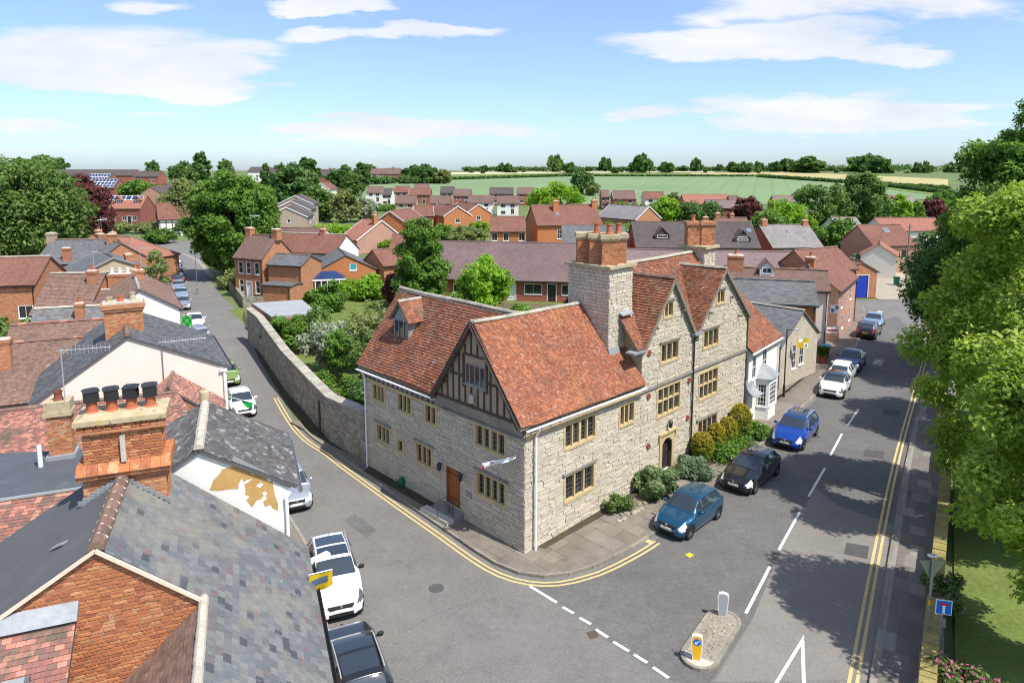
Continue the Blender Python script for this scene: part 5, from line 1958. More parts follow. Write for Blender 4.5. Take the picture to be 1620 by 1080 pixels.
# ------------------------------------------------------------------ white gable with the ochre patch
wh = thing('white_gabled_cottage', 'white rendered cottage whose gable has a peeling ochre patch', 'house', FF(22.5, 1.2, 0))
W2 = fw_wall(20.5, 3.95, -0.92)          # u = 3.95 - b
ap_u = 3.95 - 1.43
gz = lambda b: 8.16 - 0.58 * abs(b - 1.43)
mb = MB()
wall_sheet(mb, W2, [(0, 0), (4.87, 0), (4.87, gz(-0.92)), (ap_u, 8.14), (0, gz(3.95))])
w_ = Wall(FF(20.5, -0.92, 0), FF(24.7, -0.92, 0))
wall_sheet(mb, w_, [(0, 0), (4.2, 0), (4.2, 6.75), (0, 6.75)])
w_ = Wall(FF(24.7, -0.92, 0), FF(24.7, 3.95, 0))
wall_sheet(mb, w_, [(0, 0), (4.87, 0), (4.87, 6.4), (2.35, 8.0), (0, 6.4)])
w_ = Wall(FF(24.7, 3.95, 0), FF(20.5, 3.95, 0))
wall_sheet(mb, w_, [(0, 0), (4.2, 0), (4.2, 6.7), (0, 6.7)])
ww = mb.build('wall', 'white_render', wh)
# the patch where the white paint has come away: an irregular flake outline on the wall
patch = [(2.74, 6.92), (2.86, 7.22), (3.02, 7.36), (3.1, 7.5), (3.3, 7.52), (3.45, 7.58), (3.58, 7.46), (3.8, 7.5), (3.86, 7.3), (3.92, 7.18), (4.02, 7.32), (4.2, 7.3), (4.28, 7.12), (4.32, 6.9), (4.45, 6.92), (4.47, 6.7),
   (4.5, 6.45), (4.58, 6.15), (4.56, 5.96), (4.42, 6.05), (4.36, 6.18), (4.2, 6.14), (4.16, 6.32), (4.28, 6.4), (4.22, 6.52), (4.08, 6.4), (3.98, 6.38), (3.9, 6.26), (3.84, 6.2), (3.7, 6.45), (3.8, 6.55), (3.68, 6.62),
   (3.7, 6.82), (3.62, 7.14), (3.52, 6.98), (3.5, 6.82), (3.3, 6.86), (3.0, 6.86)]
mb = MB()
tris = []
from mathutils.geometry import tessellate_polygon
tp = [V((u, z, 0)) for u, z in patch]
for tri_ in tessellate_polygon([tp]):
 q = [patch[i] for i in tri_]
 ar = (q[1][0] - q[0][0]) * (q[2][1] - q[0][1]) - (q[2][0] - q[0][0]) * (q[1][1] - q[0][1])
 if ar < 0:
  q.reverse()
 mb.poly([W2(u, z, 0.004) for u, z in q])
mb.build('bare_patch', 'ochre_undercoat', ww)
for poly in ([(3.62, 6.98), (3.74, 7.06), (3.9, 7.08), (3.8, 7.0), (3.68, 6.95)], [(3.98, 6.84), (4.12, 6.92), (4.2, 6.86), (4.1, 6.76)], [(4.14, 6.6), (4.24, 6.62), (4.3, 6.54), (4.2, 6.48)]):
 mb = MB()
 mb.poly([W2(u, z, 0.008) for u, z in reversed(poly)])
 mb.build('paint_flake', 'white_render', ww)
rp = lambda a, b: FF(a, b, 8.2 - 0.58 * abs(b - 1.43))
tiled_roof(wh, [[rp(20.42, -1.2), rp(20.42, 1.43), rp(24.85, 1.43), rp(24.85, -1.2)], [rp(20.42, 4.1), rp(24.85, 4.1), rp(24.85, 1.43), rp(20.42, 1.43)]], 'slate_lichen', 0.19, 0.13, 0.014, 0.007, slab_mat='felt')
ridge_line(wh, [rp(20.42, 1.43) + V((0, 0, .05)), rp(24.85, 1.43) + V((0, 0, .05))], 'mortar_pale', 0.15, 0.4)
mb = MB()
mb.lathe(rp(24.6, 1.43), [(0.16, 0.0), (0.16, 0.42), (0.13, 0.45), (0.02, 0.46)], 14)
mb.build('flue', 'lichen_cap', wh)
gutter(wh, rp(20.4, -1.27) + V((0, 0, -.12)), rp(24.8, -1.27) + V((0, 0, -.12)), 'grey_metal', 0.07)
mb = MB()
mb.bar(W2(4.95, gz(-1.1) - .05, .03), W2(3.4, gz(0.6) + .12, .03), 0.03, 0.12)
mb.build('lead_flashing', 'lead', wh)
pipe(wh, [W2(4.93, 6.5, 0.02), W2(4.80, 6.35, 0.07), W2(4.78, 4.9, 0.07), W2(4.78, 0.1, 0.07)], 0.055)
w_ = Wall(FF(20.5, -0.92, 0), FF(24.7, -0.92, 0))
sash(w_, wh, 1.4, 2.4, 4.6, 5.9, 2, 2, recess=-0.03)

# ------------------------------------------------------------------ flat-roofed back extension with tiled skirts
fx = thing('flat_roofed_extension', 'dark flat felt roof with tiled skirts and a slim brick chimney, left edge', 'extension', FF(25, 6, 0))
mb = MB()
mb.box8([FF(24.2, 4.3, 5.9), FF(27.6, 5.0, 5.9), FF(29.0, 10.6, 5.9), FF(24.2, 10.6, 5.9), FF(24.2, 4.3, 6.0), FF(27.6, 5.0, 6.0), FF(29.0, 10.6, 6.0), FF(24.2, 10.6, 6.0)])
fxr = mb.build('flat_roof', 'felt_blue', fx)
mb = MB()
mb.bar(FF(24.2, 4.3, 6.02), FF(24.2, 10.6, 6.02), 0.09, 0.07)
mb.build('roof_edge', 'pale_metal', fx)
mb = MB()
for (p, q) in ((FF(22.3, 10.6, 0), FF(22.3, 4.4, 0)), (FF(22.3, 4.4, 0), FF(28, 5.0, 0)), (FF(29, 10.6, 0), FF(22.3, 10.6, 0))):
 w_ = Wall(p, q)
 wall_sheet(mb, w_, [(0, 0), (w_.len, 0), (w_.len, 4.5), (0, 4.5)])
mb.build('wall', 'white_render', fx)
tiled_roof(fx, [[FF(24.2, 4.2, 5.96), FF(24.2, 8.3, 5.96), FF(22.0, 7.2, 4.3), FF(22.0, 4.2, 4.3)], [FF(24.2, 8.3, 5.96), FF(24.2, 10.6, 5.96), FF(22.3, 10.6, 4.3), FF(22.0, 7.2, 4.3)]],
   'clay_pink', 0.165, 0.11, 0.016, 0.006, slab_mat='felt')
mb = MB()
mb.tube([FF(26.6, 6.75, 5.95), FF(26.6, 6.75, 6.75)], 0.075, 10)
mb.build('vent_pipe', 'white_plastic', fx)
mb = MB()
mb.box(FF, 27.1, 27.7, 5.9, 6.6, 5.9, 8.0)
sc_ = mb.build('chimney', 'brick_joint', fx)
cb = Pieces()
brick_faces(cb, FF, 27.1, 27.7, 5.9, 6.6, 6.15, 7.55, 0.08, 0.19, 0.24, proud=(-0.002, 0.014), joint=0.012, depth=0.04, jit=0.003)
cb.finish(sc_, 'brick', 'chimney_bricks', 'brick', 60)
mb = MB()
mb.box(FF, 27.02, 27.78, 5.82, 6.68, 7.55, 7.7)
mb.box(FF, 27.06, 27.74, 5.86, 6.64, 7.7, 8.05)
mb.build('chimney_cap', 'lichen_cap', sc_)
pot(sc_, FF(27.4, 6.25, 8.05), 0.32, 0.14, 'rust_plate')
mb = MB()
mb.box(FF, 27.0, 27.8, 5.8, 6.7, 5.9, 6.14)
mb.build('lead_flashing', 'lead', sc_)
aerial(sc_, FF(27.15, 6.0, 8.0), 1.9, 78, 12, 1.6)

# ------------------------------------------------------------------ low tiled cottage below the cream gable
pk = thing('pink_tiled_cottage', 'low cottage with mottled pink tiles below the cream gable', 'cottage', FF(36, 5, 0))
mb = MB()
for (p, q, h) in ((FF(33.8, 11, 0), FF(33.8, 1.6, 0), 3.1), (FF(33.8, 1.6, 0), FF(41, 1.6, 0), 3.1), (FF(40.5, 11, 0), FF(33.8, 11, 0), 3.1)):
 w_ = Wall(p, q)
 wall_sheet(mb, w_, [(0, 0), (w_.len, 0), (w_.len, h), (0, h)])
mb.build('wall', 'white_render', pk)
tiled_roof(pk, [[FF(33.4, 1.5, 3.0), FF(37.2, 3.4, 4.95), FF(37.2, 11, 4.95), FF(33.4, 11, 3.0)], [FF(40.9, 3.4, 3.0), FF(40.9, 11, 3.0), FF(37.2, 11, 4.95), FF(37.2, 3.4, 4.95)]],
   'clay_pink', 0.165, 0.11, 0.016, 0.006, slab_mat='felt')
tiled_roof(pk, [[FF(37.6, 1.3, 3.1), FF(37.6, 3.85, 5.1), FF(41.6, 3.85, 5.1), FF(41.0, 1.3, 3.1)], [FF(37.6, 6.3, 3.1), FF(41.6, 6.3, 3.1), FF(41.6, 3.85, 5.1), FF(37.6, 3.85, 5.1)]],
   'clay_pink', 0.165, 0.11, 0.016, 0.006, slab_mat='felt')
mb = MB()
mb.poly([FF(37.65, 6.2, 3.1), FF(37.65, 1.4, 3.1), FF(37.65, 3.85, 5.02)])
mb.build('gable', 'brick_far', pk)
ridge_line(pk, [FF(37.6, 3.85, 5.13), FF(41.6, 3.85, 5.13)], 'clay_brown', 0.1, 0.4)
ridge_line(pk, [FF(37.2, 3.4, 4.98), FF(37.2, 11, 4.98)], 'clay_brown', 0.11, 0.4)

# ------------------------------------------------------------------ cream-gabled house
FC = Frame((-16.06, 37.7), -30)
cg = thing('cream_gabled_house', 'tall cream rendered gable wall under a dark slate roof with television aerials', 'house', FC(4, 4.5, 0))
WC = Wall(FC(0, 9.24, 0), FC(0, 0.12, 0))      # u = 9.24 - b
mb = MB()
wall_sheet(mb, WC, [(0, 0), (9.12, 0), (9.12, 5.0), (9.24 - 4.87, 7.25), (0, 4.3)])
for (p, q, h) in ((FC(0, 0.12, 0), FC(8.8, 0.12, 0), 4.95), (FC(8.8, 9.1, 0), FC(0, 9.1, 0), 4.4)):
 w_ = Wall(p, q)
 wall_sheet(mb, w_, [(0, 0), (w_.len, 0), (w_.len, h), (0, h)])
w_ = Wall(FC(8.8, 0.12, 0), FC(8.8, 9.1, 0))
wall_sheet(mb, w_, [(0, 0), (8.98, 0), (8.98, 4.3), (4.7, 7.2), (0, 4.9)])
cwall = mb.build('wall', 'cream_render', cg)
RC0 = [FC(-0.1, -0.15, 4.98), FC(-0.1, 4.87, 7.36), FC(9.0, 4.87, 7.36), FC(9.0, -0.15, 4.98)]
RC1 = [FC(-0.1, 9.4, 4.28), FC(9.0, 9.4, 4.28), FC(9.0, 4.87, 7.36), FC(-0.1, 4.87, 7.36)]
tiled_roof(cg, [RC0, RC1], 'slate_dark', 0.25, 0.19, 0.012, 0.004, slab_mat='felt', lift=0.006)
ridge_line(cg, [FC(-0.1, 4.87, 7.4), FC(9.0, 4.87, 7.4)], 'clay_brown', 0.13, 0.4)
gutter(cg, FC(-0.1, -0.22, 4.9), FC(9.0, -0.22, 4.9), 'black_metal')
pipe(cg, [WC(9.0, 4.75, 0.08), WC(9.0, 0.1, 0.08)], 0.075)
mb = MB()
wbox(mb, WC, 8.75, 9.15, 4.8, 4.95, 0, 0.16)
mb.build('eaves_box', 'white_paint', cg)
mb = MB()
mb.box(FC, 2.6, 3.7, 4.0, 5.9, 6.0, 8.7)
cch = mb.build('chimney', 'brick_joint', cg)
cb = Pieces()
brick_faces(cb, FC, 2.6, 3.7, 4.0, 5.9, 6.3, 8.25, 0.085, 0.2, 0.25, proud=(-0.002, 0.014), joint=0.014, depth=0.04, jit=0.003)
cb.finish(cch, 'brick', 'chimney_bricks', 'brick', 150)
mb = MB()
mb.box(FC, 2.52, 3.78, 3.92, 5.98, 8.25, 8.4)
mb.box(FC, 2.46, 3.84, 3.86, 6.04, 8.4, 8.65)
mb.build('chimney_cap', 'brick_far', cch)
mb = MB()
mb.box(FC, 2.56, 3.74, 3.96, 5.94, 8.65, 8.74)
mb.build('flaunching', 'mortar_pale', cch)
for b, m_, h in ((5.6, 'lichen_cap', 0.3), (5.05, 'terracotta', 0.35), (4.45, 'lichen_cap', 0.5)):
 pot(cch, FC(3.15, b, 8.7), h, 0.16, m_)
mb = MB()
mb.tube([WC(5.95, 2.0, 0.1), WC(5.95, 7.2, 0.1)], 0.022, 6)
mst = mb.build('aerial_mast', 'grey_metal', cg)
aerial(mst, WC(5.95, 5.9, 0.1), 1.0, 70, 16, 2.2)

# ------------------------------------------------------------------ houses of the village
def house(name, label, R0, R1, zr, hw, ze, wall, roof, wins=(), doors=(), chims=(), cat='house', group=None, gz=0.0, barge=None, ridge='clay_brown',
   hl=None, over=0.25, verge=0.15, gut='black_metal', zf=None, solar=None, dorm=(), hip0=0.0, hip1=0.0, lights=(), frame='white_paint', tile=None):
 """R0, R1: ends of the ridge (left, right seen from the camera); near side lies to the right of R0 -> R1"""
 R0, R1 = V((R0[0], R0[1], 0)), V((R1[0], R1[1], 0))
 d = (R1 - R0).normalized()
 n = V((d.y, -d.x, 0))                         # towards the near side
 hl = hw if hl is None else hl
 zf = ze if zf is None else zf
 base = (R0 + R1) / 2
 t = thing(name, label, cat, (base.x, base.y, gz), group)
 up = lambda p, z: V((p.x, p.y, gz + z))
 N0, N1, F0, F1 = R0 + n * hw, R1 + n * hw, R0 - n * hl, R1 - n * hl
 L = (R1 - R0).length
 walls = {'n': (Wall(up(N0, 0), up(N1, 0)), [(0, 0), (L, 0), (L, ze), (0, ze)]),
    'e': (Wall(up(N1, 0), up(F1, 0)), [(0, 0), (hw + hl, 0), (hw + hl, zf)] + ([(hw, zr)] if hip1 == 0 else []) + [(0, ze)]),
    'w': (Wall(up(F0, 0), up(N0, 0)), [(0, 0), (hw + hl, 0), (hw + hl, ze)] + ([(hl, zr)] if hip0 == 0 else []) + [(0, zf)]),
    'f': (Wall(up(F1, 0), up(F0, 0)), [(0, 0), (L, 0), (L, zf), (0, zf)])}
 holes = {k: [] for k in walls}
 for w in wins:                                # (wall, u, z0, w, h, cols, rows[, glass])
  k, u, z0, ww, hh = w[:5]
  W, _ = walls[k]
  u = u * W.len if isinstance(u, float) and 0 < u < 1 else u
  holes[k].append(sash(W, t, u - ww / 2, u + ww / 2, z0, z0 + hh, w[5] if len(w) > 5 else 2, w[6] if len(w) > 6 else 2,
        frame=frame, glass=w[7] if len(w) > 7 else 'window_glass', recess=0.05))
 for w in doors:                               # (wall, u, w, h, mat)
  k, u, ww, hh, m_ = w
  W, _ = walls[k]
  u = u * W.len if isinstance(u, float) and 0 < u < 1 else u
  holes[k].append(plank_door(W, t, u - ww / 2, u + ww / 2, 0.05, hh, m_, 4, frame=frame, recess=0.07))
 mb = MB()
 for k, (W, poly) in walls.items():
  wall_sheet(mb, W, poly, holes[k])
 mb.build('wall', wall, t)
 sn, sf = (zr - ze) / hw, (zr - zf) / hl
 v0, v1 = d * (-verge), d * verge
 o0, o1 = d * hip0, d * (-hip1)
 Ra, Rb = up(R0 + (v0 if hip0 == 0 else o0), zr + .08), up(R1 + (v1 if hip1 == 0 else o1), zr + .08)
 ev0 = v0 if hip0 == 0 else d * (-over)
 ev1 = v1 if hip1 == 0 else d * over
 Na, Nb = up(N0 + n * over + ev0, ze - sn * over + .08), up(N1 + n * over + ev1, ze - sn * over + .08)
 Fa, Fb = up(F0 - n * over + ev0, zf - sf * over + .08), up(F1 - n * over + ev1, zf - sf * over + .08)
 polys = [[Na, Nb, Rb, Ra], [Fb, Fa, Ra, Rb]]
 if hip0:
  polys.append([Fa, Na, Ra])
 if hip1:
  polys.append([Nb, Fb, Rb])
 if tile:
  rf = tiled_roof(t, polys, roof, tile[0], tile[1], 0.016, 0.006, slab_mat='felt')
 else:
  mb = MB()
  for p in polys:
   roof_slab(mb, p, 0.1)
  rf = mb.build('roof', roof, t)
 if ridge:
  pts = [Ra + V((0, 0, .03)), Rb + V((0, 0, .03))]
  ridge_line(rf, pts, ridge, 0.12, 0.45)
  for hp, A_, c0, c1 in ((hip0, Ra, Na, Fa), (hip1, Rb, Nb, Fb)):
   if hp:
    ridge_line(rf, [A_ + V((0, 0, .03)), c0 + V((0, 0, .03))], ridge, 0.1, 0.5, name='hip_tile')
    ridge_line(rf, [A_ + V((0, 0, .03)), c1 + V((0, 0, .03))], ridge, 0.1, 0.5, name='hip_tile')
 if barge:
  for (A_, B_, hp, sgn) in ((Ra, Na, hip0, -1), (Ra, Fa, hip0, -1), (Rb, Nb, hip1, 1), (Rb, Fb, hip1, 1)):
   if hp == 0:
    mb = MB()
    off = d * (0.03 * sgn) + V((0, 0, -0.06))
    mb.bar(A_ + off, B_ + off, 0.05, 0.2)
    mb.build('bargeboard', barge, t)
 if gut:
  gutter(t, Na + V((0, 0, -.1)) + n * .05, Nb + V((0, 0, -.1)) + n * .05, gut, 0.07)
  if base.y < 130:
   c_ = up(N1 - d * 0.15 + n * 0.07, 0)
   pipe(t, [c_ + V((0, 0, ze - .3)), c_], 0.045, gut)
 for c in chims:                               # (s along ridge 0..1, offset to near side, w, d, top above ridge, pots[, mat])
  s, off, w, dd, top, pots = c[:6]
  p = R0 + d * (L * s) + n * off
  zb = zr - abs(off) * sn - 0.5
  chimney(t, (p.x, p.y), gz + zb, gz + zr + top, w, dd, math.degrees(math.atan2(d.x, d.y)), c[6] if len(c) > 6 else wall, pots=pots, cap=c[6] if len(c) > 6 else wall,
    potmat=c[7] if len(c) > 7 else 'terracotta')
  if base.y < 140 and pots < 3 and random.random() < 0.45:
   aerial(t, (p.x + .2, p.y, gz + zr + top), random.uniform(1.2, 2.0), random.uniform(40, 120), 9, 1.1)
 npl = lambda u, s, q: up(R0 + d * u + n * (hw * s), zr - (zr - ze) * s + 0.1 + q)
 for (u, s, w, h) in lights:                   # roof lights on the near slope: (u, s down slope 0..1, width, slope length)
  ln = math.hypot(hw, zr - ze)
  s1 = s + h / ln
  mb = MB()
  P_ = [npl(u - w / 2, s1, 0), npl(u + w / 2, s1, 0), npl(u + w / 2, s, 0), npl(u - w / 2, s, 0)]
  mb.box8(P_ + [p + V((0, 0, 0.1)) for p in P_])
  lo = mb.build('roof_light', 'grey_metal', t)
  mb = MB()
  c = sum(P_, V((0, 0, 0))) / 4
  mb.poly([c + (p - c) * 0.8 + V((0, 0, .115)) for p in P_])
  mb.build('pane', 'sky_glass', lo)
 if solar:
  u0, u1, s0, s1, nu, ns = solar
  for i in range(nu):
   for j in range(ns):
    a0 = u0 + (u1 - u0) * i / nu
    a1 = u0 + (u1 - u0) * (i + 0.94) / nu
    b0 = s0 + (s1 - s0) * j / ns
    b1 = s0 + (s1 - s0) * (j + 0.94) / ns
    P_ = [npl(a0, b1, .06), npl(a1, b1, .06), npl(a1, b0, .06), npl(a0, b0, .06)]
    mb = MB()
    mb.box8(P_ + [p + V((0, 0, .05)) for p in P_])
    so = mb.build('solar_panel', 'white_paint', t)
    mb = MB()
    c = sum(P_, V((0, 0, 0))) / 4
    mb.poly([c + (p - c) * 0.88 + V((0, 0, .055)) for p in P_])
    mb.build('pane', 'solar_panel', so)
 for dm in dorm:                               # gabled dormers on the near slope: (u, s, width, height, mat, roof[, face])
  u, s, w, h, m_, rm = dm[:6]
  c = npl(u, s, 0)
  mb = MB()
  back = h / max(sn, 0.3) + 0.5
  A0, A1 = c - d * (w / 2), c + d * (w / 2)
  z1 = V((0, 0, h))
  ap = c + V((0, 0, h + w * 0.5))
  mb.poly([A0, A1, A1 + z1, ap, A0 + z1])
  mb.poly([A1, A1 - n * back, A1 - n * back + z1, A1 + z1])
  mb.poly([A0 - n * back, A0, A0 + z1, A0 - n * back + z1])
  do = mb.build('dormer', m_, t)
  mb = MB()
  ov = 0.18
  for sg in (-1, 1):
   e = c + d * (sg * (w / 2 + ov)) + V((0, 0, h - ov))
   P_ = [e + n * .15, ap + n * .15 + V((0, 0, .06)), ap - n * (back + w * .6) + V((0, 0, .06)), e - n * back]
   roof_slab(mb, P_, 0.07)
  mb.build('dormer_roof', rm, do)
  Wd = Wall(A0 + n * 0.02, A1 + n * 0.02)
  Wd.o = A0 + n * 0.02
  sash(Wd, do, w * 0.14, w * 0.86, 0.2, h - 0.02, 2, 1, frame=frame, glass='window_glass', recess=-0.02, sill=None, fw=0.08)
 return t


G_OLD = 'old cottages along the left side of the lane'
# --- left side, behind the cream gable
house('tiled_back_range', 'brown tiled range with white ridge joints behind the cream gable', (-29.89, 39.56, 5.80), (-26.48, 41.10, 5.80), 5.8, 3.0, 3.2, 'brick_far', 'clay_brown', ridge='clay_pink', chims=((0.04, 1.2, 0.6, 0.6, 0.6, 0),), tile=(0.17, 0.13))
house('tiled_back_range', 'second brown tiled range, parallel to the one by the cream gable', (-33.04, 44.38, 5.80), (-28.03, 46.32, 5.80), 5.8, 3.2, 3.0, 'brick_far', 'clay_brown', ridge='clay_pink', tile=(0.17, 0.13))
house('slate_back_range', 'small blue grey slate roof with a slim brick chimney in the yards', (-35.16, 49.78, 5.80), (-30.48, 51.22, 5.80), 5.8, 2.8, 3.4, 'brick_far', 'slate', ridge='mortar_pale', chims=((0.62, 0.9, 0.55, 0.55, 0.5, 1),), tile=(0.28, 0.2))
house('brown_roofed_cottage', 'cottage with a plain brown tiled roof behind the slate range', (-40.24, 59.33, 7.00), (-35.92, 59.70, 7.00), 7.0, 3.4, 4.2, 'brick_far', 'clay_brown', ridge='coping_stone', chims=((0.86, 0.8, 0.7, 0.6, 0.4, 1),), tile=(0.2, 0.15))
house('mossy_roofed_cottage', 'mossy stone tiled roof ridge between two brick chimneys on the left', (-36.94, 61.41, 6.80), (-33.98, 62.19, 6.80), 6.8, 3.2, 4.2, 'brick_far', 'slate_lichen', ridge='coping_stone', tile=(0.2, 0.15),
  chims=((0.55, 1.5, 1.9, 0.6, 0.1, 3, 'brick_far', 'white_plastic'), (0.92, 1.0, 0.7, 0.7, 0.4, 1)))
house('low_brown_outbuilding', 'low brown roofed outbuilding in front of the twin chimneys', (-38.59, 58.05, 5.60), (-34.96, 59.31, 5.60), 5.6, 2.2, 3.6, 'brick_far', 'clay_brown', ridge='mortar_pale', tile=(0.2, 0.15))
house('white_gabled_house', 'white gabled house with a brown roof beside the parked silver cars', (-28.7, 52.0), (-35.0, 62.6), 6.9, 2.7, 5.2, 'white_render', 'clay_brown', hl=3.6, zf=4.6, ridge='coping_stone', gut='black_metal', tile=(0.2, 0.15), chims=((0.55, 0.3, 0.8, 0.7, 0.7, 2, 'brick_far'),))
house('buff_gabled_house', 'buff brick gable with dark verge among the left hand roofs', (-43.0, 73.3), (-48.1, 79.4), 6.7, 3.3, 5.3, 'brick_buff', 'slate_far', ridge='slate_dark', barge='grey_timber', hl=3.6, zf=5.0,
  chims=((0.1, 1.6, 1.0, 0.7, 0.2, 0, 'brick_far'),))
house('dark_roofed_brick_house', 'orange brick house with a long dark roof and tall end chimney by the big tree', (-57.32, 85.08, 7.40), (-49.73, 85.87, 7.40), 7.4, 4.2, 5.0, 'brick_far', 'slate_far', wins=(('n', 0.32, 3.2, 0.9, 1.2, 1, 1), ('n', 0.62, 3.6, 0.5, 0.6, 1, 1)),
  chims=((-0.01, 0.0, 0.9, 0.8, 0.9, 0, 'brick_beige'), (0.45, 3.6, 0.8, 0.7, -0.6, 0), (0.98, 1.0, 1.0, 0.7, 0.8, 0)))
house('red_roofed_brick_house', 'orange brick house with plain red brown roof at the left picture edge', (-54.27, 68.65, 7.20), (-47.77, 70.19, 7.20), 7.2, 4.0, 5.0, 'brick_far', 'clay_far', ridge='coping_stone', wins=(('n', 0.86, 1.6, 1.3, 1.3, 2, 1),))
house('slate_corner_house', 'slate roofed cottage with brick gable chimney near the far bend', (-53.5, 87.5), (-48.0, 83.6), 7.2, 3.0, 5.2, 'brick_far', 'slate_far', chims=((0.3, 0.2, 0.9, 0.8, 0.9, 0),))
house('red_hipped_cottage', 'cottage with steep red roof where the lane bends', (-62, 101), (-51.0, 96.6), 6.5, 4.4, 3.8, 'brick_far', 'clay_red', hip1=4.2, chims=((0.1, 0, 0.7, 0.7, 0.8, 1), (0.35, 0, 0.7, 0.7, 0.6, 1)))
# --- right of the lane
house('victorian_brick_house', 'orange brick villa with two chimneys beside the big street tree', (-33.9, 88.2), (-29.6, 86.0), 7.8, 2.6, 5.3, 'brick_far', 'brown_far', hl=2.6, ridge='clay_brown',
  wins=(('n', 0.22, 0.8, 0.8, 1.6, 1, 2), ('n', 0.8, 0.8, 0.8, 1.6, 1, 2), ('n', 0.22, 3.2, 0.8, 1.5, 1, 2), ('n', 0.5, 3.2, 0.8, 1.5, 1, 2), ('n', 0.8, 3.2, 0.8, 1.5, 1, 2)), doors=(('n', 0.5, 0.9, 2.2, 'white_paint'),), chims=((0.02, 0, 0.9, 0.8, 0.9, 0), (0.98, 0.0, 0.9, 0.8, 0.9, 0)))
house('brick_wing', 'lower brick rear wing of the villa with lean-to roof', (-29.5, 85.6), (-25.0, 84.2), 5.6, 2.0, 4.6, 'brick_far', 'slate_far', hl=2.4, wins=(('n', 0.8, 0.9, 0.7, 1.2, 1, 2),))
house('brick_garage', 'small flat roofed brick outhouse against the villa', (-29.5, 82.2), (-25.8, 81.0), 2.6, 1.3, 2.45, 'brick_far', 'slate_far', hl=1.3, ridge=None, over=0.12, cat='outhouse')
house('brick_barn', 'orange brick barn with teal shutters and slate roof in the garden', (-22.1, 90.2), (-25.2, 98.5), 4.9, 4.0, 2.9, 'brick_orange', 'slate_far', hl=4.0, ridge='slate_dark', wins=(('w', 0.62, 2.8, 0.9, 0.95, 1, 1, 'teal_door'), ('w', 0.12, 0.3, 0.7, 1.7, 1, 2)),
  doors=(('w', 0.34, 1.1, 2.2, 'teal_door'),), cat='barn')
house('white_walled_cottage', 'long brown roofed cottage with white wall behind the brick villa', (-37.5, 104.5), (-24.4, 100.5), 6.6, 3.4, 4.3, 'white_render', 'clay_far', ridge='coping_stone', wins=(('n', 0.6, 2.0, 1.3, 1.2, 3, 2), ('n', 0.88, 2.0, 1.3, 1.2, 3, 2)), chims=((0.72, 0, 0.7, 0.7, 0.8, 1, 'brick_far'),))
house('grey_brown_roof_house', 'low house with sage brown roof beside the beige terrace', (-42, 116), (-31, 114), 6.4, 4.0, 4.0, 'cream_render', 'brown_far')
for k in range(3):
 house('stepped_terrace_house', ('nearest', 'middle', 'farthest')[k] + ' of three stepped beige brick terrace houses with white verges', (-52.0 - k * 2.6, 158 + k * 11.5), (-53.6 - k * 2.6, 168.5 + k * 11.5), 7.6 + k * 0.9, 4.6, 5.4 + k * 0.9, 'brick_beige', 'dark_tile', hl=4.6,
   barge='white_paint', wins=(('w', 0.55, 4.0, 0.7, 0.9, 1, 1), ('n', 0.5, 3.6, 1.4, 1.1, 3, 1), ('n', 0.5, 1.0, 1.8, 1.2, 3, 1)), group='stepped terrace houses')
house('red_hipped_bungalow', 'bungalow with bright red hipped roof in the middle distance', (-30.16, 139.04, 6.20), (-25.90, 135.49, 6.20), 6.2, 6.0, 2.8, 'brick_pink', 'clay_red', hip0=0.0, ridge='clay_brown', barge='white_paint', wins=(('n', 0.5, 0.9, 1.6, 1.2, 3, 1),), chims=((0.9, 1.2, 0.8, 0.8, 1.2, 1, 'brick_orange'),), hl=5.0)
house('red_roofed_cottage', 'red tiled cottage roof behind the conical garden tree', (-19.52, 112.17, 5.60), (-15.16, 112.17, 5.60), 5.6, 3.6, 3.2, 'brick_far', 'clay_far')
house('dark_red_roof_cottage', 'dim red brown roof just behind the teal shuttered barn', (-19.02, 93.09, 5.20), (-16.12, 95.40, 5.20), 5.2, 3.0, 3.4, 'brick_far', 'clay_far')
# estate of orange brick houses
for k, (px0, px1, lab) in enumerate((((-26.35, 148.12, 7.20), (-23.28, 157.90, 7.20), 'leftmost orange brick estate house, partly behind a bush'), ((-24.44, 171.27, 7.40), (-19.97, 172.10, 7.20), 'second orange brick estate house from the left, with porch gable'),
          ((-19.35, 181.21, 7.40), (-13.39, 169.06, 7.20), 'third orange brick estate house with white verge'), ((-14.87, 192.37, 7.40), (-8.71, 178.52, 7.20), 'rightmost orange brick estate house with white verge'))):
 house('estate_house', lab, px0, px1, 7.3, 3.6, 5.0, 'brick_orange', 'clay_far', barge='white_paint', hl=3.6, wins=(('n', 0.75, 3.2, 1.6, 1.1, 3, 1), ('n', 0.75, 0.9, 1.8, 1.3, 3, 1), ('e', 0.5, 3.2, 1.2, 1.1, 2, 1)), group='orange estate houses')
# big brick house and its wing
house('large_brick_house', 'large orange brick house with tall chimneys beyond the maroon terrace', (3.75, 131.44, 9.40), (16.02, 133.89, 9.40), 9.4, 5.0, 6.0, 'brick_orange', 'clay_far', chims=((0.35, 1.5, 1.1, 0.8, 0.9, 2), (0.99, 0.5, 1.1, 0.8, 0.9, 2)), wins=(('n', 0.34, 3.4, 1.0, 1.7, 2, 2), ('n', 0.62, 3.4, 1.0, 1.7, 2, 2), ('n', 0.2, 0.8, 1.1, 1.7, 2, 2)),
  lights=((4.4, 0.42, 0.7, 0.9),))
house('brick_house_wing', 'lower left wing of the large brick house with three white windows', (-3.83, 125.77, 7.60), (2.32, 125.77, 7.60), 7.6, 4.2, 5.3, 'brick_orange', 'clay_far', wins=(('n', 0.12, 3.6, 1.0, 1.4, 2, 1), ('n', 0.45, 3.6, 1.0, 1.4, 2, 1), ('n', 0.9, 3.6, 1.0, 1.4, 2, 1), ('n', 0.4, 0.8, 1.0, 1.4, 2, 1)))
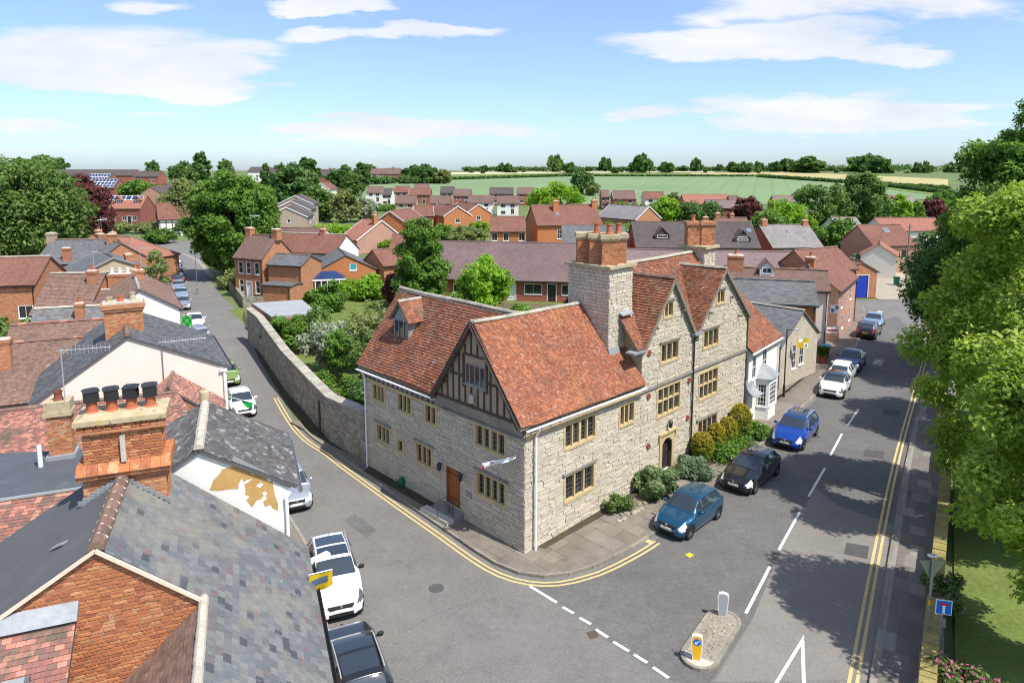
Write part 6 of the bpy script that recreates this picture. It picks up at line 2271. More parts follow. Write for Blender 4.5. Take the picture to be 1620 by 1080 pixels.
# long terraces
house('maroon_terrace', 'long single storey maroon brick terrace under a purple brown roof', (-11.0, 95.0), (11.5, 91.4), 6.2, 9.5, 2.7, 'brick_red', 'purple_tile', wins=(('n', 2.2, 0.9, 1.4, 1.2, 2, 1), ('n', 15.3, 0.9, 2.2, 1.3, 2, 1), ('n', 19.6, 0.9, 1.6, 1.3, 2, 1), ('n', 6.0, 0.9, 1.6, 1.3, 2, 1)), doors=(('n', 12.6, 1.0, 2.2, 'white_paint'), ('n', 17.6, 1.0, 2.2, 'black_door')), ridge='purple_tile', over=0.45)
house('mauve_terrace', 'long mauve tiled terrace roof behind the manor gables', (24.0, 84.9), (37.4, 83.9), 6.0, 5.6, 2.8, 'brick_red', 'mauve_tile', ridge='mauve_tile')
house('mauve_link', 'mauve roof glimpsed between the two manor chimneys', (11.8, 88.6), (24.0, 86.0), 5.9, 5.0, 2.8, 'brick_red', 'mauve_tile', ridge='mauve_tile', cat='terrace')
house('dark_gableted_terrace', 'dark brown roofed terrace with two pointed gablets', (19.2, 109.5), (38.0, 109.0), 7.8, 5.0, 4.4, 'brick_red', 'dark_tile', ridge='brown_far', wins=(('n', 4, 1, 1.4, 1.2, 2, 1), ('n', 12, 1, 1.4, 1.2, 2, 1)), dorm=((4.2, 0.72, 2.2, 0.7, 'dark_timber', 'dark_tile'), (16.4, 0.82, 2.4, 0.6, 'dark_timber', 'dark_tile')),
  lights=((18.0, 0.3, 0.7, 0.8),), chims=((0.62, 0, 0.8, 0.8, 0.9, 1, 'brick_far'),))
house('slate_gabled_cottage', 'grey slate roof with orange brick gable behind the great chimney', (8.0, 108.2), (17.6, 107.4), 7.4, 4.6, 4.4, 'brick_orange', 'slate_far')
house('cross_gabled_house', 'brown cross gabled roof just above the dark terrace', (37.00, 125.30, 7.40), (42.79, 125.30, 7.40), 7.4, 4.0, 5.0, 'brick_far', 'brown_far', chims=((0.1, 0.0, 0.8, 0.7, 0.9, 1), (0.55, 0.0, 0.7, 0.7, 0.8, 1)))
house('grey_roofed_house', 'square brick house with pale grey roof and two end chimneys', (40.90, 112.88, 7.00), (49.39, 114.21, 7.00), 7.0, 4.4, 3.9, 'brick_red', 'grey_tile', wins=(('n', 0.3, 2.3, 1.2, 1.2, 1, 1), ('n', 0.76, 2.3, 1.2, 1.2, 1, 1)), chims=((0.08, 0, 0.9, 0.7, 1.0, 1, 'brick_far'), (0.93, 0, 0.9, 0.7, 0.8, 1, 'brick_far')),
  lights=((4.2, 0.25, 0.6, 0.7),), ridge='grey_tile')
house('brick_cottage', 'pinkish brick cottage with roof light at the end of the lane', (55.80, 110.37, 7.20), (63.26, 111.67, 7.20), 7.2, 4.0, 4.4, 'brick_pink', 'clay_far', wins=(('n', 0.24, 2.4, 0.9, 1.1, 2, 2), ('n', 0.72, 2.4, 0.9, 1.1, 2, 2)), lights=((4.2, 0.2, 1.0, 1.0),), frame='dark_timber')
house('pale_red_barn', 'long pale red roof with beige wall behind the brick cottage', (74.09, 139.87, 6.40), (86.23, 139.87, 6.40), 6.4, 4.0, 4.2, 'cream_render', 'clay_red', wins=(('n', 0.5, 1.6, 1.4, 1.2, 2, 2), ('n', 0.75, 1.6, 1.2, 1.2, 2, 2)), cat='barn')
house('grey_bungalow', 'small grey roofed bungalow with white gable behind the trees', (71.72, 153.59, 5.60), (76.82, 153.59, 5.60), 5.6, 4.2, 3.4, 'white_render', 'grey_tile', barge='white_paint', cat='bungalow')
house('dark_lane_shed', 'lean dark roofed shed beside the brick cottage', (67.16, 116.91, 4.40), (68.92, 114.75, 4.40), 4.4, 2.6, 2.6, 'brick_far', 'brown_far', cat='shed')
house('pale_lane_cottage', 'small rendered building beside the lane under the telegraph pole', (55.0, 102.0), (59.5, 110.0), 5.0, 2.4, 3.4, 'cream_render', 'clay_red', cat='cottage')
# --- street A, left side after the manor house
house('white_bay_house', 'white rendered house with red roof and bay next to the manor', mpt(19.9, 3.4), mpt(25.4, 3.9), 8.0, 3.4, 5.0, 'white_render', 'clay_tile', wins=(('n', 1.0, 2.9, 0.7, 1.5, 2, 2), ('n', 2.9, 2.9, 0.8, 1.6, 2, 2)), doors=(('n', 0.65, 0.95, 2.1, 'rust_plate'),), hl=3.2, tile=(0.18, 0.14), ridge='clay_brown', verge=0.06, gut='white_plastic')
house('stone_gabled_school', 'low stone building with grey slate roof, gable to the street', (17.8, 55.3), (22.0, 50.9), 5.45, 3.4, 3.4, 'lias_far', 'slate_far', ridge='coping_stone', wins=(('e', 0.36, 1.2, 0.7, 1.9, 2, 3), ('e', 0.56, 1.3, 0.8, 2.1, 2, 3)), cat='building', hl=3.0)
house('slate_brick_house', 'orange brick house with dark slate roof beyond the stone gable', (14.0, 60.6), (25.5, 57.3), 6.6, 2.6, 5.2, 'brick_orange', 'slate_far', ridge='slate_dark', hl=2.6, wins=(('e', 0.3, 3.2, 0.9, 1.5, 2, 2), ('e', 0.3, 0.8, 0.9, 1.5, 2, 2), ('e', 0.75, 3.2, 0.9, 1.5, 2, 2)), chims=((0.2, -0.6, 1.2, 0.9, 0.9, 1, 'brick_far'),))
mb = MB()
house('narrow_white_house', 'narrow white fronted house between two brick houses on the street', (20.0, 63.6), (28.4, 61.2), 7.0, 1.8, 5.6, 'white_render', 'brown_far', wins=(('e', 0.5, 3.4, 0.8, 1.3, 2, 2),), doors=(('e', 0.5, 0.9, 2.1, 'black_door'),), chims=((0.1, 0.0, 1.4, 1.0, 1.2, 1, 'brick_far'),), dorm=((3.6, 0.45, 1.2, 0.8, 'white_render', 'brown_far'),))
house('brown_street_house', 'brown roofed brick house before the garage with blue doors', (28.0, 64.2), (34.0, 73.0), 7.0, 2.8, 5.0, 'brick_pink', 'clay_far', wins=(('n', 0.2, 3.0, 0.9, 1.3, 2, 2), ('n', 0.7, 3.0, 0.9, 1.3, 2, 2), ('n', 0.3, 0.8, 0.9, 1.4, 2, 2), ('n', 0.7, 0.8, 0.9, 1.4, 2, 2)), hl=3.4, chims=((0.1, 0, 0.9, 0.8, 0.8, 1, 'brick_far'),))
house('blue_door_garage', 'brick garage with double blue doors facing down the street', (44.0, 85.4), (43.0, 92.4), 4.6, 2.2, 3.4, 'brick_far', 'brown_far', doors=(('w', 0.5, 2.3, 2.9, 'blue_door'),), hl=2.4, cat='garage')
house('red_roof_street_house', 'red brown roof of the house between the street row and the garage', (33.4, 80.5), (40.2, 84.4), 6.6, 2.8, 4.4, 'brick_far', 'clay_far')

# bay window and hood of the white house
bay = [o for o in bpy.data.objects if o.name.startswith('white_bay_house')][0]
BW = Wall(mpt(19.9, 0.0) , mpt(25.4, 0.5))
mb = MB()
bpts = [(1.9, 0.0), (2.2, 0.75), (3.6, 0.75), (3.9, 0.0)]
for (p, q) in zip(bpts[:-1], bpts[1:]):
 w_ = Wall(BW(p[0], 0, p[1]), BW(q[0], 0, q[1]))
 hl_ = [sash(w_, bay, 0.12, w_.len - 0.12, 1.0, 2.5, 3, 5, recess=0.03, glass='window_glass', bar=0.03)]
 wall_sheet(mb, w_, [(0, 0), (w_.len, 0), (w_.len, 2.85), (0, 2.85)], hl_)
bo = mb.build('bay_window', 'white_render', bay)
mb = MB()
top = BW(2.9, 3.7, 0.05)
ring = [BW(1.7, 2.86, -0.02), BW(2.1, 2.86, 0.95), BW(3.7, 2.86, 0.95), BW(4.1, 2.86, -0.02)]
for p, q in zip(ring[:-1], ring[1:]):
 mb.poly([p, q, top])
mb.poly(list(reversed(ring)))
mb.build('bay_roof', 'lead', bo)
mb = MB()
for k in range(6):          # swept lead hood over the door
 a0, a1 = k / 6 * PI / 2, (k + 1) / 6 * PI / 2
 f = lambda a: (0.75 * (1 - math.cos(a)) , 3.1 - 0.95 * math.sin(a))
 (d0, z0), (d1, z1) = f(a0), f(a1)
 mb.poly([BW(0.1, z1, d1), BW(1.35, z1, d1), BW(1.35, z0, d0), BW(0.1, z0, d0)])
 mb.poly([BW(0.1, z0, d0), BW(0.1, z0, 0), BW(0.1, z1, 0), BW(0.1, z1, d1)])
 mb.poly([BW(1.35, z1, d1), BW(1.35, z1, 0), BW(1.35, z0, 0), BW(1.35, z0, d0)])
mb.build('door_hood', 'lead', bay)
# white pediment on the slate brick house
sb_ = [o for o in bpy.data.objects if o.name.startswith('slate_brick_house')][0]
w_ = Wall(V((14.0, 60.6, 0)) + V((-.72, -2.52, 0)), V((25.5, 57.3, 0)) + V((-.72, -2.52, 0)))
mb = MB()
wbox(mb, w_, 7.4, 9.2, 2.6, 4.75, -0.05, 0.14)
wbox(mb, w_, 7.1, 9.5, 4.75, 4.95, -0.05, 0.3)
mb.build('white_surround', 'white_paint', sb_)
# conservatory behind the brick villa
co = thing('conservatory', 'white glazed conservatory with blue lantern roof beside the barn', 'conservatory', (-23.6, 86.5, 0))
cf = Frame((-23.6, 86.5), 75)
mb = MB()
for a in np.linspace(-2.2, 2.2, 7):
 mb.box(cf, a - 0.06, a + 0.06, -1.56, -1.44, 0, 2.3)
mb.box(cf, -2.3, 2.3, -1.6, -1.4, 2.3, 2.5)
mb.box(cf, -2.3, 2.3, -1.6, -1.4, 0, 0.25)
for b in (-1.5, 1.5):
 mb.box(cf, 2.15, 2.3, b - 0.08, b + 0.08, 0, 2.5)
mb.build('frame', 'white_paint', co)
mb = MB()
mb.poly([cf(-2.2, -1.5, .2), cf(2.2, -1.5, .2), cf(2.2, -1.5, 2.3), cf(-2.2, -1.5, 2.3)])
mb.poly([cf(2.2, -1.5, .2), cf(2.2, 1.5, .2), cf(2.2, 1.5, 2.3), cf(2.2, -1.5, 2.3)])
mb.build('pane', 'window_glass', co)
mb = MB()
c0 = [cf(-2.3, -1.6, 2.5), cf(2.3, -1.6, 2.5), cf(2.3, 1.6, 2.5), cf(-2.3, 1.6, 2.5)]
r0_, r1_ = cf(-1, 0, 3.3), cf(1, 0, 3.3)
mb.poly([c0[0], c0[1], r1_, r0_])
mb.poly([c0[1], c0[2], r1_])
mb.poly([c0[2], c0[3], r0_, r1_])
mb.poly([c0[3], c0[0], r0_])
mb.build('lantern_roof', 'solar_panel', co)
# pale flat-roofed building along the garden wall
fl = thing('flat_roofed_garage', 'pale grey flat roofed building behind the garden wall', 'garage', (-24.5, 69.5, 0))
q = [p_[:2] for p_ in ((-26.24, 67.91, 2.80), (-21.67, 69.62, 2.80), (-18.17, 62.96, 2.80), (-21.90, 61.28, 2.80))]
mb = MB()
for i in range(4):
 p, r_ = q[(i + 1) % 4], q[i]
 w_ = Wall(p, r_)
 wall_sheet(mb, w_, [(0, 0), (w_.len, 0), (w_.len, 2.6), (0, 2.6)])
mb.build('wall', 'brick_far', fl)
mb = MB()
mb.box8([V((*p, 2.6)) for p in reversed(q)] + [V((*p, 2.8)) for p in reversed(q)])
mb.build('flat_roof', 'pale_flat_roof', fl)

# ------------------------------------------------------------------ cars
def paint(name, col, metal=0.35, rough=0.28):
 if name not in MATS:
  material(name, col, rough, metal=metal, spec=0.5, coat=1.0)
 return name


material('tyre', (0.018, 0.018, 0.018), 0.85)
material('alloy', (0.55, 0.55, 0.56), 0.3, metal=0.85)
material('car_glass', (0.03, 0.042, 0.055), 0.04, spec=0.7, coat=0.6)
material('black_trim', (0.018, 0.018, 0.019), 0.6)
material('headlamp_dark', (0.10, 0.11, 0.125), 0.1, spec=0.7, coat=1.0)
material('headlamp', (0.60, 0.62, 0.64), 0.12, spec=0.7, coat=1.0)
material('tail_lamp', (0.45, 0.008, 0.012), 0.2, spec=0.6, coat=1.0)
material('plate_white', (0.78, 0.78, 0.74), 0.5)
material('plate_yellow', (0.75, 0.55, 0.05), 0.5)
material('chrome', (0.7, 0.7, 0.7), 0.12, metal=1.0)

TYPES = {  # length, width, height, cowl, screen top, rear glass top, rear glass foot, bonnet height at nose and cowl, belt front and rear, roof inset
 'hatch': dict(L=3.85, W=1.68, H=1.50, cw=.265, st=.43, rt=.86, rb=.955, hn=.72, hc=.98, b0=.95, b1=1.02, tail=.98),
 'sport_hatch': dict(L=4.32, W=1.78, H=1.42, cw=.32, st=.475, rt=.86, rb=.955, hn=.68, hc=.93, b0=.92, b1=1.0, tail=.98),
 'mpv': dict(L=4.34, W=1.82, H=1.57, cw=.265, st=.44, rt=.90, rb=.97, hn=.74, hc=1.04, b0=1.0, b1=1.06, tail=1.05),
 'suv': dict(L=4.25, W=1.80, H=1.58, cw=.285, st=.44, rt=.88, rb=.965, hn=.82, hc=1.06, b0=1.02, b1=1.1, tail=1.08),
 'mini': dict(L=3.84, W=1.73, H=1.42, cw=.30, st=.40, rt=.88, rb=.965, hn=.74, hc=.95, b0=.94, b1=.98, tail=.95),
 'bubble': dict(L=3.6, W=1.63, H=1.49, cw=.24, st=.42, rt=.84, rb=.95, hn=.74, hc=.98, b0=.96, b1=.98, tail=.96),
 'saloon': dict(L=4.5, W=1.8, H=1.44, cw=.30, st=.46, rt=.73, rb=.86, hn=.66, hc=.93, b0=.92, b1=.97, tail=.99),
}


def smoothed(ts, xs, ys, k=2):
 v = np.interp(ts, xs, ys)
 for _ in range(k):
  q = v.copy()
  q[1:-1] = (v[:-2] + 2 * v[1:-1] + v[2:]) / 4
  v = q
 return v


def make_car(kind, col, label, group=None, roof=None, glass_roof=False, rails=False, plate='', stripes=None, trim_low=False):
 T = TYPES[kind]
 L, W, H = T['L'], T['W'], T['H']
 root = thing('parked_car', label, 'car', (0, 0, 0), group)
 ts = np.unique(np.round(np.concatenate([np.linspace(0, 0.04, 5), np.linspace(0.04, 0.96, 62), np.linspace(0.96, 1, 5),
           [T['cw'], T['st'], T['rt'], T['rb']]]), 4))
 n = len(ts)
 zt = smoothed(ts, [0, .015, .05, .12, T['cw'], T['st'], (T['st'] + .56) / 2, .62, T['rt'], T['rb'], .985, 1.0],
     [.50, .62, T['hn'], T['hn'] + (T['hc'] - T['hn']) * .55, T['hc'], H - .07, H - .015, H, H - .09, T['tail'], T['tail'] - .12, .62])
 belt = smoothed(ts, [0, .03, .1, T['cw'], .9, .97, 1], [.48, .58, T['hn'] - .07, T['b0'], T['b1'], T['tail'] - .06, .58])
 belt = np.minimum(belt, zt - 0.02)
 hw = smoothed(ts, [0, .02, .06, .14, .3, .85, .95, .985, 1], [.62, .78, .90, .975, 1, 1, .95, .86, .74]) * W / 2
 wr_ratio = smoothed(ts, [0, .1, T['cw'], T['st'], .6, T['rt'], T['rb'], 1], [.84, .84, .84, .735, .72, .68, .74, .84])
 sill = smoothed(ts, [0, .03, .1, .9, .97, 1], [.30, .22, .19, .20, .26, .34])
 wb = 0.64 * L if kind != 'suv' else 0.62 * L
 yF, yR = L * (0.5 - 0.185), L * (0.5 - 0.185) - wb
 wr_ = 0.315 if kind != 'suv' else 0.335
 NL, NG, NR = 7, 4, 6
 grid = []
 for i, t in enumerate(ts):
  y = L * (0.5 - t)
  w, b, z, s = hw[i], belt[i], zt[i], sill[i]
  rw = w * wr_ratio[i]
  pts = []
  for k in range(NL):
   f = k / NL
   zz = s + (b - s) * f
   bulge = 1.0 - 0.10 * (1 - min(1, f / 0.35)) ** 2 - 0.035 * max(0, (f - 0.55) / 0.45) ** 2
   if 0.55 < f < 0.85:
    bulge += 0.008
   pts.append((w * bulge, y, zz))
  w2 = w * 0.965
  zr = z - (0.05 if z - b > 0.25 else min(0.03, (z - b) * 0.6))
  for k in range(NG):
   f = k / NG
   pts.append((w2 + (rw - w2) * f ** 1.15, y, b + (zr - b) * f))
  for k in range(NR + 1):
   f = k / NR
   a = f * PI / 2
   pts.append((rw * math.cos(a), y, zr + (z - zr) * math.sin(a)))
  grid.append(pts)
 m = NL + NG + NR + 1
 parts = {}

 def put(key, quad, t=0.0):
  parts.setdefault(key, []).append(quad)
 for i in range(n - 1):
  t = (ts[i] + ts[i + 1]) / 2
  for k in range(m - 1):
   q = [grid[i][k], grid[i + 1][k], grid[i + 1][k + 1], grid[i][k + 1]]
   cy = sum(p[1] for p in q) / 4
   cz = sum(p[2] for p in q) / 4
   cx = sum(p[0] for p in q) / 4
   if k < NL - 1 and (math.hypot(cy - yF, cz - wr_) < wr_ + 0.055 or math.hypot(cy - yR, cz - wr_) < wr_ + 0.055):
    continue
   key = 'body'
   tall = (zt[i] - belt[i]) > 0.22
   if NL <= k < NL + NG and tall and T['cw'] + .075 < t < T['rt'] + .03 and k >= NL:
    bp = T['cw'] + 0.36 * (T['rb'] - T['cw'])
    if abs(t - bp - 0.08) > 0.012 and abs(t - T['rt'] + 0.075) > 0.010:
     key = 'side_window' if t < bp + 0.08 else ('rear_side_window' if t < T['rt'] - .075 else 'quarter_window')
   if k >= NL + NG + 1 and T['cw'] + .012 < t < T['st'] - .004:
    key = 'windscreen'
   if k >= NL + NG + 1 and T['rt'] + .012 < t < T['rb'] - .012:
    key = 'rear_window'
   if glass_roof and k >= NL + NG + 2 and T['st'] + .025 < t < T['rt'] - .06 and abs(t - 0.63) > 0.012:
    key = 'roof_glass'
   if roof and key == 'body' and k >= NL + NG and T['st'] <= t <= T['rt'] + 0.01:
    key = 'roof_panel'
   if t < 0.115 and NL - 3 <= k < NL + NG + 1 and t > 0.022 and cx > hw[i] * 0.56 and cz > T['hn'] - 0.22:
    key = 'headlight'
   if t > 0.955 and t < 0.992 and NL - 2 <= k < NL + NG and cz > 0.66:
    key = 'tail_light'
   if trim_low and k < 2:
    key = 'lower_trim'
   put(key, (1, q))
 # nose and tail caps
 for i, sgn in ((0, 1), (n - 1, -1)):
  row = grid[i]
  for k in range(m - 1):
   a, b = row[k], row[k + 1]
   q = [(a[0], a[1], a[2]), (b[0], b[1], b[2]), (-b[0], b[1], b[2]), (-a[0], a[1], a[2])]
   put('cap', q if sgn > 0 else q[::-1])
 mats = dict(body=col, side_window='car_glass', rear_side_window='car_glass', quarter_window='car_glass', windscreen='car_glass', rear_window='car_glass', roof_glass='car_glass', roof_panel=roof or col,
    headlight='headlamp_dark' if col == 'paint_white' else 'headlamp', tail_light='tail_lamp', lower_trim='black_trim')

 def emit(name, quads, mat, mirror=(1,), cap=None):
  mb = MB()
  for (_, q) in quads:
   for s in mirror:
    p = [(x * s, y, z) for x, y, z in q]
    mb.poly(p if s < 0 else p[::-1])
  for q in (cap or ()):
   mb.poly(q)
  o = mb.build(name, mat, root, smooth=True, uv=False)
  # weld so that the shading is smooth
  import bmesh
  bm = bmesh.new()
  bm.from_mesh(o.data)
  bmesh.ops.remove_doubles(bm, verts=bm.verts, dist=0.0008)
  bmesh.ops.recalc_face_normals(bm, faces=bm.faces) if name == 'body' else None
  bm.to_mesh(o.data)
  bm.free()
  return o
 body = emit('body', parts['body'], col, (1, -1), parts['cap'])
 for key in ('windscreen', 'rear_window', 'roof_glass', 'roof_panel', 'lower_trim'):
  if key in parts:
   emit(key, parts[key], mats[key], (1, -1))
 for key in ('side_window', 'rear_side_window', 'quarter_window', 'headlight', 'tail_light'):
  if key in parts:
   for s in (1, -1):
    emit(key, parts[key], mats[key], (s,))
 # wheels
 for y in (yF, yR):
  for s in (1, -1):
   mb = MB()
   xo = s * (W / 2 - 0.02)
   xi = s * (W / 2 - 0.22)
   prof = [(wr_ * .62, xo), (wr_ * .93, xo), (wr_, xo - s * .03), (wr_, xi + s * .03), (wr_ * .93, xi)]
   N_ = 22
   rings = [[(px, y + r * math.cos(2 * PI * k / N_), wr_ + r * math.sin(2 * PI * k / N_)) for k in range(N_)] for r, px in prof]
   for a, b in zip(rings[:-1], rings[1:]):
    for k in range(N_):
     k2 = (k + 1) % N_
     q = [a[k], a[k2], b[k2], b[k]]
     mb.poly(q if s < 0 else q[::-1])
   ty = mb.build('wheel', 'tyre', root, uv=False)
   mb = MB()
   xr = s * (W / 2 - 0.045)
   for k in range(5):
    a = 2 * PI * k / 5 + 0.3
    c, si = math.cos(a), math.sin(a)
    p0 = V((xr, y, wr_))
    p1 = V((xr, y + c * wr_ * .64, wr_ + si * wr_ * .64))
    mb.bar(p0, p1, 0.075, 0.03, up=(1, 0, 0))
   for (r0_, r1_) in ((wr_ * .56, wr_ * .67), (0.0, 0.06)):
    for k in range(20):
     a, b = 2 * PI * k / 20, 2 * PI * (k + 1) / 20
     q = [(xr + s * .01, y + r * math.cos(u), wr_ + r * math.sin(u)) for r, u in ((r0_, a), (r1_, a), (r1_, b), (r0_, b))]
     mb.poly(q if s < 0 else q[::-1])
   mb.build('rim', 'alloy', ty, uv=False)
   mb = MB()
   for k in range(20):
    a, b = 2 * PI * k / 20, 2 * PI * (k + 1) / 20
    mb.poly([(xr - s * .06, y, wr_), (xr - s * .06, y + wr_ * .66 * math.cos(a), wr_ + wr_ * .66 * math.sin(a)), (xr - s * .06, y + wr_ * .66 * math.cos(b), wr_ + wr_ * .66 * math.sin(b))])
   mb.build('hub', 'black_trim', ty, uv=False)
 # wheel wells, floor
 mb = MB()
 fr = Frame((0, 0), 0)
 idf = lambda a, b, z: V((a, b, z))
 mb.box(idf, -W / 2 + .1, W / 2 - .1, -L / 2 + .2, L / 2 - .2, 0.16, 0.5)
 for y in (yF, yR):
  mb.box(idf, -W / 2 + .03, W / 2 - .03, y - wr_ - .04, y + wr_ + .04, 0.3, 0.62)
 mb.build('underbody', 'black_trim', root, uv=False)
 # front: grille, lower intake, plate, badge
 mb = MB()
 yN = L / 2
 mb.box(idf, -W * .24, W * .24, yN - .14, yN + .012, .30, .42)
 mb.build('intake', 'black_trim', root, uv=False)
 mb = MB()
 mb.box8([V((-W * .22, yN - .10, .56)), V((W * .22, yN - .10, .56)), V((W * .22, yN + .0, .56)), V((-W * .22, yN + .0, .56)),
    V((-W * .26, yN - .16, .66)), V((W * .26, yN - .16, .66)), V((W * .26, yN - .035, .66)), V((-W * .26, yN - .035, .66))])
 mb.build('grille', 'black_trim', root, uv=False)
 mb = MB()
 mb.box(idf, -.26, .26, yN - .05, yN + .024, .445, .555)
 mb.build('number_plate', 'plate_white', root, uv=False)
 mb = MB()
 mb.tube([(0, yN - .03, .66), (0, yN + .005, .655)], 0.055, 10)
 mb.build('badge', 'chrome', root, uv=False)
 mb = MB()
 mb.box(idf, -.26, .26, -yN - .02, -yN + .06, .62, .73)
 mb.build('number_plate', 'plate_yellow', root, uv=False)
 for s in (1, -1):
  mb = MB()
  yc = L * (.5 - T['cw'] - .085)
  z0 = T['b0'] + .02
  x0 = s * (W / 2 - .05)
  mb.lathe((x0 + s * .13, yc, z0), [(0.02, -.02), (.085, .0), (.10, .06), (.085, .12), (.02, .145)], 10, sx=1.15, sy=.62)
  mb.bar((x0, yc, z0 + .03), (x0 + s * .1, yc, z0 + .05), .05, .04)
  mb.build('mirror', col if kind != 'suv' else 'black_trim', root, smooth=True, uv=False)
  for t in (.47, .66):
   mb = MB()
   y = L * (.5 - t)
   mb.bar((s * (W / 2 + .006), y, .83), (s * (W / 2 + .006), y - .16, .84), .03, .028)
   mb.build('door_handle', col, root, uv=False)
 if rails:
  for s in (1, -1):
   mb = MB()
   pts = [(s * W / 2 * .70, L * (.5 - t), H + .03 - (0.06 if t in (.45, .86) else 0)) for t in (.45, .5, .65, .8, .86)]
   mb.tube(pts, .022, 6)
   mb.build('roof_rail', 'pale_metal', root, uv=False)
 mb = MB()
 mb.tube([(0, -L * .28, H - .01), (0, -L * .33, H + .14)], .006, 5)
 mb.build('aerial', 'black_trim', root, uv=False)
 return root


def place_car(o, x, y, head):
 o.location = (x, y, 0.0)
 o.rotation_euler = (0, 0, -math.radians(head))
 return o


G_CA = 'cars parked along the manor street'
G_CB = 'cars parked along the old lane'
teal = paint('paint_teal', (0.008, 0.085, 0.17), 0.45)
black = paint('paint_black', (0.008, 0.008, 0.009), 0.2, 0.2)
blue = paint('paint_blue', (0.006, 0.06, 0.36), 0.4)
white = paint('paint_white', (0.78, 0.78, 0.77), 0.0)
navy = paint('paint_navy', (0.012, 0.045, 0.12), 0.4)
silver = paint('paint_silver', (0.48, 0.50, 0.53), 0.6)
charcoal = paint('paint_charcoal', (0.022, 0.024, 0.028), 0.4, 0.22)
lime = paint('paint_lime', (0.20, 0.29, 0.06), 0.2)
aqua = paint('paint_aqua', (0.12, 0.36, 0.38), 0.2)
icy = paint('paint_ice', (0.33, 0.44, 0.55), 0.5)


def car_at(o, wx, wy, head, side=1):
 """wx, wy: ground point midway between the wheels of the side nearest the camera; side +1 = car's left-hand side is nearest"""
 r = math.radians(head)
 right = V((math.cos(r), -math.sin(r), 0))
 W_ = 0.80
 c = V((wx, wy, 0)) + right * (W_ * side)
 return place_car(o, c.x, c.y, head)


car_at(make_car('hatch', teal, 'small teal blue hatchback at the front of the row beside the manor', G_CA), 8.67, 29.03, -135)
car_at(make_car('sport_hatch', black, 'black hatchback parked behind the teal hatchback', G_CA), 13.06, 33.49, -138)
car_at(make_car('mpv', blue, 'bright blue family car with roof glass opposite the white bay house', G_CA, glass_roof=True, rails=True), 17.64, 38.95, -142)
car_at(make_car('mini', white, 'white small car with black roof facing the camera', G_CA, roof=black), 24.17, 47.82, -145)
car_at(make_car('bubble', white, 'rounded white city car seen from behind, next to the black roofed one', G_CA), 26.32, 51.13, 35, -1)
car_at(make_car('saloon', navy, 'dark blue saloon beside the blue lidded bin', G_CA), 28.55, 54.35, -145)
car_at(make_car('suv', charcoal, 'dark car with red tail lights near the end of the street', G_CA), 35.5, 65.0, 36, -1)
car_at(make_car('saloon', icy, 'pale blue car farthest along the manor street', G_CA), 38.2, 69.2, -146)
place_car(make_car('suv', white, 'white crossover with dark windscreen parked by the slate roofed house', G_CB, rails=True, glass_roof=True, trim_low=True), -6.85, 24.5, 158.2)
place_car(make_car('suv', charcoal, 'charcoal estate car with glass roof at the bottom edge of the picture', G_CB, rails=True, glass_roof=True), -4.95, 19.6, -24)
place_car(make_car('hatch', silver, 'silver car half hidden behind the patched white gable', G_CB), -10.95, 32.05, 153)
place_car(make_car('bubble', white, 'white city car beside the cream gable with a green flag hanging over it', G_CB), -18.2, 44.3, 150)
place_car(make_car('hatch', lime, 'lime green car peeping out behind the white city car', G_CB), -21.9, 50.9, 150)
place_car(make_car('hatch', silver, 'silver hatchback just beyond the cream gabled house', G_CB), -29.8, 63.9, -30)
place_car(make_car('saloon', white, 'white car under the green diagonal cross flag', G_CB), -32.8, 69.4, 151)
place_car(make_car('saloon', silver, 'silver blue car, nearest of the three silver cars in a row', G_CB), -38.9, 79.4, 152)
place_car(make_car('hatch', icy, 'pale blue car, middle of the three silver cars in a row', G_CB), -41.7, 85.0, 152)
place_car(make_car('hatch', silver, 'silver car, farthest of the three silver cars in a row', G_CB), -44.8, 90.8, 152)
place_car(make_car('suv', black, 'black car with red tail lights in the shade of the street tree', G_CB), -47.9, 97.0, -28)
place_car(make_car('hatch', charcoal, 'charcoal hatchback between the black car and the white off-roader', G_CB), -51.0, 103.4, -28)
place_car(make_car('suv', white, 'white off-roader towards the bend of the lane', G_CB), -54.7, 110.6, -28)
place_car(make_car('bubble', aqua, 'small aqua car parked at the far bend of the lane', G_CB), -62.2, 121.0, 150)

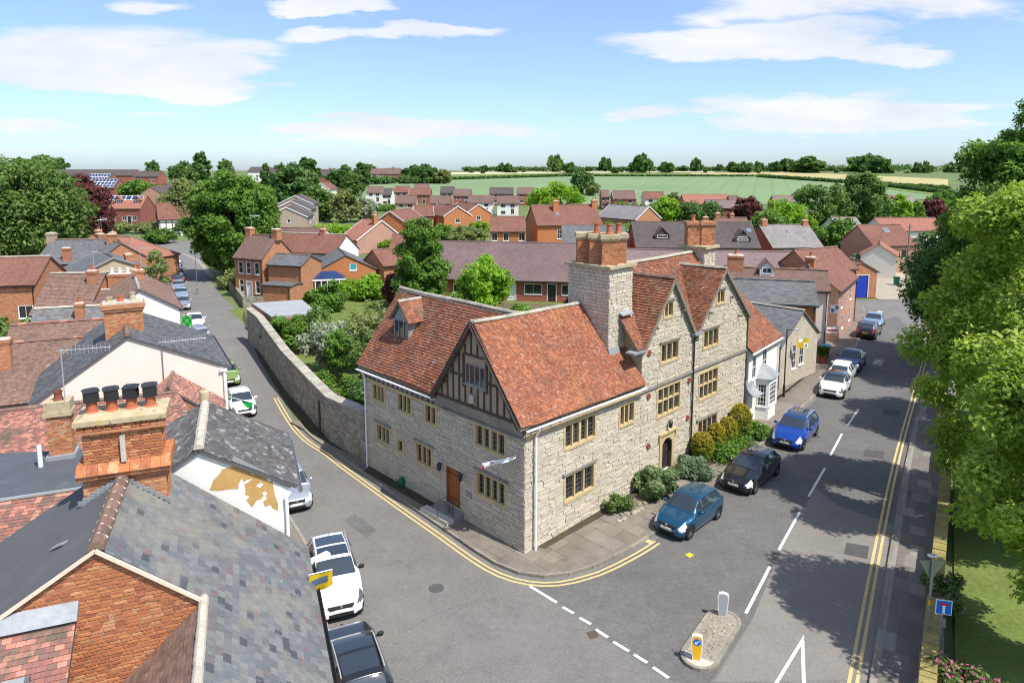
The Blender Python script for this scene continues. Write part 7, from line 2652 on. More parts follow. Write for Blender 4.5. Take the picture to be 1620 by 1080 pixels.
# ------------------------------------------------------------------ trees, hedges and plants
def leaf_mesh(name, centres, radii, count, leaf, mat, flat=1.1, up_bias=0.35, seed=0, squash=1.0, ztint=0.0):
 """leaves spread over clumps: numpy arrays of clump centres (n,3) and radii (n)"""
 rg = np.random.default_rng(seed)
 n = len(centres)
 wgt = radii ** 2
 wgt = wgt / wgt.sum()
 idx = rg.choice(n, size=count, p=wgt)
 d = rg.normal(size=(count, 3))
 d[:, 2] += 0.25
 d /= np.linalg.norm(d, axis=1)[:, None]
 rr = radii[idx] * (rg.random(count) ** 0.35) * (0.85 + 0.3 * rg.random(count))
 c = centres[idx] + d * rr[:, None] * np.array([1, 1, squash])
 # leaf orientation: faces outward and up with scatter
 nrm = d * (1 - up_bias) + np.array([0, 0, up_bias]) + rg.normal(size=(count, 3)) * 0.45
 nrm /= np.linalg.norm(nrm, axis=1)[:, None]
 a = np.cross(nrm, rg.normal(size=(count, 3)))
 a /= np.linalg.norm(a, axis=1)[:, None] + 1e-9
 b = np.cross(nrm, a)
 s = leaf * (0.6 + 0.8 * rg.random(count))[:, None]
 bend = nrm * (s * 0.18)
 p0 = c - a * s
 p1 = c + b * s * 0.5 * flat - bend
 p2 = c + a * s
 p3 = c - b * s * 0.5 * flat - bend
 v = np.stack([p0, p1, p2, p3], 1).reshape(-1, 3)
 me = bpy.data.meshes.new(name)
 me.vertices.add(count * 4)
 me.vertices.foreach_set('co', v.astype(np.float32).ravel())
 me.loops.add(count * 4)
 me.loops.foreach_set('vertex_index', np.arange(count * 4, dtype=np.int32))
 me.polygons.add(count)
 me.polygons.foreach_set('loop_start', np.arange(0, count * 4, 4, dtype=np.int32))
 me.polygons.foreach_set('loop_total', np.full(count, 4, dtype=np.int32))
 at_ = me.attributes.new('tint', 'FLOAT', 'FACE')
 # pale young tips, with clump light and shade put into the tint; per-clump variation
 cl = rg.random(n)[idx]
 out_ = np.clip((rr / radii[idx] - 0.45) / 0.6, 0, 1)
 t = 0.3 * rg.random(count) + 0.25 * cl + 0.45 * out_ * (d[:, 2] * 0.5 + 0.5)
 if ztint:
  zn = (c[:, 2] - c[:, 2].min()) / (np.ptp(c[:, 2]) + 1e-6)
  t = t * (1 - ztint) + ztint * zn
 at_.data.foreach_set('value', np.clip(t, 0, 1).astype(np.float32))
 me.update(calc_edges=True)
 me.materials.append(MATS[mat])
 return me


def clumps_ellipsoid(rx, ry, z0, z1, n, rc, seed, top_heavy=1.0, hollow=0.55, ragged=0.12, taper=0.0):
 rg = np.random.default_rng(seed)
 d = rg.normal(size=(n, 3))
 d /= np.linalg.norm(d, axis=1)[:, None]
 k = hollow + (1 - hollow) * rg.random(n) ** 0.6
 k = np.clip(k * (1 + ragged * rg.normal(size=n)), 0.3, 1.06)
 zc, rz = (z0 + z1) / 2, (z1 - z0) / 2
 p = np.stack([d[:, 0] * rx * k, d[:, 1] * ry * k, zc + d[:, 2] * rz * k], 1)
 if taper:
  f = 1 - taper * np.clip((p[:, 2] - z0) / (z1 - z0), 0, 1)
  p[:, 0] *= f
  p[:, 1] *= f
 r = rc * (0.6 + 0.7 * rg.random(n))
 return p, r


def trunk_mesh(h, r, limbs, spread, top, seed, z0=0.0):
 rg = random.Random(seed)
 mb = MB()
 mb.tube([(0, 0, -0.2), (0.05 * r, 0, h * 0.3), (rg.uniform(-.1, .1) * h * .2, rg.uniform(-.1, .1) * h * .2, h)], [r * 1.25, r * 0.9, r * 0.65], 9)
 for k in range(limbs):
  a = 2 * PI * k / limbs + rg.uniform(-.4, .4)
  rr = spread * rg.uniform(0.55, 0.95)
  zt = h + (top - h) * rg.uniform(0.3, 0.9)
  s = h * rg.uniform(0.75, 1.0)
  mb.tube([(0, 0, s), (math.cos(a) * rr * .4, math.sin(a) * rr * .4, s + (zt - s) * .5), (math.cos(a) * rr, math.sin(a) * rr, zt)], [r * .5, r * .32, r * .08], 6)
 return mb


CROWNS = {}


def tree(name, label, loc, rx, z0, z1, mat, clumps=60, rc=None, leaves=6000, leaf=0.3, seed=1, ry=None, trunk=0.3, bark='bark', cat='tree', group=None, hollow=0.5, taper=0.0, ragged=0.12, rot=None, key=None, scale=1.0, limbs=6, up=0.35, squash=0.85):
 """crown spans z0..z1 above the foot; key: reuse the crown of an earlier tree"""
 t = thing(name, label, cat, loc, group)
 if key and key in CROWNS:
  cme, tme, kr = CROWNS[key]
  sc = (rx / kr[0], rx / kr[0], z1 / kr[1])
 else:
  p, r = clumps_ellipsoid(rx, ry or rx, z0, z1, clumps, rc or rx * 0.3, seed, hollow=hollow, taper=taper, ragged=ragged)
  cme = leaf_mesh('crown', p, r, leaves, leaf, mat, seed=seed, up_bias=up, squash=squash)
  tm = trunk_mesh(z0 + (z1 - z0) * 0.25, trunk, limbs, rx * 0.8, z1 * 0.9, seed)
  tme = None
  sc = (1, 1, 1)
  me = bpy.data.meshes.new('trunk')
  me.from_pydata(tm.v, [], tm.f)
  me.materials.append(MATS[bark])
  tme = me
  if key:
   CROWNS[key] = (cme, tme, (rx, z1))
 for nm, me in (('crown', cme), ('trunk', tme)):
  o = bpy.data.objects.new(nm, me)
  COL.objects.link(o)
  o.parent = t
 t.scale = sc
 t.rotation_euler = (0, 0, rot if rot is not None else random.uniform(0, 6.28))
 return t


def shrub(name, label, loc, rx, h, mat, leaves=1500, leaf=0.12, seed=1, ry=None, clumps=24, cat='shrub', group=None, flowers=None, z0=0.05, rot=0.0, hollow=0.45, rc=None, squash=0.9, up=0.35, ztint=0.0):
 t = thing(name, label, cat, loc, group)
 p, r = clumps_ellipsoid(rx * 0.85, (ry or rx) * 0.85, z0, h, clumps, rc or rx * 0.32, seed, hollow=hollow, ragged=0.1)
 p[:, 2] = np.maximum(p[:, 2], 0.08)
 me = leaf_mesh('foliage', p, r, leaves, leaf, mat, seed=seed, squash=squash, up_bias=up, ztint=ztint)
 o = bpy.data.objects.new('foliage', me)
 COL.objects.link(o)
 o.parent = t
 mb = MB()
 rg = random.Random(seed)
 for k in range(5):
  a = 2 * PI * k / 5
  mb.tube([(0, 0, -0.05), (math.cos(a) * rx * .5, math.sin(a) * (ry or rx) * .5, h * .6)], [0.03, 0.012], 5)
 sm = bpy.data.meshes.new('stem')
 sm.from_pydata(mb.v, [], mb.f)
 sm.materials.append(MATS['bark'])
 so = bpy.data.objects.new('stem', sm)
 COL.objects.link(so)
 so.parent = t
 if flowers:
  fm, fn, fs = flowers
  me = leaf_mesh('flowers', p * np.array([1.05, 1.05, 1.05]), r * 1.08, fn, fs, fm, seed=seed + 5, up_bias=0.6, flat=1.6)
  o = bpy.data.objects.new('flowers', me)
  COL.objects.link(o)
  o.parent = t
 t.rotation_euler = (0, 0, rot)
 return t


def hedge(name, label, p, q, w, h, mat, leaves, leaf, seed, gz=False, group=None, cat='hedge'):
 """a clipped or wild hedge between two ground points"""
 p, q = V((p[0], p[1], 0)), V((q[0], q[1], 0))
 L = (q - p).length
 n = max(4, int(L / (w * 0.5)))
 rg = np.random.default_rng(seed)
 f = np.linspace(0, 1, n)
 c = np.array([[*(p + (q - p) * t)[:2], 0] for t in f])
 if gz:
  for k in range(n):
   c[k, 2] = terr(c[k, 0], c[k, 1])
 base = V(c[n // 2])
 c = c - np.array(base)
 c[:, :2] += rg.normal(size=(n, 2)) * w * 0.12
 c[:, 2] += h * 0.5
 r = np.full(n, 1.0) * max(w, h) * 0.5 * (0.8 + 0.4 * rg.random(n))
 me = leaf_mesh('foliage', c, r, leaves, leaf, mat, seed=seed, squash=min(1.0, h / max(w, h)))
 o = bpy.data.objects.new(name, me)
 COL.objects.link(o)
 o.location = base
 return tag(o, label, cat, group)


# --- the great limes behind the wall on the right
tree('lime_tree', 'pale yellow green lime tree filling the right edge, nearest the camera', (22.4, 28.3, 0), 4.1, 1.0, 15.6, 'leaf_lime', 170, 0.85, 100000, 0.105, 21, trunk=0.45, hollow=0.62, ragged=0.13, rot=0.4, up=0.55)
tree('lime_tree', 'second lime tree of the row, over the stone gate pier', (31.5, 37.6, 0), 4.1, 1.6, 14.8, 'leaf_lime', 170, 0.92, 85000, 0.12, 22, trunk=0.45, hollow=0.62, ragged=0.13, rot=1.4, up=0.55)
tree('sycamore_tree', 'tall dark green tree towering behind the limes on the right', (38.0, 49.5, 0), 5.2, 4.0, 20.6, 'leaf_green', 190, 1.2, 75000, 0.165, 23, trunk=0.55, hollow=0.58, ragged=0.16, rot=2.0)
tree('chestnut_tree', 'dark leafy tree overhanging the far end of the right hand pavement', (37.8, 55.5, 0), 4.5, 2.2, 12.0, 'leaf_dark', 150, 1.15, 52000, 0.16, 24, trunk=0.4, hollow=0.5, rot=0.9)
tree('garden_tree', 'broad bright green tree low on the right by the lawn', (31.0, 22.0, 0), 5.2, 2.2, 9.5, 'leaf_green', 140, 1.15, 52000, 0.14, 25, trunk=0.35, rot=0.2)
tree('young_lime_tree', 'younger lime tree with leafy boughs at the right edge over the lawn', (17.3, 20.2, 0), 2.9, 2.8, 11.4, 'leaf_lime', 110, 0.8, 46000, 0.1, 26, trunk=0.3, rot=0.7, up=0.55)
# --- left: big green tree, copper beech, street tree
tree('oak_tree', 'huge round green tree at the left edge above the roofs', (-82, 110, 0), 10.8, 1.5, 18.0, 'leaf_mid', 260, 2.3, 60000, 0.33, 31, trunk=0.8, hollow=0.62, ragged=0.07, rot=0.3)
tree('copper_beech', 'dark red copper beech beside the huge green tree', (-88.5, 142, 0), 4.9, 1.0, 14.0, 'leaf_copper', 120, 1.5, 16000, 0.33, 32, trunk=0.6, hollow=0.6, ragged=0.08)
tree('horse_chestnut', 'big dense green tree standing over the lane', (-41.4, 102.0, 0), 6.1, 1.6, 15.6, 'leaf_green', 220, 1.35, 60000, 0.25, 33, trunk=0.6, hollow=0.6, ragged=0.09, rot=1.0)
tree('birch_tree', 'small wispy tree growing beside the parked silver cars', (-37.6, 71.5, 0), 1.25, 1.6, 8.2, 'leaf_willow', 44, 0.5, 3600, 0.13, 34, trunk=0.12, bark='pale_bark', taper=0.4)
tree('weeping_birch', 'pale wispy birch in front of the maroon terrace', (-84, 176, 0), 5.6, 1.0, 13.5, 'leaf_willow', 70, 1.6, 7000, 0.4, 35, trunk=0.25, bark='pale_bark', taper=0.35)
# --- gardens behind the manor
tree('cypress_tree', 'tall conical green tree behind the manor roof', (-10.2, 76, 0), 3.3, 0.6, 10.4, 'leaf_green', 110, 0.85, 20000, 0.18, 36, trunk=0.25, taper=0.45, hollow=0.55, ragged=0.2, rot=0.5)
tree('apple_tree', 'light green garden tree in front of the maroon terrace', (-2.9, 72, 0), 2.6, 1.5, 6.6, 'leaf_bright', 70, 0.9, 9000, 0.2, 37, trunk=0.15)
tree('fruit_tree', 'small fruit tree on the garden lawn nearest the wall steps', (-10.4, 49.5, 0), 1.6, 1.4, 4.2, 'leaf_mid', 40, 0.55, 4500, 0.12, 38, trunk=0.08)
tree('fruit_tree', 'spreading pale leaved fruit tree in the middle of the garden', (-10.6, 54.0, 0), 2.6, 1.5, 5.0, 'leaf_willow', 60, 0.75, 7500, 0.14, 39, trunk=0.1)
tree('blossom_tree', 'garden tree with white blossom behind the garden wall', (-14.6, 53.0, 0), 1.8, 1.0, 4.4, 'leaf_grey', 50, 0.6, 5500, 0.13, 40, trunk=0.08)
tree('fruit_tree', 'slender young tree beside the white blossom', (-13.0, 50.6, 0), 1.1, 1.2, 3.9, 'leaf_green', 30, 0.45, 3200, 0.12, 41, trunk=0.06)
shrub('garden_shrub', 'dark leafy shrub climbing over the garden wall by the flat roof', (-19.6, 58.5, 0), 2.2, 3.6, 'leaf_green', 5000, 0.16, 42)
shrub('garden_shrub', 'yellow green shrub between wall and flat roofed garage', (-17.0, 60.5, 0), 2.4, 3.3, 'leaf_mid', 5000, 0.16, 43)
shrub('rose_bush', 'rose bush with white flowers tight behind the wall near the manor', (-9.2, 42.6, 0), 1.3, 2.6, 'leaf_dark', 4200, 0.11, 44, flowers=('flower_white', 60, 0.1))
shrub('rose_bush', 'rose bed with pale pink blooms along the garden wall', (-11.2, 44.6, 0), 1.7, 2.1, 'leaf_green', 4200, 0.11, 45, flowers=('flower_pink', 40, 0.09))
shrub('garden_shrub', 'low green plants along the inside of the garden wall', (-14.0, 47.4, 0), 1.5, 1.6, 'leaf_green', 3000, 0.11, 46)
shrub('garden_shrub', 'grey green shrub against the manor end wall', (-6.2, 47.0, 0), 1.5, 2.6, 'leaf_grey', 3500, 0.12, 47)
shrub('garden_shrub', 'rounded green shrub at the far side of the garden lawn', (-8.0, 60.0, 0), 2.6, 3.0, 'leaf_mid', 5000, 0.16, 48)
shrub('copper_shrub', 'dark red leaved shrub beside the barn', (-13.4, 80.0, 0), 2.2, 3.8, 'leaf_copper', 4500, 0.2, 49)
shrub('laurel_hedge', 'bright green laurel in front of the teal shuttered barn', (-18.6, 84.5, 0), 3.6, 2.6, 'leaf_bright', 6000, 0.2, 50, ry=1.8)
shrub('ivy_mound', 'ivy mound on the wall below the conservatory', (-21.3, 77.5, 0), 2.6, 3.0, 'leaf_green', 5000, 0.18, 51, ry=1.6)
shrub('elder_bush', 'bush with white flower heads left of the conical tree', (-13.5, 84.5, 0), 2.0, 4.0, 'leaf_dark', 4000, 0.2, 52, flowers=('flower_white', 60, 0.2))
shrub('garden_shrub', 'dense green bushes in front of the maroon terrace windows', (-6.0, 71.5, 0), 3.2, 2.6, 'leaf_green', 6000, 0.18, 53, ry=1.8)
shrub('garden_shrub', 'low green bushes right of the light green garden tree', (1.0, 70.5, 0), 1.6, 1.9, 'leaf_green', 3000, 0.16, 54)
shrub('yard_bush', 'green bush behind the yard wall at the left picture edge', (-40.5, 52.8, 0), 4.0, 4.2, 'leaf_mid', 8000, 0.22, 55, ry=2.2)
shrub('yard_bush', 'bright lime green hedge below the yard bush at left', (-37.0, 48.6, 0), 3.2, 3.2, 'leaf_bright', 5000, 0.2, 56, ry=1.4)
shrub('verge_bush', 'yellow green weeds by the wooden fence under the street tree', (-38.5, 93.5, 0), 2.4, 2.0, 'leaf_willow', 3500, 0.2, 57)
# --- planting along the manor front
for k, (a, r, h, lab) in enumerate(((13.45, 0.64, 1.65, 'golden clipped shrub nearest the manor door, first of four'), (15.0, 0.56, 1.7, 'golden clipped shrub second from the manor door'), (16.4, 0.56, 1.7, 'golden clipped shrub third from the manor door'),
          (18.0, 0.7, 2.1, 'tallest golden clipped shrub next to the white bay house'))):
 c = mpt(a, -0.72)
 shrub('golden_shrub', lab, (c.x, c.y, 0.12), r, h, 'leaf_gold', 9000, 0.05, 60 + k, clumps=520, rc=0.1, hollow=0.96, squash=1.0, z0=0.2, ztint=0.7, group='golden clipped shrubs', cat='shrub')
c = mpt(8.3, -1.05)
shrub('rosemary_bush', 'large spiky green rosemary bush left of the manor door', (c.x, c.y, 0.1), 1.05, 1.35, 'leaf_rosemary', 9000, 0.1, 66, ry=1.0, up=0.1, hollow=0.4)
c = mpt(11.6, -1.25)
shrub('lavender_bush', 'soft grey green lavender right of the manor door', (c.x, c.y, 0.1), 1.05, 1.0, 'leaf_lavender', 9000, 0.075, 67, ry=0.85, up=0.1, hollow=0.4)
c = mpt(5.6, -0.75)
shrub('rock_plant', 'small leafy plants among pale stones at the manor wall foot', (c.x, c.y, 0.1), 0.75, 0.75, 'leaf_mid', 1800, 0.07, 68, ry=0.5)
c = mpt(19.0, -1.1)
shrub('low_plant', 'low leafy plants spilling beside the white bay house', (c.x, c.y, 0.1), 1.0, 0.75, 'leaf_green', 2500, 0.09, 69)
c = mpt(15.5, -1.55)
shrub('low_plant', 'fringe of green plants under the golden shrubs', (c.x, c.y, 0.1), 2.4, 0.4, 'leaf_green', 3000, 0.08, 70, ry=0.35, rot=math.radians(45.7))
# valerian at the right wall
shrub('valerian', 'pink flowering valerian at the bottom right by the brick step', (13.7, 18.9, 0.1), 1.0, 1.0, 'leaf_mid', 2600, 0.08, 71, flowers=('flower_pink', 700, 0.06))
shrub('valerian', 'pink valerian growing on the wall behind the triangular sign', (15.6, 22.9, 0.4), 0.8, 1.1, 'leaf_dark', 2200, 0.08, 72, flowers=('flower_pink', 260, 0.05))

# ------------------------------------------------------------------ garden wall with coping
gw_pts = [(tuple(mpt(0, 12.25)[:2]), 3.0), ((-11.01, 39.41), 2.6), ((-12.44, 41.78), 2.62), ((-16.84, 49.04), 2.8), ((-22.57, 59.59), 3.1), ((-25.0, 63.4), 3.1)]
gwall = thing('garden_wall', 'long rubble stone garden wall with flat coping running up the lane from the manor', 'wall', (-16.0, 48.0, 0))
mb = MB()
pcs = Pieces()
cop = []
for (p, h0), (q, h1) in zip(gw_pts[:-1], gw_pts[1:]):
 Wg = Wall(q, p)                       # outward = towards the lane
 L_ = Wg.len
 poly = [(0, 0), (L_, 0), (L_, h0), (0, h1)]
 wall_sheet(mb, Wg, [(0, 0), (L_, 0), (L_, min(h0, h1)), (0, min(h0, h1))] if abs(h0 - h1) < .01 else poly)
 Wi = Wall(V((*p, 0)) - Wg.n * 0.42, V((*q, 0)) - Wg.n * 0.42)
 wall_sheet(mb, Wi, [(0, 0), (L_, 0), (L_, h1), (0, h0)])
 pcs.course(Wg, poly, (), 0.19, 0.25, 0.6, proud=(0.0, 0.045), joint=0.02, depth=0.06, jit=0.012, ch_var=0.3)
 n_ = int(L_ / 0.62)
 for k in range(n_):
  u0_, u1_ = L_ * k / n_, L_ * (k + 1) / n_ - 0.02
  za, zb = h1 + (h0 - h1) * u0_ / L_, h1 + (h0 - h1) * u1_ / L_
  m2 = MB()
  t_ = 0.09 + random.uniform(-0.012, 0.012)
  m2.box8([Wg(u0_, za, .1), Wg(u1_, zb, .1), Wg(u1_, zb, -.52), Wg(u0_, za, -.52), Wg(u0_, za + t_, .1), Wg(u1_, zb + t_, .1), Wg(u1_, zb + t_ + .03, -.52), Wg(u0_, za + t_ + .03, -.52)])
  cop.append(m2)
core = mb.build('wall_core', 'grey_stone', gwall)
for m2 in cop:
 m2.build('coping_stone', 'coping_stone', gwall, uv=False)
pcs.finish(core, 'stone', 'stone_courses', 'rubble_stone', 150)
Wg = Wall((-12.44, 41.78), (-11.01, 39.41))
mb = MB()
wbox(mb, Wg, 0.9, 1.25, 0.05, 1.95, 0.03, 0.09)
mb.build('door', 'dark_timber', gwall)
# low rubble wall end by the wooden fence
lw = thing('rubble_wall', 'broken end of low rubble wall between lane and villa', 'wall', (-32.0, 79.5, 0))
mb = MB()
pcs = Pieces()
for (p, q) in (((-35.2, 86.0), (-31.6, 79.2)), ((-31.6, 79.2), (-29.4, 79.6))):
 w_ = Wall(p, q)
 wall_sheet(mb, w_, [(0, 0), (w_.len, 0), (w_.len, 1.25), (0, 1.25)])
 wo = Wall(V((*q, 0)) - w_.n * .4, V((*p, 0)) - w_.n * .4)
 wall_sheet(mb, wo, [(0, 0), (w_.len, 0), (w_.len, 1.25), (0, 1.25)])
 mb.poly([w_(0, 1.25), w_(w_.len, 1.25), w_(w_.len, 1.25, -.4), w_(0, 1.25, -.4)])
 pcs.course(w_, [(0, 0), (w_.len, 0), (w_.len, 1.3), (0, 1.35)], (), 0.2, 0.25, 0.6, proud=(0.0, 0.05), joint=0.02, depth=0.06, jit=0.015, ch_var=0.3)
core = mb.build('wall_core', 'grey_stone', lw)
pcs.finish(core, 'stone', 'stone_courses', 'rubble_stone', 60)
fe = thing('wooden_fence', 'weathered wooden fence under the street tree beside the lane', 'fence', (-38, 90.5, 0))
fp, fq = V((-39.6, 94.0, 0)), V((-36.0, 87.5, 0))
fd = (fq - fp).normalized()
for k in range(4):
 c = fp + (fq - fp) * (k / 3)
 MB().bar(c, c + V((0, 0, 1.35)), 0.1, 0.1).build('post', 'fence_wood', fe, uv=False)
for z in (0.25, 0.5, 0.75, 1.0, 1.22):
 MB().bar(fp + V((0, 0, z)) + V((-.06, -.04, 0)), fq + V((0, 0, z)) + V((-.06, -.04, 0)), 0.03, 0.16).build('rail', 'fence_wood', fe, uv=False)
fe2 = thing('panel_fence', 'brown panel fence in front of the maroon terrace gardens', 'fence', (-2.0, 76, 0))
for k in range(9):
 c = V((-6.5 + k * 1.85, 76.2 - k * 0.28, 0))
 MB().bar(c, c + V((0, 0, 1.5)), 0.1, 0.1).build('post', 'fence_wood', fe2, uv=False)
 if k < 8:
  for j in range(9):
   a = c + V((1.85, -0.28, 0)) * ((j + 0.1) / 9)
   b = c + V((1.85, -0.28, 0)) * ((j + 0.95) / 9)
   MB().box8([a + V((0, -.02, .05)), b + V((0, -.02, .05)), b + V((0, .02, .05)), a + V((0, .02, .05)), a + V((0, -.02, 1.4)), b + V((0, -.02, 1.4)), b + V((0, .02, 1.4)), a + V((0, .02, 1.4))]).build('slat', 'fence_wood', fe2, uv=False)

# ------------------------------------------------------------------ right-hand boundary wall with mossy coping
bw_line = smooth_line([(4.0, 6.2), (13.2, 20.2), (19.35, 29.4), (24.6, 37.4)], 0.5)
bwall = thing('boundary_wall', 'low stone wall with yellow mossy coping along the right hand pavement', 'wall', (18.0, 27.5, 0))
mb = MB()
pcs = Pieces()
for p, q in zip(bw_line[:-1], bw_line[1:]):
 w_ = Wall(q, p)
 for (d_, s_) in ((0.0, 1), ):
  wall_sheet(mb, w_, [(0, 0), (w_.len, 0), (w_.len, 0.8), (0, 0.8)])
 wi = Wall(V((*p, 0)) - w_.n * 0.4, V((*q, 0)) - w_.n * 0.4)
 wall_sheet(mb, wi, [(0, 0), (wi.len, 0), (wi.len, 0.8), (0, 0.8)])
 pcs.course(w_, [(0, 0.1), (w_.len, 0.1), (w_.len, 0.8), (0, 0.8)], (), 0.17, 0.3, 0.6, proud=(0.0, 0.03), joint=0.015, depth=0.05, jit=0.008, ch_var=0.2)
core = mb.build('wall_core', 'grey_stone', bwall)
pcs.finish(core, 'stone', 'stone_courses', 'rubble_stone', 60)
tot = 0
acc = 0.0
for p, q in zip(bw_line[:-1], bw_line[1:]):
 w_ = Wall(q, p)
 if p[1] < 15:
  continue
 n_ = max(1, int(w_.len / 0.13))
 for k in range(n_):
  u = w_.len * k / n_
  du = w_.len / n_ * 0.985
  sk = 0.07
  z0_ = 0.8
  zt_ = 1.0 + random.uniform(-0.02, 0.025)
  o_ = MB().box8([w_(u, z0_, .04), w_(u + du, z0_, .04), w_(u + du + sk, z0_, -.44), w_(u + sk, z0_, -.44),
      w_(u, zt_ - .06, .03), w_(u + du, zt_ - .06, .03), w_(u + du + sk, zt_, -.42), w_(u + sk, zt_, -.42)], skip=(0,)).build('coping_stone', 'mossy_coping', bwall, uv=False)
pier = thing('gate_pier', 'stone gate pier with mossy cap beside the right hand pavement', 'pier', (25.3, 38.2, 0))
pf = Frame((25.3, 38.2), 33)
mb = MB()
mb.box(pf, -0.4, 0.4, -0.4, 0.4, 0, 1.9)
pc = mb.build('pier_core', 'grey_stone', pier)
pcs = Pieces()
brick_faces(pcs, pf, -0.4, 0.4, -0.4, 0.4, 0.05, 1.9, 0.2, 0.3, 0.5, proud=(0.0, 0.03), joint=0.015, depth=0.05, jit=0.008)
pcs.finish(pc, 'stone', 'stone_courses', 'rubble_stone', 40)
mb = MB()
mb.box8([pf(-.52, -.52, 1.9), pf(.52, -.52, 1.9), pf(.52, .52, 1.9), pf(-.52, .52, 1.9), pf(-.3, -.3, 2.2), pf(.3, -.3, 2.2), pf(.3, .3, 2.2), pf(-.3, .3, 2.2)])
mb.build('pier_cap', 'mossy_coping', pier)
w2 = thing('churchyard_wall', 'shaded stone wall beyond the gate pier under the trees', 'wall', (31, 47, 0))
mb = MB()
pcs = Pieces()
for p, q in (((27.6, 41.8), (36.8, 56.0)), ((36.8, 56.0), (46.5, 68.0))):
 w_ = Wall(q, p)
 wall_sheet(mb, w_, [(0, 0), (w_.len, 0), (w_.len, 1.0), (0, 1.0)])
 mb.poly([w_(0, 1.0), w_(w_.len, 1.0), w_(w_.len, 1.0, -.4), w_(0, 1.0, -.4)])
 pcs.course(w_, [(0, 0.1), (w_.len, 0.1), (w_.len, 1.0), (0, 1.0)], (), 0.2, 0.3, 0.6, proud=(0.0, 0.03), joint=0.015, depth=0.05, jit=0.008)
core = mb.build('wall_core', 'grey_stone', w2)
pcs.finish(core, 'stone', 'stone_courses', 'rubble_stone', 40)
st_ = thing('brick_planter', 'low pink brick planter at the bottom right under the valerian', 'planter', (13.0, 19.4, 0))
pf = Frame((13.05, 19.5), 33)
mb = MB()
mb.box(pf, -0.85, 0.85, -0.2, 0.34, 0.1, 0.5)
pc = mb.build('planter_core', 'brick_joint', st_)
pcs = Pieces()
brick_faces(pcs, pf, -0.85, 0.85, -0.2, 0.34, 0.12, 0.5, 0.075, 0.2, 0.24, proud=(0, 0.01), joint=0.012, depth=0.03)
pcs.finish(pc, 'brick', 'brick_courses', 'clay_pink', 60)

# ------------------------------------------------------------------ traffic island with two bollards
isl = thing('traffic_island', 'rounded cobbled traffic island in the mouth of the side street', 'island', (6.85, 21.75, 0))
ic0, ic1 = V((6.2, 20.75, 0)), V((7.55, 22.6, 0))
idn = (ic1 - ic0).normalized()
irt = V((idn.y, -idn.x, 0))


def stadium(r, n=8):
 out = []
 for c, s in ((ic0, 1), (ic1, -1)):
  a0 = math.atan2(-irt.y * s, -irt.x * s)
  for k in range(n + 1):
   a = a0 + PI * k / n
   out.append(c + V((math.cos(a), math.sin(a), 0)) * r)
 return out


ring_o, ring_i = stadium(0.62), stadium(0.5)
m_ = len(ring_o)
for i in range(m_):
 j = (i + 1) % m_
 segs = max(1, int((ring_o[j] - ring_o[i]).length / 0.5))
 for k in range(segs):
  a, b = ring_o[i].lerp(ring_o[j], k / segs), ring_o[i].lerp(ring_o[j], (k + 0.97) / segs)
  c, d = ring_i[i].lerp(ring_i[j], (k + 0.97) / segs), ring_i[i].lerp(ring_i[j], k / segs)
  z_ = V((0, 0, 0.12))
  MB().box8([a, b, c, d, a + z_, b + z_, c + z_, d + z_]).build('kerb_stone', 'kerb_stone', isl, uv=False)
mb = MB()
mb.poly([p + V((0, 0, .1)) for p in ring_i])
mb.build('island_bed', 'rubble_stone', isl)
mb = MB()
for k in range(150):
 a = random.random()
 c = ic0.lerp(ic1, a) + irt * random.uniform(-.42, .42)
 s = random.uniform(.03, .06)
 mb.lathe((c.x, c.y, 0.095), [(s, 0), (s * .9, s * .45), (s * .3, s * .62)], 6, random.random())
mb.build('cobbles', 'rubble_stone', isl, uv=False, kind='stuff')
mb = MB()
q = [p + V((0, 0, .106)) for p in ring_i[:9]]
mb.poly(q)
mb.build('concrete_nose', 'stone_slab', isl)


def bollard(label, c, face):
 t = thing('keep_left_bollard', label, 'bollard', (c[0], c[1], 0.1), 'island bollards')
 fr = Frame((c[0], c[1], 0.1), math.degrees(math.atan2(face[0], face[1])))     # a = facing direction
 prof = [(-.13, .0), (.13, .0), (.17, .35), (.2, .72), (.16, .86), (.0, .9), (-.16, .86), (-.2, .72), (-.17, .35)]
 mb = MB()
 mb.prism([fr(-.06, -x, z) for x, z in prof], fr.a * 0.12)
 sh = mb.build('shell', 'white_plastic', t)
 return t, fr, prof


b1, bf, prof = bollard('yellow faced bollard with blue arrow sign at the near end of the island', (6.05, 20.6), (-0.2, -1))
mb = MB()
mb.poly([bf(.064, -x * .82, z * .93 + .03) for x, z in prof])
fc_ = mb.build('yellow_face', 'bollard_yellow', b1)
mb = MB()
cz = 0.66
mb.poly([bf(.068, .125 * math.cos(2 * PI * k / 20), cz + .125 * math.sin(2 * PI * k / 20)) for k in range(20)])
mb.build('arrow_sign', 'sign_blue', fc_)
mb = MB()
AR = lambda pts: mb.poly([bf(.071, x, cz + z) for x, z in reversed(pts)])
AR([(-.01, -.035), (.015, -.01), (.08, .05), (.06, .075), (-.035, -.012)])
AR([(-.075, -.075), (.03, -.065), (-.065, .03)])
mb.build('arrow', 'white_paint', fc_)
b2, bf2, prof = bollard('plain white bollard seen from behind at the far end of the island', (7.6, 22.85), (0.3, 1))
mb = MB()
mb.poly([bf2(-.064, x * .82, z * .93 + .03) for x, z in prof])
mb.build('back_face', 'curtain_glass', b2)

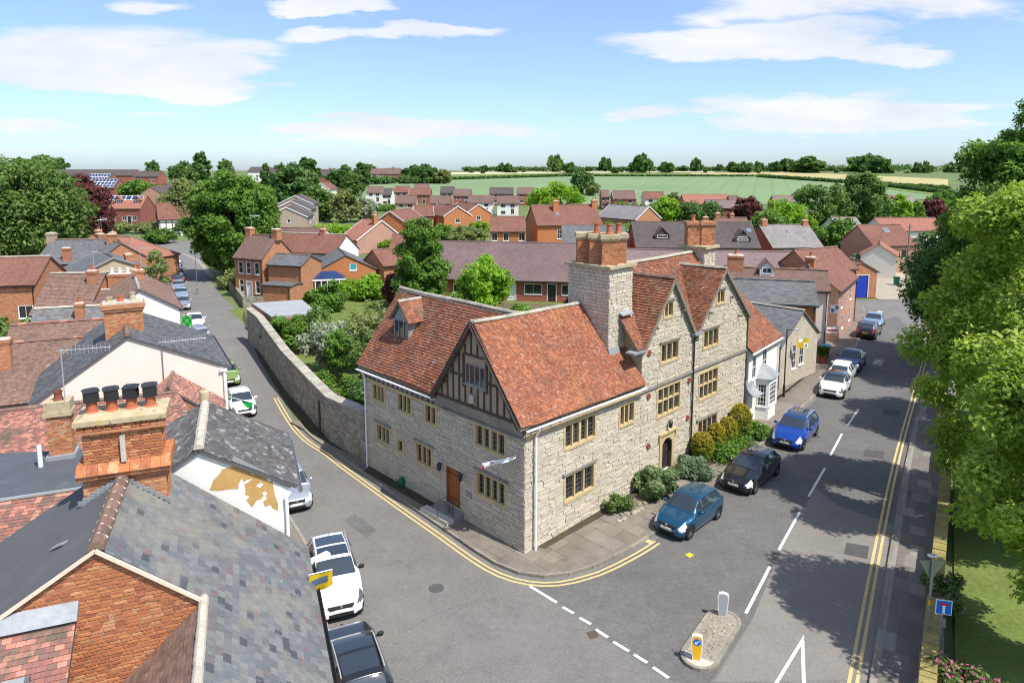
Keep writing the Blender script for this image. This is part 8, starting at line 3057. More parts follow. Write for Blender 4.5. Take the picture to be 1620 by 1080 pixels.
# ------------------------------------------------------------------ sign posts, lamp posts
sp = thing('sign_post', 'grey post with a triangular sign seen from behind', 'sign', (13.75, 20.9, 0))
pb = V((13.75, 20.9, 0.1))
mb = MB()
mb.tube([pb, pb + V((0, 0, 3.5))], 0.045, 10)
mb.build('post', 'grey_metal', sp)
mb = MB()
c = pb + V((0.02, 0.06, 2.95))
tri3 = [c + V((-.42, .02, .3)), c + V((.42, -.02, .3)), c + V((0, 0, -.42))]
mb.prism(tri3, V((0.0, 0.025, 0)))
mb.build('triangle_sign', 'grey_metal', sp)
mb = MB()
mb.box(Frame((pb.x - .05, pb.y, 3.55), 0), -.06, .06, -.16, .12, 0.0, .05)
mb.build('sign_lamp', 'white_plastic', sp)
mb = MB()
mb.tube([pb + V((0, 0, 1.75)), pb + V((0, 0, 1.9))], 0.05, 10)
mb.build('yellow_band', 'yellow_paint', sp)
s2 = thing('no_through_road_sign', 'blue no through road sign on a short post by the mossy wall', 'sign', (13.95, 20.55, 0))
pb = V((13.95, 20.55, 0.1))
mb = MB()
mb.tube([pb, pb + V((0, 0, 2.2))], 0.035, 8)
mb.build('post', 'grey_metal', s2)
sf = Frame((pb.x, pb.y - 0.05), 180 + 12)
mb = MB()
mb.box(sf, 0.0, 0.02, -.24, .24, 1.78, 2.28)
pl = mb.build('plate', 'white_paint', s2)
mb = MB()
mb.box(sf, 0.018, 0.024, -.215, .215, 1.80, 2.26)
mb.build('blue_field', 'sign_blue', pl)
mb = MB()
mb.box(sf, 0.022, 0.028, -.04, .04, 1.83, 2.1)
mb.build('white_stem', 'white_paint', pl)
mb = MB()
mb.box(sf, 0.022, 0.029, -.13, .13, 2.1, 2.18)
mb.build('red_bar', 'sign_red', pl)
mb = MB()
mb.box(sf, -0.12, -0.02, -.02, .12, 1.3, 1.6)
mb.build('control_box', 'grey_metal', s2)


def lamp_post(label, c, h, mat='black_metal', arm=(0.5, -0.3)):
 t = thing('street_lamp', label, 'street lamp', (c[0], c[1], 0))
 mb = MB()
 p = V((c[0], c[1], 0.1))
 mb.tube([p, p + V((0, 0, 0.9)), p + V((0, 0, 0.95)), p + V((0, 0, h))], [.085, .085, .05, .04], 10)
 mb.build('post', mat, t)
 mb = MB()
 e = p + V((arm[0], arm[1], h + .06))
 mb.tube([p + V((0, 0, h - .05)), e], 0.025, 6)
 mb.build('arm', mat, t)
 mb = MB()
 mb.lathe(e + V((0, 0, -.06)), [(.04, 0), (.14, .03), (.15, .08), (.05, .13)], 10, sx=1.4)
 mb.build('lamp_head', 'pale_metal', t)
 return t


lamp_post('slim black lamp post in front of the low stone gable', (19.25, 46.9), 4.9)
lamp_post('distant street lamp on the left lane beside the wispy tree', (-41.0, 88.0), 5.2, 'grey_metal', (0.4, 0.1))
tp_ = thing('telegraph_pole', 'brown wooden telegraph pole at the lane end', 'pole', (58.5, 100.5, 0))
mb = MB()
mb.tube([(58.5, 100.5, 0), (58.5, 100.5, 8.2)], [.15, .1], 8)
mb.build('pole', 'weathered_timber', tp_)
mb = MB()
mb.bar((58.1, 100.5, 7.7), (58.9, 100.5, 7.7), .08, .1)
mb.build('cross_arm', 'weathered_timber', tp_)


# ------------------------------------------------------------------ flags
def flag(label, p0, p1, drop, mat, wall_pt, patches=(), cat='flag', sway=0.12, name='flag'):
 """cloth hanging from the pole p0 -> p1"""
 p0, p1 = V(p0), V(p1)
 t = thing(name, label, cat, p0)
 mb = MB()
 mb.tube([V(wall_pt), p0, p1], 0.018, 6)
 mb.build('flag_pole', 'white_paint', t)
 NX, NY = 10, 7
 d = (p1 - p0)
 s = d.cross(V((0, 0, 1))).normalized()

 def pt(u, v):
  return p0 + d * u + V((0, 0, -drop(u) * v)) + s * (sway * math.sin(u * 7 + v * 2.5) * v)
 mb = MB()
 for i in range(NX):
  for j in range(NY):
   mb.poly([pt(i / NX, j / NY), pt((i + 1) / NX, j / NY), pt((i + 1) / NX, (j + 1) / NY), pt(i / NX, (j + 1) / NY)])
 cl = mb.build('cloth', mat, t, smooth=True)
 for (u0, u1, v0, v1, m2) in patches:
  for off in (0.006, -0.006):
   mb = MB()
   n_ = 5
   for i in range(n_):
    a0, a1 = u0 + (u1 - u0) * i / n_, u0 + (u1 - u0) * (i + 1) / n_
    for j in range(n_):
     c0, c1 = v0 + (v1 - v0) * j / n_, v0 + (v1 - v0) * (j + 1) / n_
     mb.poly([pt(a0, c0) + s * off, pt(a1, c0) + s * off, pt(a1, c1) + s * off, pt(a0, c1) + s * off])
   mb.build('flag_mark', m2, cl)
 return t


fb0, fb1 = (-1.24, 27.35, 3.85), (0.16, 27.00, 4.30)
flag('white flag with red corner flying from the manor wall over the lane', fb0, fb1, lambda u: 0.26 - 0.18 * u, 'cloth_white', WB(KB - 2.4, 3.2, 0.0), ((0.0, 0.07, 0.3, 1.0, 'cloth_red'), (0.24, 0.36, 0.1, 0.4, 'cloth_blue')), sway=0.1)
flag('green pennant sticking out beside the cream gabled house', (-17.68, 41.50, 1.93), (-16.16, 41.20, 1.66), lambda u: 0.02 + 0.7 * max(0, u - 0.35), 'cloth_green', (-18.01, 41.80, 1.91), sway=0.15)
flag('yellow and blue flag hanging over the white crossover', (-5.50, 17.30, 5.15), (-4.86, 17.30, 5.31), lambda u: 0.62 - 0.2 * u, 'cloth_yellow', FF(19.4, -0.95, 3.75), ((0.1, 0.8, 0.3, 0.65, 'cloth_blue'),), sway=0.06)
flag('green flag with pale diagonal cross on the white gabled house', (-28.47, 58.00, 3.67), (-27.65, 58.00, 3.56), lambda u: 0.95, 'cloth_green', (-28.67, 58.20, 3.63), ((0.05, 0.3, 0.05, 0.3, 'cloth_bright_green'), (0.32, 0.68, 0.33, 0.67, 'cloth_bright_green'), (0.7, 0.95, 0.7, 0.95, 'cloth_bright_green'), (0.7, 0.95, 0.05, 0.3, 'cloth_bright_green'), (0.05, 0.3, 0.7, 0.95, 'cloth_bright_green')), sway=0.04)
flag('yellow chequered banner on the low stone building', (21.04, 49.30, 3.81), (21.93, 49.40, 3.79), lambda u: 0.8, 'cloth_yellow', (21.01, 49.90, 3.81), ((0.1, 0.45, 0.05, 0.45, 'cloth_white'), (0.55, 0.95, 0.5, 0.95, 'cloth_white'), (0.62, 0.85, 0.6, 0.85, 'cloth_navy')), sway=0.03, name='banner', cat='banner')
flag('white and blue banner projecting from the narrow white house', (27.43, 58.00, 4.56), (28.19, 58.00, 4.56), lambda u: 0.75, 'cloth_white', (27.29, 58.40, 4.54), ((0.1, 0.45, 0.4, 0.9, 'cloth_blue'), (0.55, 0.9, 0.1, 0.5, 'cloth_blue')), sway=0.03, name='banner', cat='banner')
sg = thing('house_sale_sign', 'white and red board projecting from the slate roofed brick house', 'sign', (26.2, 55.0, 3.0))
sf = Frame((25.9, 55.2), 90)
mb = MB()
mb.box(sf, 0.0, 1.0, -.02, .02, 2.75, 3.25)
pl = mb.build('board', 'white_paint', sg)
mb = MB()
mb.box(sf, 0.05, 0.95, -.03, -.018, 2.92, 3.05)
mb.build('red_band', 'sign_red', pl)
mb = MB()
mb.tube([(25.6, 55.2, 3.3), (26.95, 55.2, 3.3)], .02, 6)
mb.build('bracket', 'black_metal', sg)
es = thing('bracket_sign', 'white bracket lamp on the corner of the slate roofed house', 'lamp', FF(19.6, -1.3, 4.6))
mb = MB()
mb.bar(FF(19.6, -1.0, 4.65), FF(19.6, -1.75, 4.7), .06, .06)
mb.build('bracket', 'white_plastic', es)
mb = MB()
mb.bar(FF(19.45, -1.35, 4.72), FF(19.75, -1.95, 4.72), .2, .1)
mb.build('lamp_head', 'white_plastic', es)

# ------------------------------------------------------------------ bins, pots and other small things
bn = thing('wheelie_bin', 'black wheelie bin with blue lid against the white house', 'bin', (26.9, 57.4, 0.1))
bf_ = Frame((26.9, 57.4, 0.1), 40)
mb = MB()
mb.box8([bf_(-.28, -.25, .1), bf_(.28, -.25, .1), bf_(.28, .25, .1), bf_(-.28, .25, .1), bf_(-.38, -.32, 1.0), bf_(.38, -.32, 1.0), bf_(.38, .32, 1.0), bf_(-.38, .32, 1.0)])
mb.build('body', 'black_trim', bn)
mb = MB()
mb.box8([bf_(-.42, -.36, 1.0), bf_(.42, -.36, 1.0), bf_(.42, .36, 1.0), bf_(-.42, .36, 1.0), bf_(-.38, -.3, 1.1), bf_(.38, -.3, 1.1), bf_(.38, .3, 1.1), bf_(-.38, .3, 1.1)])
mb.build('lid', 'bin_blue', bn)
for s in (-1, 1):
 MB().tube([bf_(-.3, s * .3, .12), bf_(-.3, s * .36, .12)], .11, 12).build('wheel', 'tyre', bn)
gb = thing('green_bin', 'green wheelie bin along the lane beyond the junction', 'bin', (54.2, 95.4, 0))
bf_ = Frame((54.2, 95.4, 0), 20)
mb = MB()
mb.box8([bf_(-.3, -.28, .08), bf_(.3, -.28, .08), bf_(.3, .28, .08), bf_(-.3, .28, .08), bf_(-.42, -.36, 1.1), bf_(.42, -.36, 1.1), bf_(.42, .36, 1.1), bf_(-.42, .36, 1.1)])
mb.build('body', 'green_plastic', gb)
MB().box(bf_, -.45, .45, -.4, .4, 1.1, 1.18).build('lid', 'green_plastic', gb)
pt_ = thing('flower_pot', 'terracotta pot with a leafy plant beside the narrow white house', 'pot', (25.9, 55.6, 0.1))
MB().lathe((25.9, 55.6, 0.1), [(.2, 0), (.3, .45), (.34, .46), (.34, .54), (.28, .54)], 14).build('pot', 'terracotta', pt_)
p_, r_ = clumps_ellipsoid(.4, .4, .5, 1.3, 14, .22, 91)
me = leaf_mesh('foliage', p_, r_, 700, .1, 'leaf_green', seed=91)
o_ = bpy.data.objects.new('foliage', me)
COL.objects.link(o_)
o_.parent = pt_
wc = thing('watering_can', 'dark green plastic can standing at the foot of the manor wall', 'can', (*(-5.59, 33.04), 0.12))
cx, cy = (-5.59, 33.04)
MB().lathe((cx, cy, 0.14), [(.17, 0), (.19, .04), (.18, .3), (.12, .4), (.1, .42)], 14).build('can_body', 'green_plastic', wc, smooth=True)
mb = MB()
mb.tube([(cx - .12, cy, .25), (cx - .3, cy - .02, .5)], [.035, .03], 8)
mb.build('spout', 'green_plastic', wc)
mb = MB()
mb.tube([(cx + .12, cy, .3), (cx + .22, cy, .5), (cx + .1, cy, .62), (cx - .06, cy, .56)], .018, 6)
mb.build('handle', 'green_plastic', wc)
dm = thing('white_garden_cover', 'white domed cover standing in the garden behind the trees', 'cover', (-12.9, 64.5, 0))
MB().lathe((-12.9, 64.5, 0), [(1.6, 0), (1.6, 1.0), (1.45, 1.5), (1.0, 1.95), (.4, 2.15), (.02, 2.2)], 20).build('canopy', 'cloth_white', dm, smooth=True)
MB().lathe((-12.9, 64.5, 0), [(1.66, 0), (1.66, .12), (1.6, .13)], 20).build('rim', 'grey_metal', dm)
for k, (x, y, s, lab) in enumerate(((-12.2, 46.2, .45, 'pale boulder in the garden bed nearest the wall'), (-11.3, 47.6, .38, 'round stone on the garden path'), (-9.9, 45.6, .75, 'large pale flat stone in the garden lawn'))):
 mb = MB()
 mb.lathe((x, y, 0), [(s, 0), (s * 1.05, .15 + s * .2), (s * .8, .3 + s * .4), (s * .3, .35 + s * .5)], 9, sx=1.3, sy=.8, rot=k)
 o = mb.build('boulder', 'stone_slab', None, smooth=True, loc=(x, y, 0))
 tag(o, lab, 'stone')
for k in range(9):          # pale edging stones at the manor wall foot
 c = mpt(5.0 + k * 0.28, -1.0 - random.uniform(0, .35), 0.12)
 s = random.uniform(.09, .16)
 mb = MB()
 mb.lathe(c, [(s, 0), (s * .95, s * .5), (s * .4, s * .85)], 7, sx=1.3, rot=k)
 tag(mb.build('edging_stone', 'rubble_stone', None, loc=c), 'pale edging stone in the bed left of the rosemary', 'stone', 'edging stones of the manor bed')
mh = tag(MB().box(Frame((19.0, 52.2), 36), 4.9, 5.4, -3.2, -2.5, 0.1, 1.35).build('brick_pier', 'brick_orange', None), 'short brick pier between the stone gable and the brick house', 'pier')

# ------------------------------------------------------------------ far houses on the rising ground
G_FAR = 'far estate houses below the fields'


def far_house(label, p, q, zr, hw, ze, wall, roof, **kw):
 gz = terr(p[0], p[1])
 return house(kw.pop('name', 'far_house'), label, p, q, zr, hw, ze, wall, roof, gz=gz, group=kw.pop('group', G_FAR), **kw)


W2_ = (('n', 0.28, 3.2, 1.6, 1.1, 2, 1), ('n', 0.72, 3.2, 1.6, 1.1, 2, 1), ('n', 0.28, 0.9, 1.6, 1.2, 2, 1), ('n', 0.72, 0.9, 1.2, 1.9, 2, 1))
for (p, q, wl_, rf_, lab) in (
  ((-40.16, 240.51), (-33.28, 240.51), 'brick_beige', 'brown_far', 'brown roofed house left of the orange estate, nearer row'),
  ((-28.18, 240.51), (-21.52, 240.51), 'brick_red', 'brown_far', 'brown roofed house above the second orange estate house'),
  ((-15.27, 243.41), (-6.51, 243.41), 'white_render', 'brown_far', 'wide brown roofed house with white wall behind the rightmost orange house'),
  ((-5.10, 240.51), (2.22, 240.51), 'white_render', 'brown_far', 'white fronted house with brown roof left of the bright round tree'),
  ((-9.13, 283.28), (0.52, 283.28), 'brick_red', 'dark_tile', 'long dark roofed house directly below the green field'),
  ((2.09, 283.28), (8.87, 283.28), 'brick_red', 'brown_far', 'brown roofed house just left of the bright round tree top'),
  ((-60.37, 288.99), (-53.99, 288.99), 'white_render', 'brown_far', 'small house with white gables at the left end of the estate'),
  ((-49.52, 292.47), (-43.60, 292.47), 'brick_beige', 'clay_far', 'red brown roofed house, second in the far left row'),
  ((-40.91, 277.68), (-32.73, 277.68), 'brick_red', 'clay_far', 'house with pinkish roof in the middle of the far row'),
  ((-29.79, 288.99), (-24.20, 288.99), 'brick_beige', 'dark_tile', 'dark roofed house in the centre of the far row'),
  ((-22.81, 272.19), (-16.04, 272.19), 'brick_red', 'brown_far', 'brown roofed house at the right of the far row centre'),
  ((-43.52, 309.28), (-37.55, 309.28), 'brick_red', 'brown_far', 'smallest brown roof at the back of the estate'),
  ((34.55, 267.88), (37.51, 267.88), 'brick_red', 'brown_far', 'small house with brown roof right of the bright round tree'),
  ((49.69, 260.50), (57.14, 260.50), 'white_render', 'clay_far', 'brown roofed house with white window behind the dark hedge'),
  ((132.09, 238.60), (138.69, 238.60), 'brick_red', 'grey_tile', 'grey roofed house glimpsed below the right hand fields'),
  ((129.80, 240.51), (133.57, 240.51), 'brick_pink', 'clay_far', 'pale brick house glimpsed among trees below the right fields'),
  ((-51.65, 277.68), (-48.07, 277.68), 'white_render', 'dark_tile', 'narrow white gabled link house in the far left row')):
 far_house(lab, p, q, 7.0, 3.8, 4.6, wl_, rf_, wins=W2_)
far_house('pale pink long roof just below the green field', (63.83, 258.43), (81.22, 258.43), 6.2, 5.0, 3.0, 'brick_red', 'clay_red', wins=(('n', 0.3, 0.9, 1.4, 1.2, 2, 1),), lights=((10, .5, 1, 1),))
far_house('far brown roof right of the long pink roof', (79.95, 254.33), (83.47, 254.33), 6.0, 4.0, 3.4, 'brick_red', 'brown_far')
far_house('low mauve roof just above the cross gabled house', (62.53, 222.05), (71.76, 222.05), 6.6, 4.0, 4.2, 'brick_red', 'mauve_tile')
far_house('far mauve roof among trees left of the big field tree', (97.66, 258.43), (107.66, 258.43), 5.6, 4.0, 3.0, 'brick_red', 'mauve_tile')
far_house('gabled brick house with pale timber gable left of the dark hedge', (37.63, 258.43), (45.97, 258.43), 7.6, 4.4, 4.8, 'brick_red', 'brown_far', barge='white_paint', wins=W2_, name='timber_gabled_house')
far_house('house with grey solar roof behind the large brick house chimney', (24.0, 168.0), (31.5, 158.0), 7.8, 4.2, 5.0, 'brick_far', 'grey_tile', barge='white_paint', wins=(('n', .5, 3, 2.4, 1.3, 3, 1), ('w', 0.5, 3, 2, 1.2, 2, 1)), name='solar_roof_house')
# hilltop houses in the middle
far_house('tall brick villa with white windows among hilltop trees', (-113.57, 399.31), (-104.05, 399.31), 10.0, 5.0, 6.4, 'brick_red', 'dark_tile', wins=(('n', 0.3, 4, 1.6, 1.5, 2, 2), ('n', 0.7, 4, 1.6, 1.5, 2, 2), ('n', .3, 1, 1.6, 1.8, 2, 2), ('n', .7, 1, 1.6, 1.8, 2, 2)), group=None, name='hilltop_villa', chims=((0.1, 0, 1, 1, 1, 0), (0.9, 0, 1, 1, 1, 0)))
far_house('brown roofed farmhouse on the hilltop', (-94.92, 466.58), (-84.66, 466.58), 8.0, 5.0, 4.6, 'brick_beige', 'brown_far', wins=W2_, group=None, name='hilltop_house')
far_house('second hilltop house right of the farmhouse', (-83.33, 459.19), (-74.07, 459.19), 8.6, 5.0, 5.0, 'brick_red', 'brown_far', wins=W2_, group=None, name='hilltop_house', chims=((0.5, 0, 1, 1, 1, 0),))
far_house('white rendered house among trees on the left hilltop', (-170.66, 451.92), (-162.38, 451.92), 9.6, 6.0, 6.6, 'white_render', 'dark_tile', wins=W2_, group=None, name='hilltop_house')
far_house('white hilltop house with black timbers beside the lane', (-156.51, 437.71), (-148.48, 437.71), 9.6, 5.0, 6.4, 'white_render', 'dark_tile', wins=W2_, group=None, name='hilltop_house')
far_house('pale gabled house between trees in the middle distance', (-85.90, 309.28), (-85.55, 323.17), 7.4, 4.0, 4.6, 'cream_render', 'clay_far', group=None, barge='white_paint')
# left estate
far_house('maroon brick terrace with dormers and solar strip behind the copper beech', (-131, 214), (-113.5, 214), 8.2, 4.6, 4.6, 'brick_maroon', 'clay_red', group=None, name='dormered_terrace', wins=tuple(('n', u, 0.9, 1.4, 1.3, 2, 1) for u in (2.0, 5.2, 9.0, 12.5, 15.6)),
   doors=(('n', 7.0, 1.1, 2.2, 'black_door'), ('n', 14.0, 1.1, 2.2, 'black_door')), dorm=((4.0, .62, 1.8, 1.1, 'dark_timber', 'clay_red'), (10.0, .62, 1.8, 1.1, 'dark_timber', 'clay_red'), (15.8, .62, 1.8, 1.1, 'dark_timber', 'clay_red')), solar=(0.6, 16.8, 0.02, 0.4, 9, 1))
far_house('brick house whose dark roof carries a large lower solar array', (-193.75, 319.32), (-181.42, 319.32), 8.6, 5.0, 4.6, 'brick_red', 'dark_tile', group=None, name='solar_panelled_house', solar=(1.5, 11.5, .05, .95, 6, 3), wins=W2_)
far_house('dark roofed house with the upper solar array', (-230.62, 371.63), (-214.25, 371.63), 8.8, 6.0, 4.9, 'brick_red', 'dark_tile', group=None, name='solar_panelled_house', solar=(4.0, 15.0, .05, .9, 7, 2), wins=W2_)
far_house('long dark roofed terrace along the left skyline', (-286.53, 437.71), (-236.77, 437.71), 8.4, 6.0, 4.8, 'brick_red', 'dark_tile', group=None, name='skyline_terrace', wins=(('n', 8, 3, 2, 1.2, 2, 1), ('n', 20, 3, 2, 1.2, 2, 1), ('n', 50, 3, 2, 1.2, 2, 1)), lights=((52, .2, 2, 2),))
far_house('brick house at the right end of the skyline terrace', (-228.60, 423.96), (-214.61, 423.96), 7.8, 5.0, 4.8, 'brick_red', 'dark_tile', group=None, wins=W2_)
for (p, q, lab) in (((-146.89, 279.91), (-145.87, 292.47), 'nearest of three brick gables stepping up the left hill'), ((-152.22, 301.96), (-151.46, 316.78), 'middle of three brick gables stepping up the left hill'), ((-167.00, 340.38), (-163.32, 348.63), 'highest of three brick gables stepping up the left hill')):
 far_house(lab, p, q, 7.6, 4.4, 4.8, 'brick_pink', 'dark_tile', group='brick gables on the left hill', barge=None, wins=W2_)
th = far_house('white timber framed house at the bend of the lane', (-88.5, 171), (-80, 176), 8.0, 4.2, 4.2, 'white_render', 'clay_far', group=None, name='timber_framed_house', wins=(('n', .4, 1, 1.2, 1.2, 2, 1),), barge='dark_timber')
tw = Wall(V((-88.5, 171, 0)) + V((-2.13, 3.62, 0)), V((-88.5, 171, 0)) + V((2.13, -3.62, 0)))
tn = Wall(V((-88.5, 171, 0)) + V((2.13, -3.62, 0)), V((-80, 176, 0)) + V((2.13, -3.62, 0)))
for W_, us in ((tw, np.linspace(0.1, 8.2, 8)), (tn, np.linspace(0.1, 9.6, 8))):
 for u in us:
  top_ = 4.1 + (3.6 * (1 - abs(u - 4.2) / 4.2) if W_ is tw else 0)
  wbox(MB(), W_, u, u + .2, 0, max(1.0, top_ - .2), 0.0, .05).build('timber', 'dark_timber', th)
 for z in (1.6, 3.2):
  wbox(MB(), W_, 0, W_.len, z, z + .2, 0.0, .045).build('timber', 'dark_timber', th)

# ------------------------------------------------------------------ middle-distance trees: foot, crown radius, height
MT = [  # (spec, material, key, name, label)
 ((-179.54, 377.61, 5.76), 7.66, 15.33, 'leaf_dark', 'far_a', 'broad_tree', 'dark tree left of the tallest on the left skyline'),
 ((-169.84, 377.61, 5.76), 6.97, 20.90, 'leaf_dark', 'far_b', 'tall_tree', 'tallest dark tree on the left skyline'),
 ((-151.50, 323.17, 3.63), 5.96, 13.71, 'leaf_mid', 'far_c', 'broad_tree', 'green tree in front of the tall dark skyline tree'),
 ((-200.28, 483.65, 9.89), 5.80, 14.28, 'leaf_mid', 'far_c', 'broad_tree', 'small pale tree alone on the left skyline'),
 ((-251.24, 483.65, 9.89), 5.35, 13.39, 'leaf_mid', 'far_c', 'broad_tree', 'light tree on the roofline above the brick gables'),
 ((-142.51, 399.31, 6.60), 4.05, 14.00, 'leaf_mid', 'far_b', 'tall_tree', 'tree in front of the white hilltop house'),
 ((-141.90, 423.96, 7.56), 4.30, 13.30, 'leaf_mid', 'far_c', 'broad_tree', 'slim tree right of the white hilltop houses'),
 ((-78.94, 250.31, 0.53), 9.24, 18.01, 'leaf_dark', 'far_a', 'broad_tree', 'big dark tree behind the stepped terrace'),
 ((-111.95, 377.61, 5.76), 8.71, 17.77, 'leaf_dark', 'far_b', 'tall_tree', 'dark tree touching the skyline left of the brick villa'),
 ((-62.56, 218.54, 0.00), 7.06, 10.89, 'leaf_mid', 'far_c', 'broad_tree', 'olive green tree right of the stepped terrace'),
 ((-52.03, 213.36, 0.00), 4.92, 10.63, 'leaf_willow', 'far_d', 'round_tree', 'yellow green tree left of the willow'),
 ((-46.82, 218.54, 0.00), 4.03, 7.66, 'leaf_grey', 'far_e', 'willow_tree', 'grey green willow among the gardens'),
 ((-91.03, 367.20, 5.35), 7.79, 13.55, 'leaf_dark', 'far_a', 'broad_tree', 'dark tree right of the brick villa'),
 ((-84.81, 388.31, 6.17), 6.09, 14.69, 'leaf_mid', 'far_b', 'tall_tree', 'rounded tree left of the hilltop farmhouse'),
 ((-74.86, 323.17, 3.63), 5.96, 11.93, 'leaf_dark', 'far_c', 'broad_tree', 'brownish dark tree below the hilltop hedge'),
 ((-55.38, 437.71, 8.10), 8.88, 12.11, 'leaf_dark', 'far_a', 'broad_tree', 'spreading tree right of the hilltop houses'),
 ((-43.45, 430.78, 7.83), 5.96, 9.14, 'leaf_dark', 'far_d', 'round_tree', 'dark round tree at the corner of the field'),
 ((-68.35, 451.92, 8.65), 6.25, 9.17, 'leaf_mid', 'far_b', 'tall_tree', 'pale tree just right of the hilltop houses'),
 ((14.94, 224.73, 0.00), 9.12, 11.82, 'leaf_bright', 'bright', 'round_tree', 'bright green dome shaped tree left of the brick house chimneys'),
 ((34.71, 340.38, 4.30), 5.97, 13.19, 'leaf_dark', 'far_a', 'field_tree', 'single dark tree standing at the edge of the green field'),
 ((38.63, 331.00, 3.94), 3.97, 7.33, 'leaf_dark', 'far_d', 'round_tree', 'low dark tree leaning against the single field tree'),
 ((31.49, 194.65, 0.00), 4.49, 7.54, 'leaf_green', 'far_g', 'broad_tree', 'green tree behind the timber gabled house'),
 ((31.72, 171.30, 0.00), 4.74, 6.64, 'leaf_green', 'far_h', 'broad_tree', 'green tree left of the dark hedge'),
 ((47.89, 213.36, 0.00), 4.92, 7.87, 'leaf_bright', 'bright2', 'round_tree', 'bright yellow green tree right of the timber gabled house'),
 ((63.17, 267.88, 1.43), 2.97, 6.43, 'leaf_dark', 'far_d', 'round_tree', 'dark bush tree on the field edge by the pink roof'),
 ((72.92, 213.36, 0.00), 4.53, 8.07, 'leaf_copper', 'copper', 'copper_tree', 'dark purple leaved tree in the middle of the gardens'),
 ((53.59, 142.57, 0.00), 4.34, 8.15, 'leaf_green', 'far_g', 'broad_tree', 'fresh green tree left of the grey roofed house'),
 ((66.70, 165.92, 0.00), 6.43, 8.72, 'leaf_bright', 'bright', 'round_tree', 'broad bright green tree behind the grey roofed house'),
 ((76.45, 171.30, 0.00), 7.59, 12.96, 'leaf_mid', 'far_i', 'broad_tree', 'large round tree, left of the pair below the ripe field'),
 ((92.89, 181.88, 0.00), 7.55, 17.11, 'leaf_mid', 'far_j', 'tall_tree', 'tallest of the pair of trees below the ripe field'),
 ((61.41, 129.03, 0.00), 4.52, 7.02, 'leaf_green', 'far_h', 'broad_tree', 'green tree beside the pinkish brick cottage'),
 ((107.91, 190.04, 0.00), 3.51, 9.99, 'leaf_bright', 'far_f', 'conifer', 'yellow green conifer left of the right hand limes'),
 ((114.63, 194.65, 0.00), 3.05, 7.54, 'leaf_green', 'far_f2', 'conifer', 'green conifer beside the yellow green one'),
 ((124.80, 203.38, 0.00), 3.75, 7.88, 'leaf_copper', 'copper', 'copper_tree', 'reddish tree beside the right hand limes'),
 ((137.23, 218.54, 0.00), 5.04, 10.08, 'leaf_green', 'far_g', 'broad_tree', 'green tree filling the gap left of the tall right hand tree'),
 ((-14.56, 142.57, 0.00), 4.34, 4.73, 'leaf_mid', 'far_h', 'broad_tree', 'garden tree in front of the third estate house'),
 ((-9.38, 140.31, 0.00), 4.53, 4.92, 'leaf_willow', 'far_d', 'round_tree', 'pale garden tree right of the third estate house'),
 ((-20.56, 147.78, 0.00), 3.41, 3.54, 'leaf_mid', 'far_c', 'broad_tree', 'low garden tree behind the red tiled cottage'),
 ((-24.40, 164.60, 0.00), 3.80, 4.71, 'leaf_green', 'far_g', 'broad_tree', 'bush in front of the leftmost estate house'),
 ((-14.81, 181.88, 0.00), 2.85, 4.03, 'leaf_dark', 'far_d', 'round_tree', 'dark round garden tree between estate houses'),
 ((-8.24, 167.92, 0.00), 3.10, 3.72, 'leaf_bright', 'bright2', 'round_tree', 'bright green garden tree left of the brick house wing'),
 ((-23.98, 135.90, 0.00), 2.76, 2.51, 'leaf_bright', 'bright2', 'round_tree', 'pale green bush tree behind the barn'),
 ((-168.39, 309.28, 3.09), 7.99, 9.13, 'leaf_green', 'far_g', 'broad_tree', 'green trees between the skyline terrace and the brick gables'),
 ((-266.89, 377.61, 5.76), 20.90, 13.24, 'leaf_dark', 'far_a', 'broad_tree', 'dark trees behind the huge left hand tree'),
 ((-84.06, 171.30, 0.00), 3.16, 4.27, 'leaf_mid', 'far_c', 'broad_tree', 'bush in front of the timber framed house'),
 ((-77.90, 151.36, 0.00), 3.49, 3.21, 'leaf_mid', 'far_h', 'broad_tree', 'garden bush at the bend of the lane'),
 ((58.85, 106.95, 0.00), 1.18, 3.35, 'leaf_bright', 'bright2', 'round_tree', 'clipped bright green bush at the lane entrance'),
 ((55.86, 106.95, 0.00), 2.76, 3.35, 'leaf_grey', 'far_e', 'willow_bush', 'grey green bush behind the blue door garage'),
 ((78.51, 171.30, 0.00), 3.95, 3.16, 'leaf_dark', 'far_d', 'round_tree', 'dark trees right of the grey roofed house'),
]
for (loc, rx, h, mat_, key, name, lab) in MT:
 rx, h = rx * 0.86, h * 0.93
 sz = rx * 2 * 1084 / max(60, loc[1])
 nl = int(min(16000, max(2500, (sz * h * 1084 / loc[1]) * 2.2)))
 tree(name, lab, loc, rx, h * 0.06, h, mat_, clumps=90, rc=rx * 0.27, leaves=nl if key not in CROWNS else 10, leaf=max(0.16, loc[1] * 0.0021), seed=sum(map(ord, key)), trunk=0.25, key=key, hollow=0.6, taper=0.35 if name in ('conifer', 'tall_tree') else 0.0)
hedge('hedge', 'dark clipped hedge behind the timber gabled house', (37.44, 213.36), (62.08, 213.36), 5.0, 6.0, 'leaf_dark', 9000, 0.4, 81)
hedge('hedge', 'green shrub belt above the dark gableted terrace', (21.06, 151.36), (41.19, 153.19), 4.0, 4.6, 'leaf_green', 12000, 0.3, 82)
hedge('hedge', 'belt of trees above the brick cottage at the right', (96.57, 213.36), (135.98, 213.36), 7.0, 6.5, 'leaf_green', 12000, 0.42, 83)
hedge('hedge', 'hilltop hedge below the farmhouse', (-108.62, 430.78), (-47.40, 430.78), 6.0, 4.5, 'leaf_dark', 5000, 0.8, 84, gz=True)
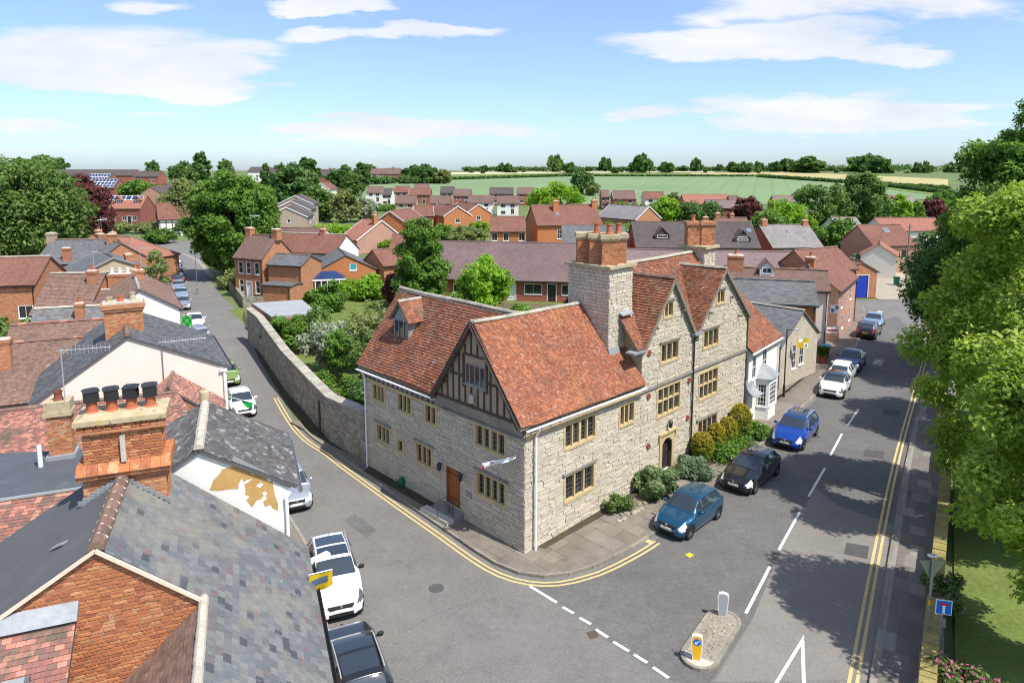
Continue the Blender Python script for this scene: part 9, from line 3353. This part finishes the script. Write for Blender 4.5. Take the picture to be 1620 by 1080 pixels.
hedge('field_hedge', 'long dark hedge between the green field and the strip above it', (-41.43, 475.99), (45.75, 525.95), 2.6, 2.2, 'leaf_dark', 6000, 0.6, 85, gz=True)
hedge('field_hedge', 'right hand part of the hedge above the green field', (45.75, 525.95), (185.59, 519.68), 2.4, 1.8, 'leaf_dark', 6000, 0.6, 86, gz=True)
hedge('field_hedge', 'hedge between the ripe field and the green field falling to the right', (182.68, 511.45), (235.40, 371.63), 3.0, 2.4, 'leaf_dark', 8000, 0.8, 87, gz=True)
hedge('field_hedge', 'short lower hedge at the right end of the green field', (216.15, 399.31), (213.94, 334.99), 3.0, 2.6, 'leaf_dark', 4000, 0.7, 88, gz=True)
hedge('hedge', 'garden hedge behind the row of estate houses', (-50.02, 258.43), (-11.91, 258.43), 4.0, 3.5, 'leaf_green', 6000, 0.5, 89)
hedge('hedge', 'garden greenery between barn and bungalow', (-44.73, 155.65), (-32.66, 167.92), 4.0, 3.6, 'leaf_bright', 7000, 0.35, 90)
hedge('hedge', 'green bank under the maroon terrace by the lane bend', (-103.94, 178.28), (-90.27, 174.76), 7.0, 3.0, 'leaf_willow', 5000, 0.4, 92)
hedge('skyline_hedge', 'low hedge line along the top of the far fields', (-45, 636), (330, 636), 5.0, 4.0, 'leaf_mid', 9000, 1.0, 93, gz=True)
# skyline trees
rs = random.Random(5)
for x in list(range(735, 1505, 12)) + list(range(5, 110, 14)) + [590, 640, 655]:
 y = 274.0 if x < 1250 else 274 + (x - 1250) * 0.045
 for rep in range(1 if rs.random() < .72 else 0):
  xx = x + rs.uniform(-9, 9)
  Yd = rs.uniform(575, 635)
  X = (xx - 810) / 1084 * Yd * 1.0
  hh = rs.choice([3.5, 4, 5, 6, 7, 8, 11, 14])
  if x > 1390:
   hh *= 0.8
  tree('skyline_tree', 'small tree in the line along the top of the far fields', (X, Yd, terr(X, Yd) - (0 if x < 1300 else (x - 1300) * 0.02)), hh * rs.uniform(.4, .85), 0.2, hh, rs.choice(['leaf_dark', 'leaf_mid']), 40, hh * .17, 900, 0.8, 300 + rs.randint(0, 3), group='trees along the skyline', key='sky%d' % rs.randint(0, 4), trunk=.2)
# wooded ridge beyond the fields on the right
mb = MB()
N_ = 40
for i in range(N_ + 1):
 x = 700 + 2600 * i / N_
 h = 15 + 16 * math.exp(-((i - 24) / 9.0) ** 2) + 3 * math.sin(i * 0.9)
 mb.v += [(x, 2300, 8), (x, 2700, 8 + h), (x, 3300, 8 + h * 1.1)]
for i in range(N_):
 for k in range(2):
  a = i * 3 + k
  mb.f.append((a, a + 3, a + 4, a + 1))
  mb.t.append(0)
mb.build('hill', 'meadow', kind='structure')
rg = np.random.default_rng(77)
c = np.array([[rg.uniform(760, 3100), rg.uniform(2300, 2700), 0] for _ in range(500)])
c[:, 2] = 8 + (c[:, 1] - 2300) / 400 * (15 + 16 * np.exp(-(((c[:, 0] - 700) / 65 - 24) / 9.0) ** 2)) + 4
me = leaf_mesh('distant_wood', c, np.full(500, 14.0), 9000, 5.0, 'leaf_dark', seed=77)
o_ = bpy.data.objects.new('distant_wood', me)
COL.objects.link(o_)
tag(o_, 'wooded ridge on the horizon beyond the right hand fields', 'wood', kind='stuff')
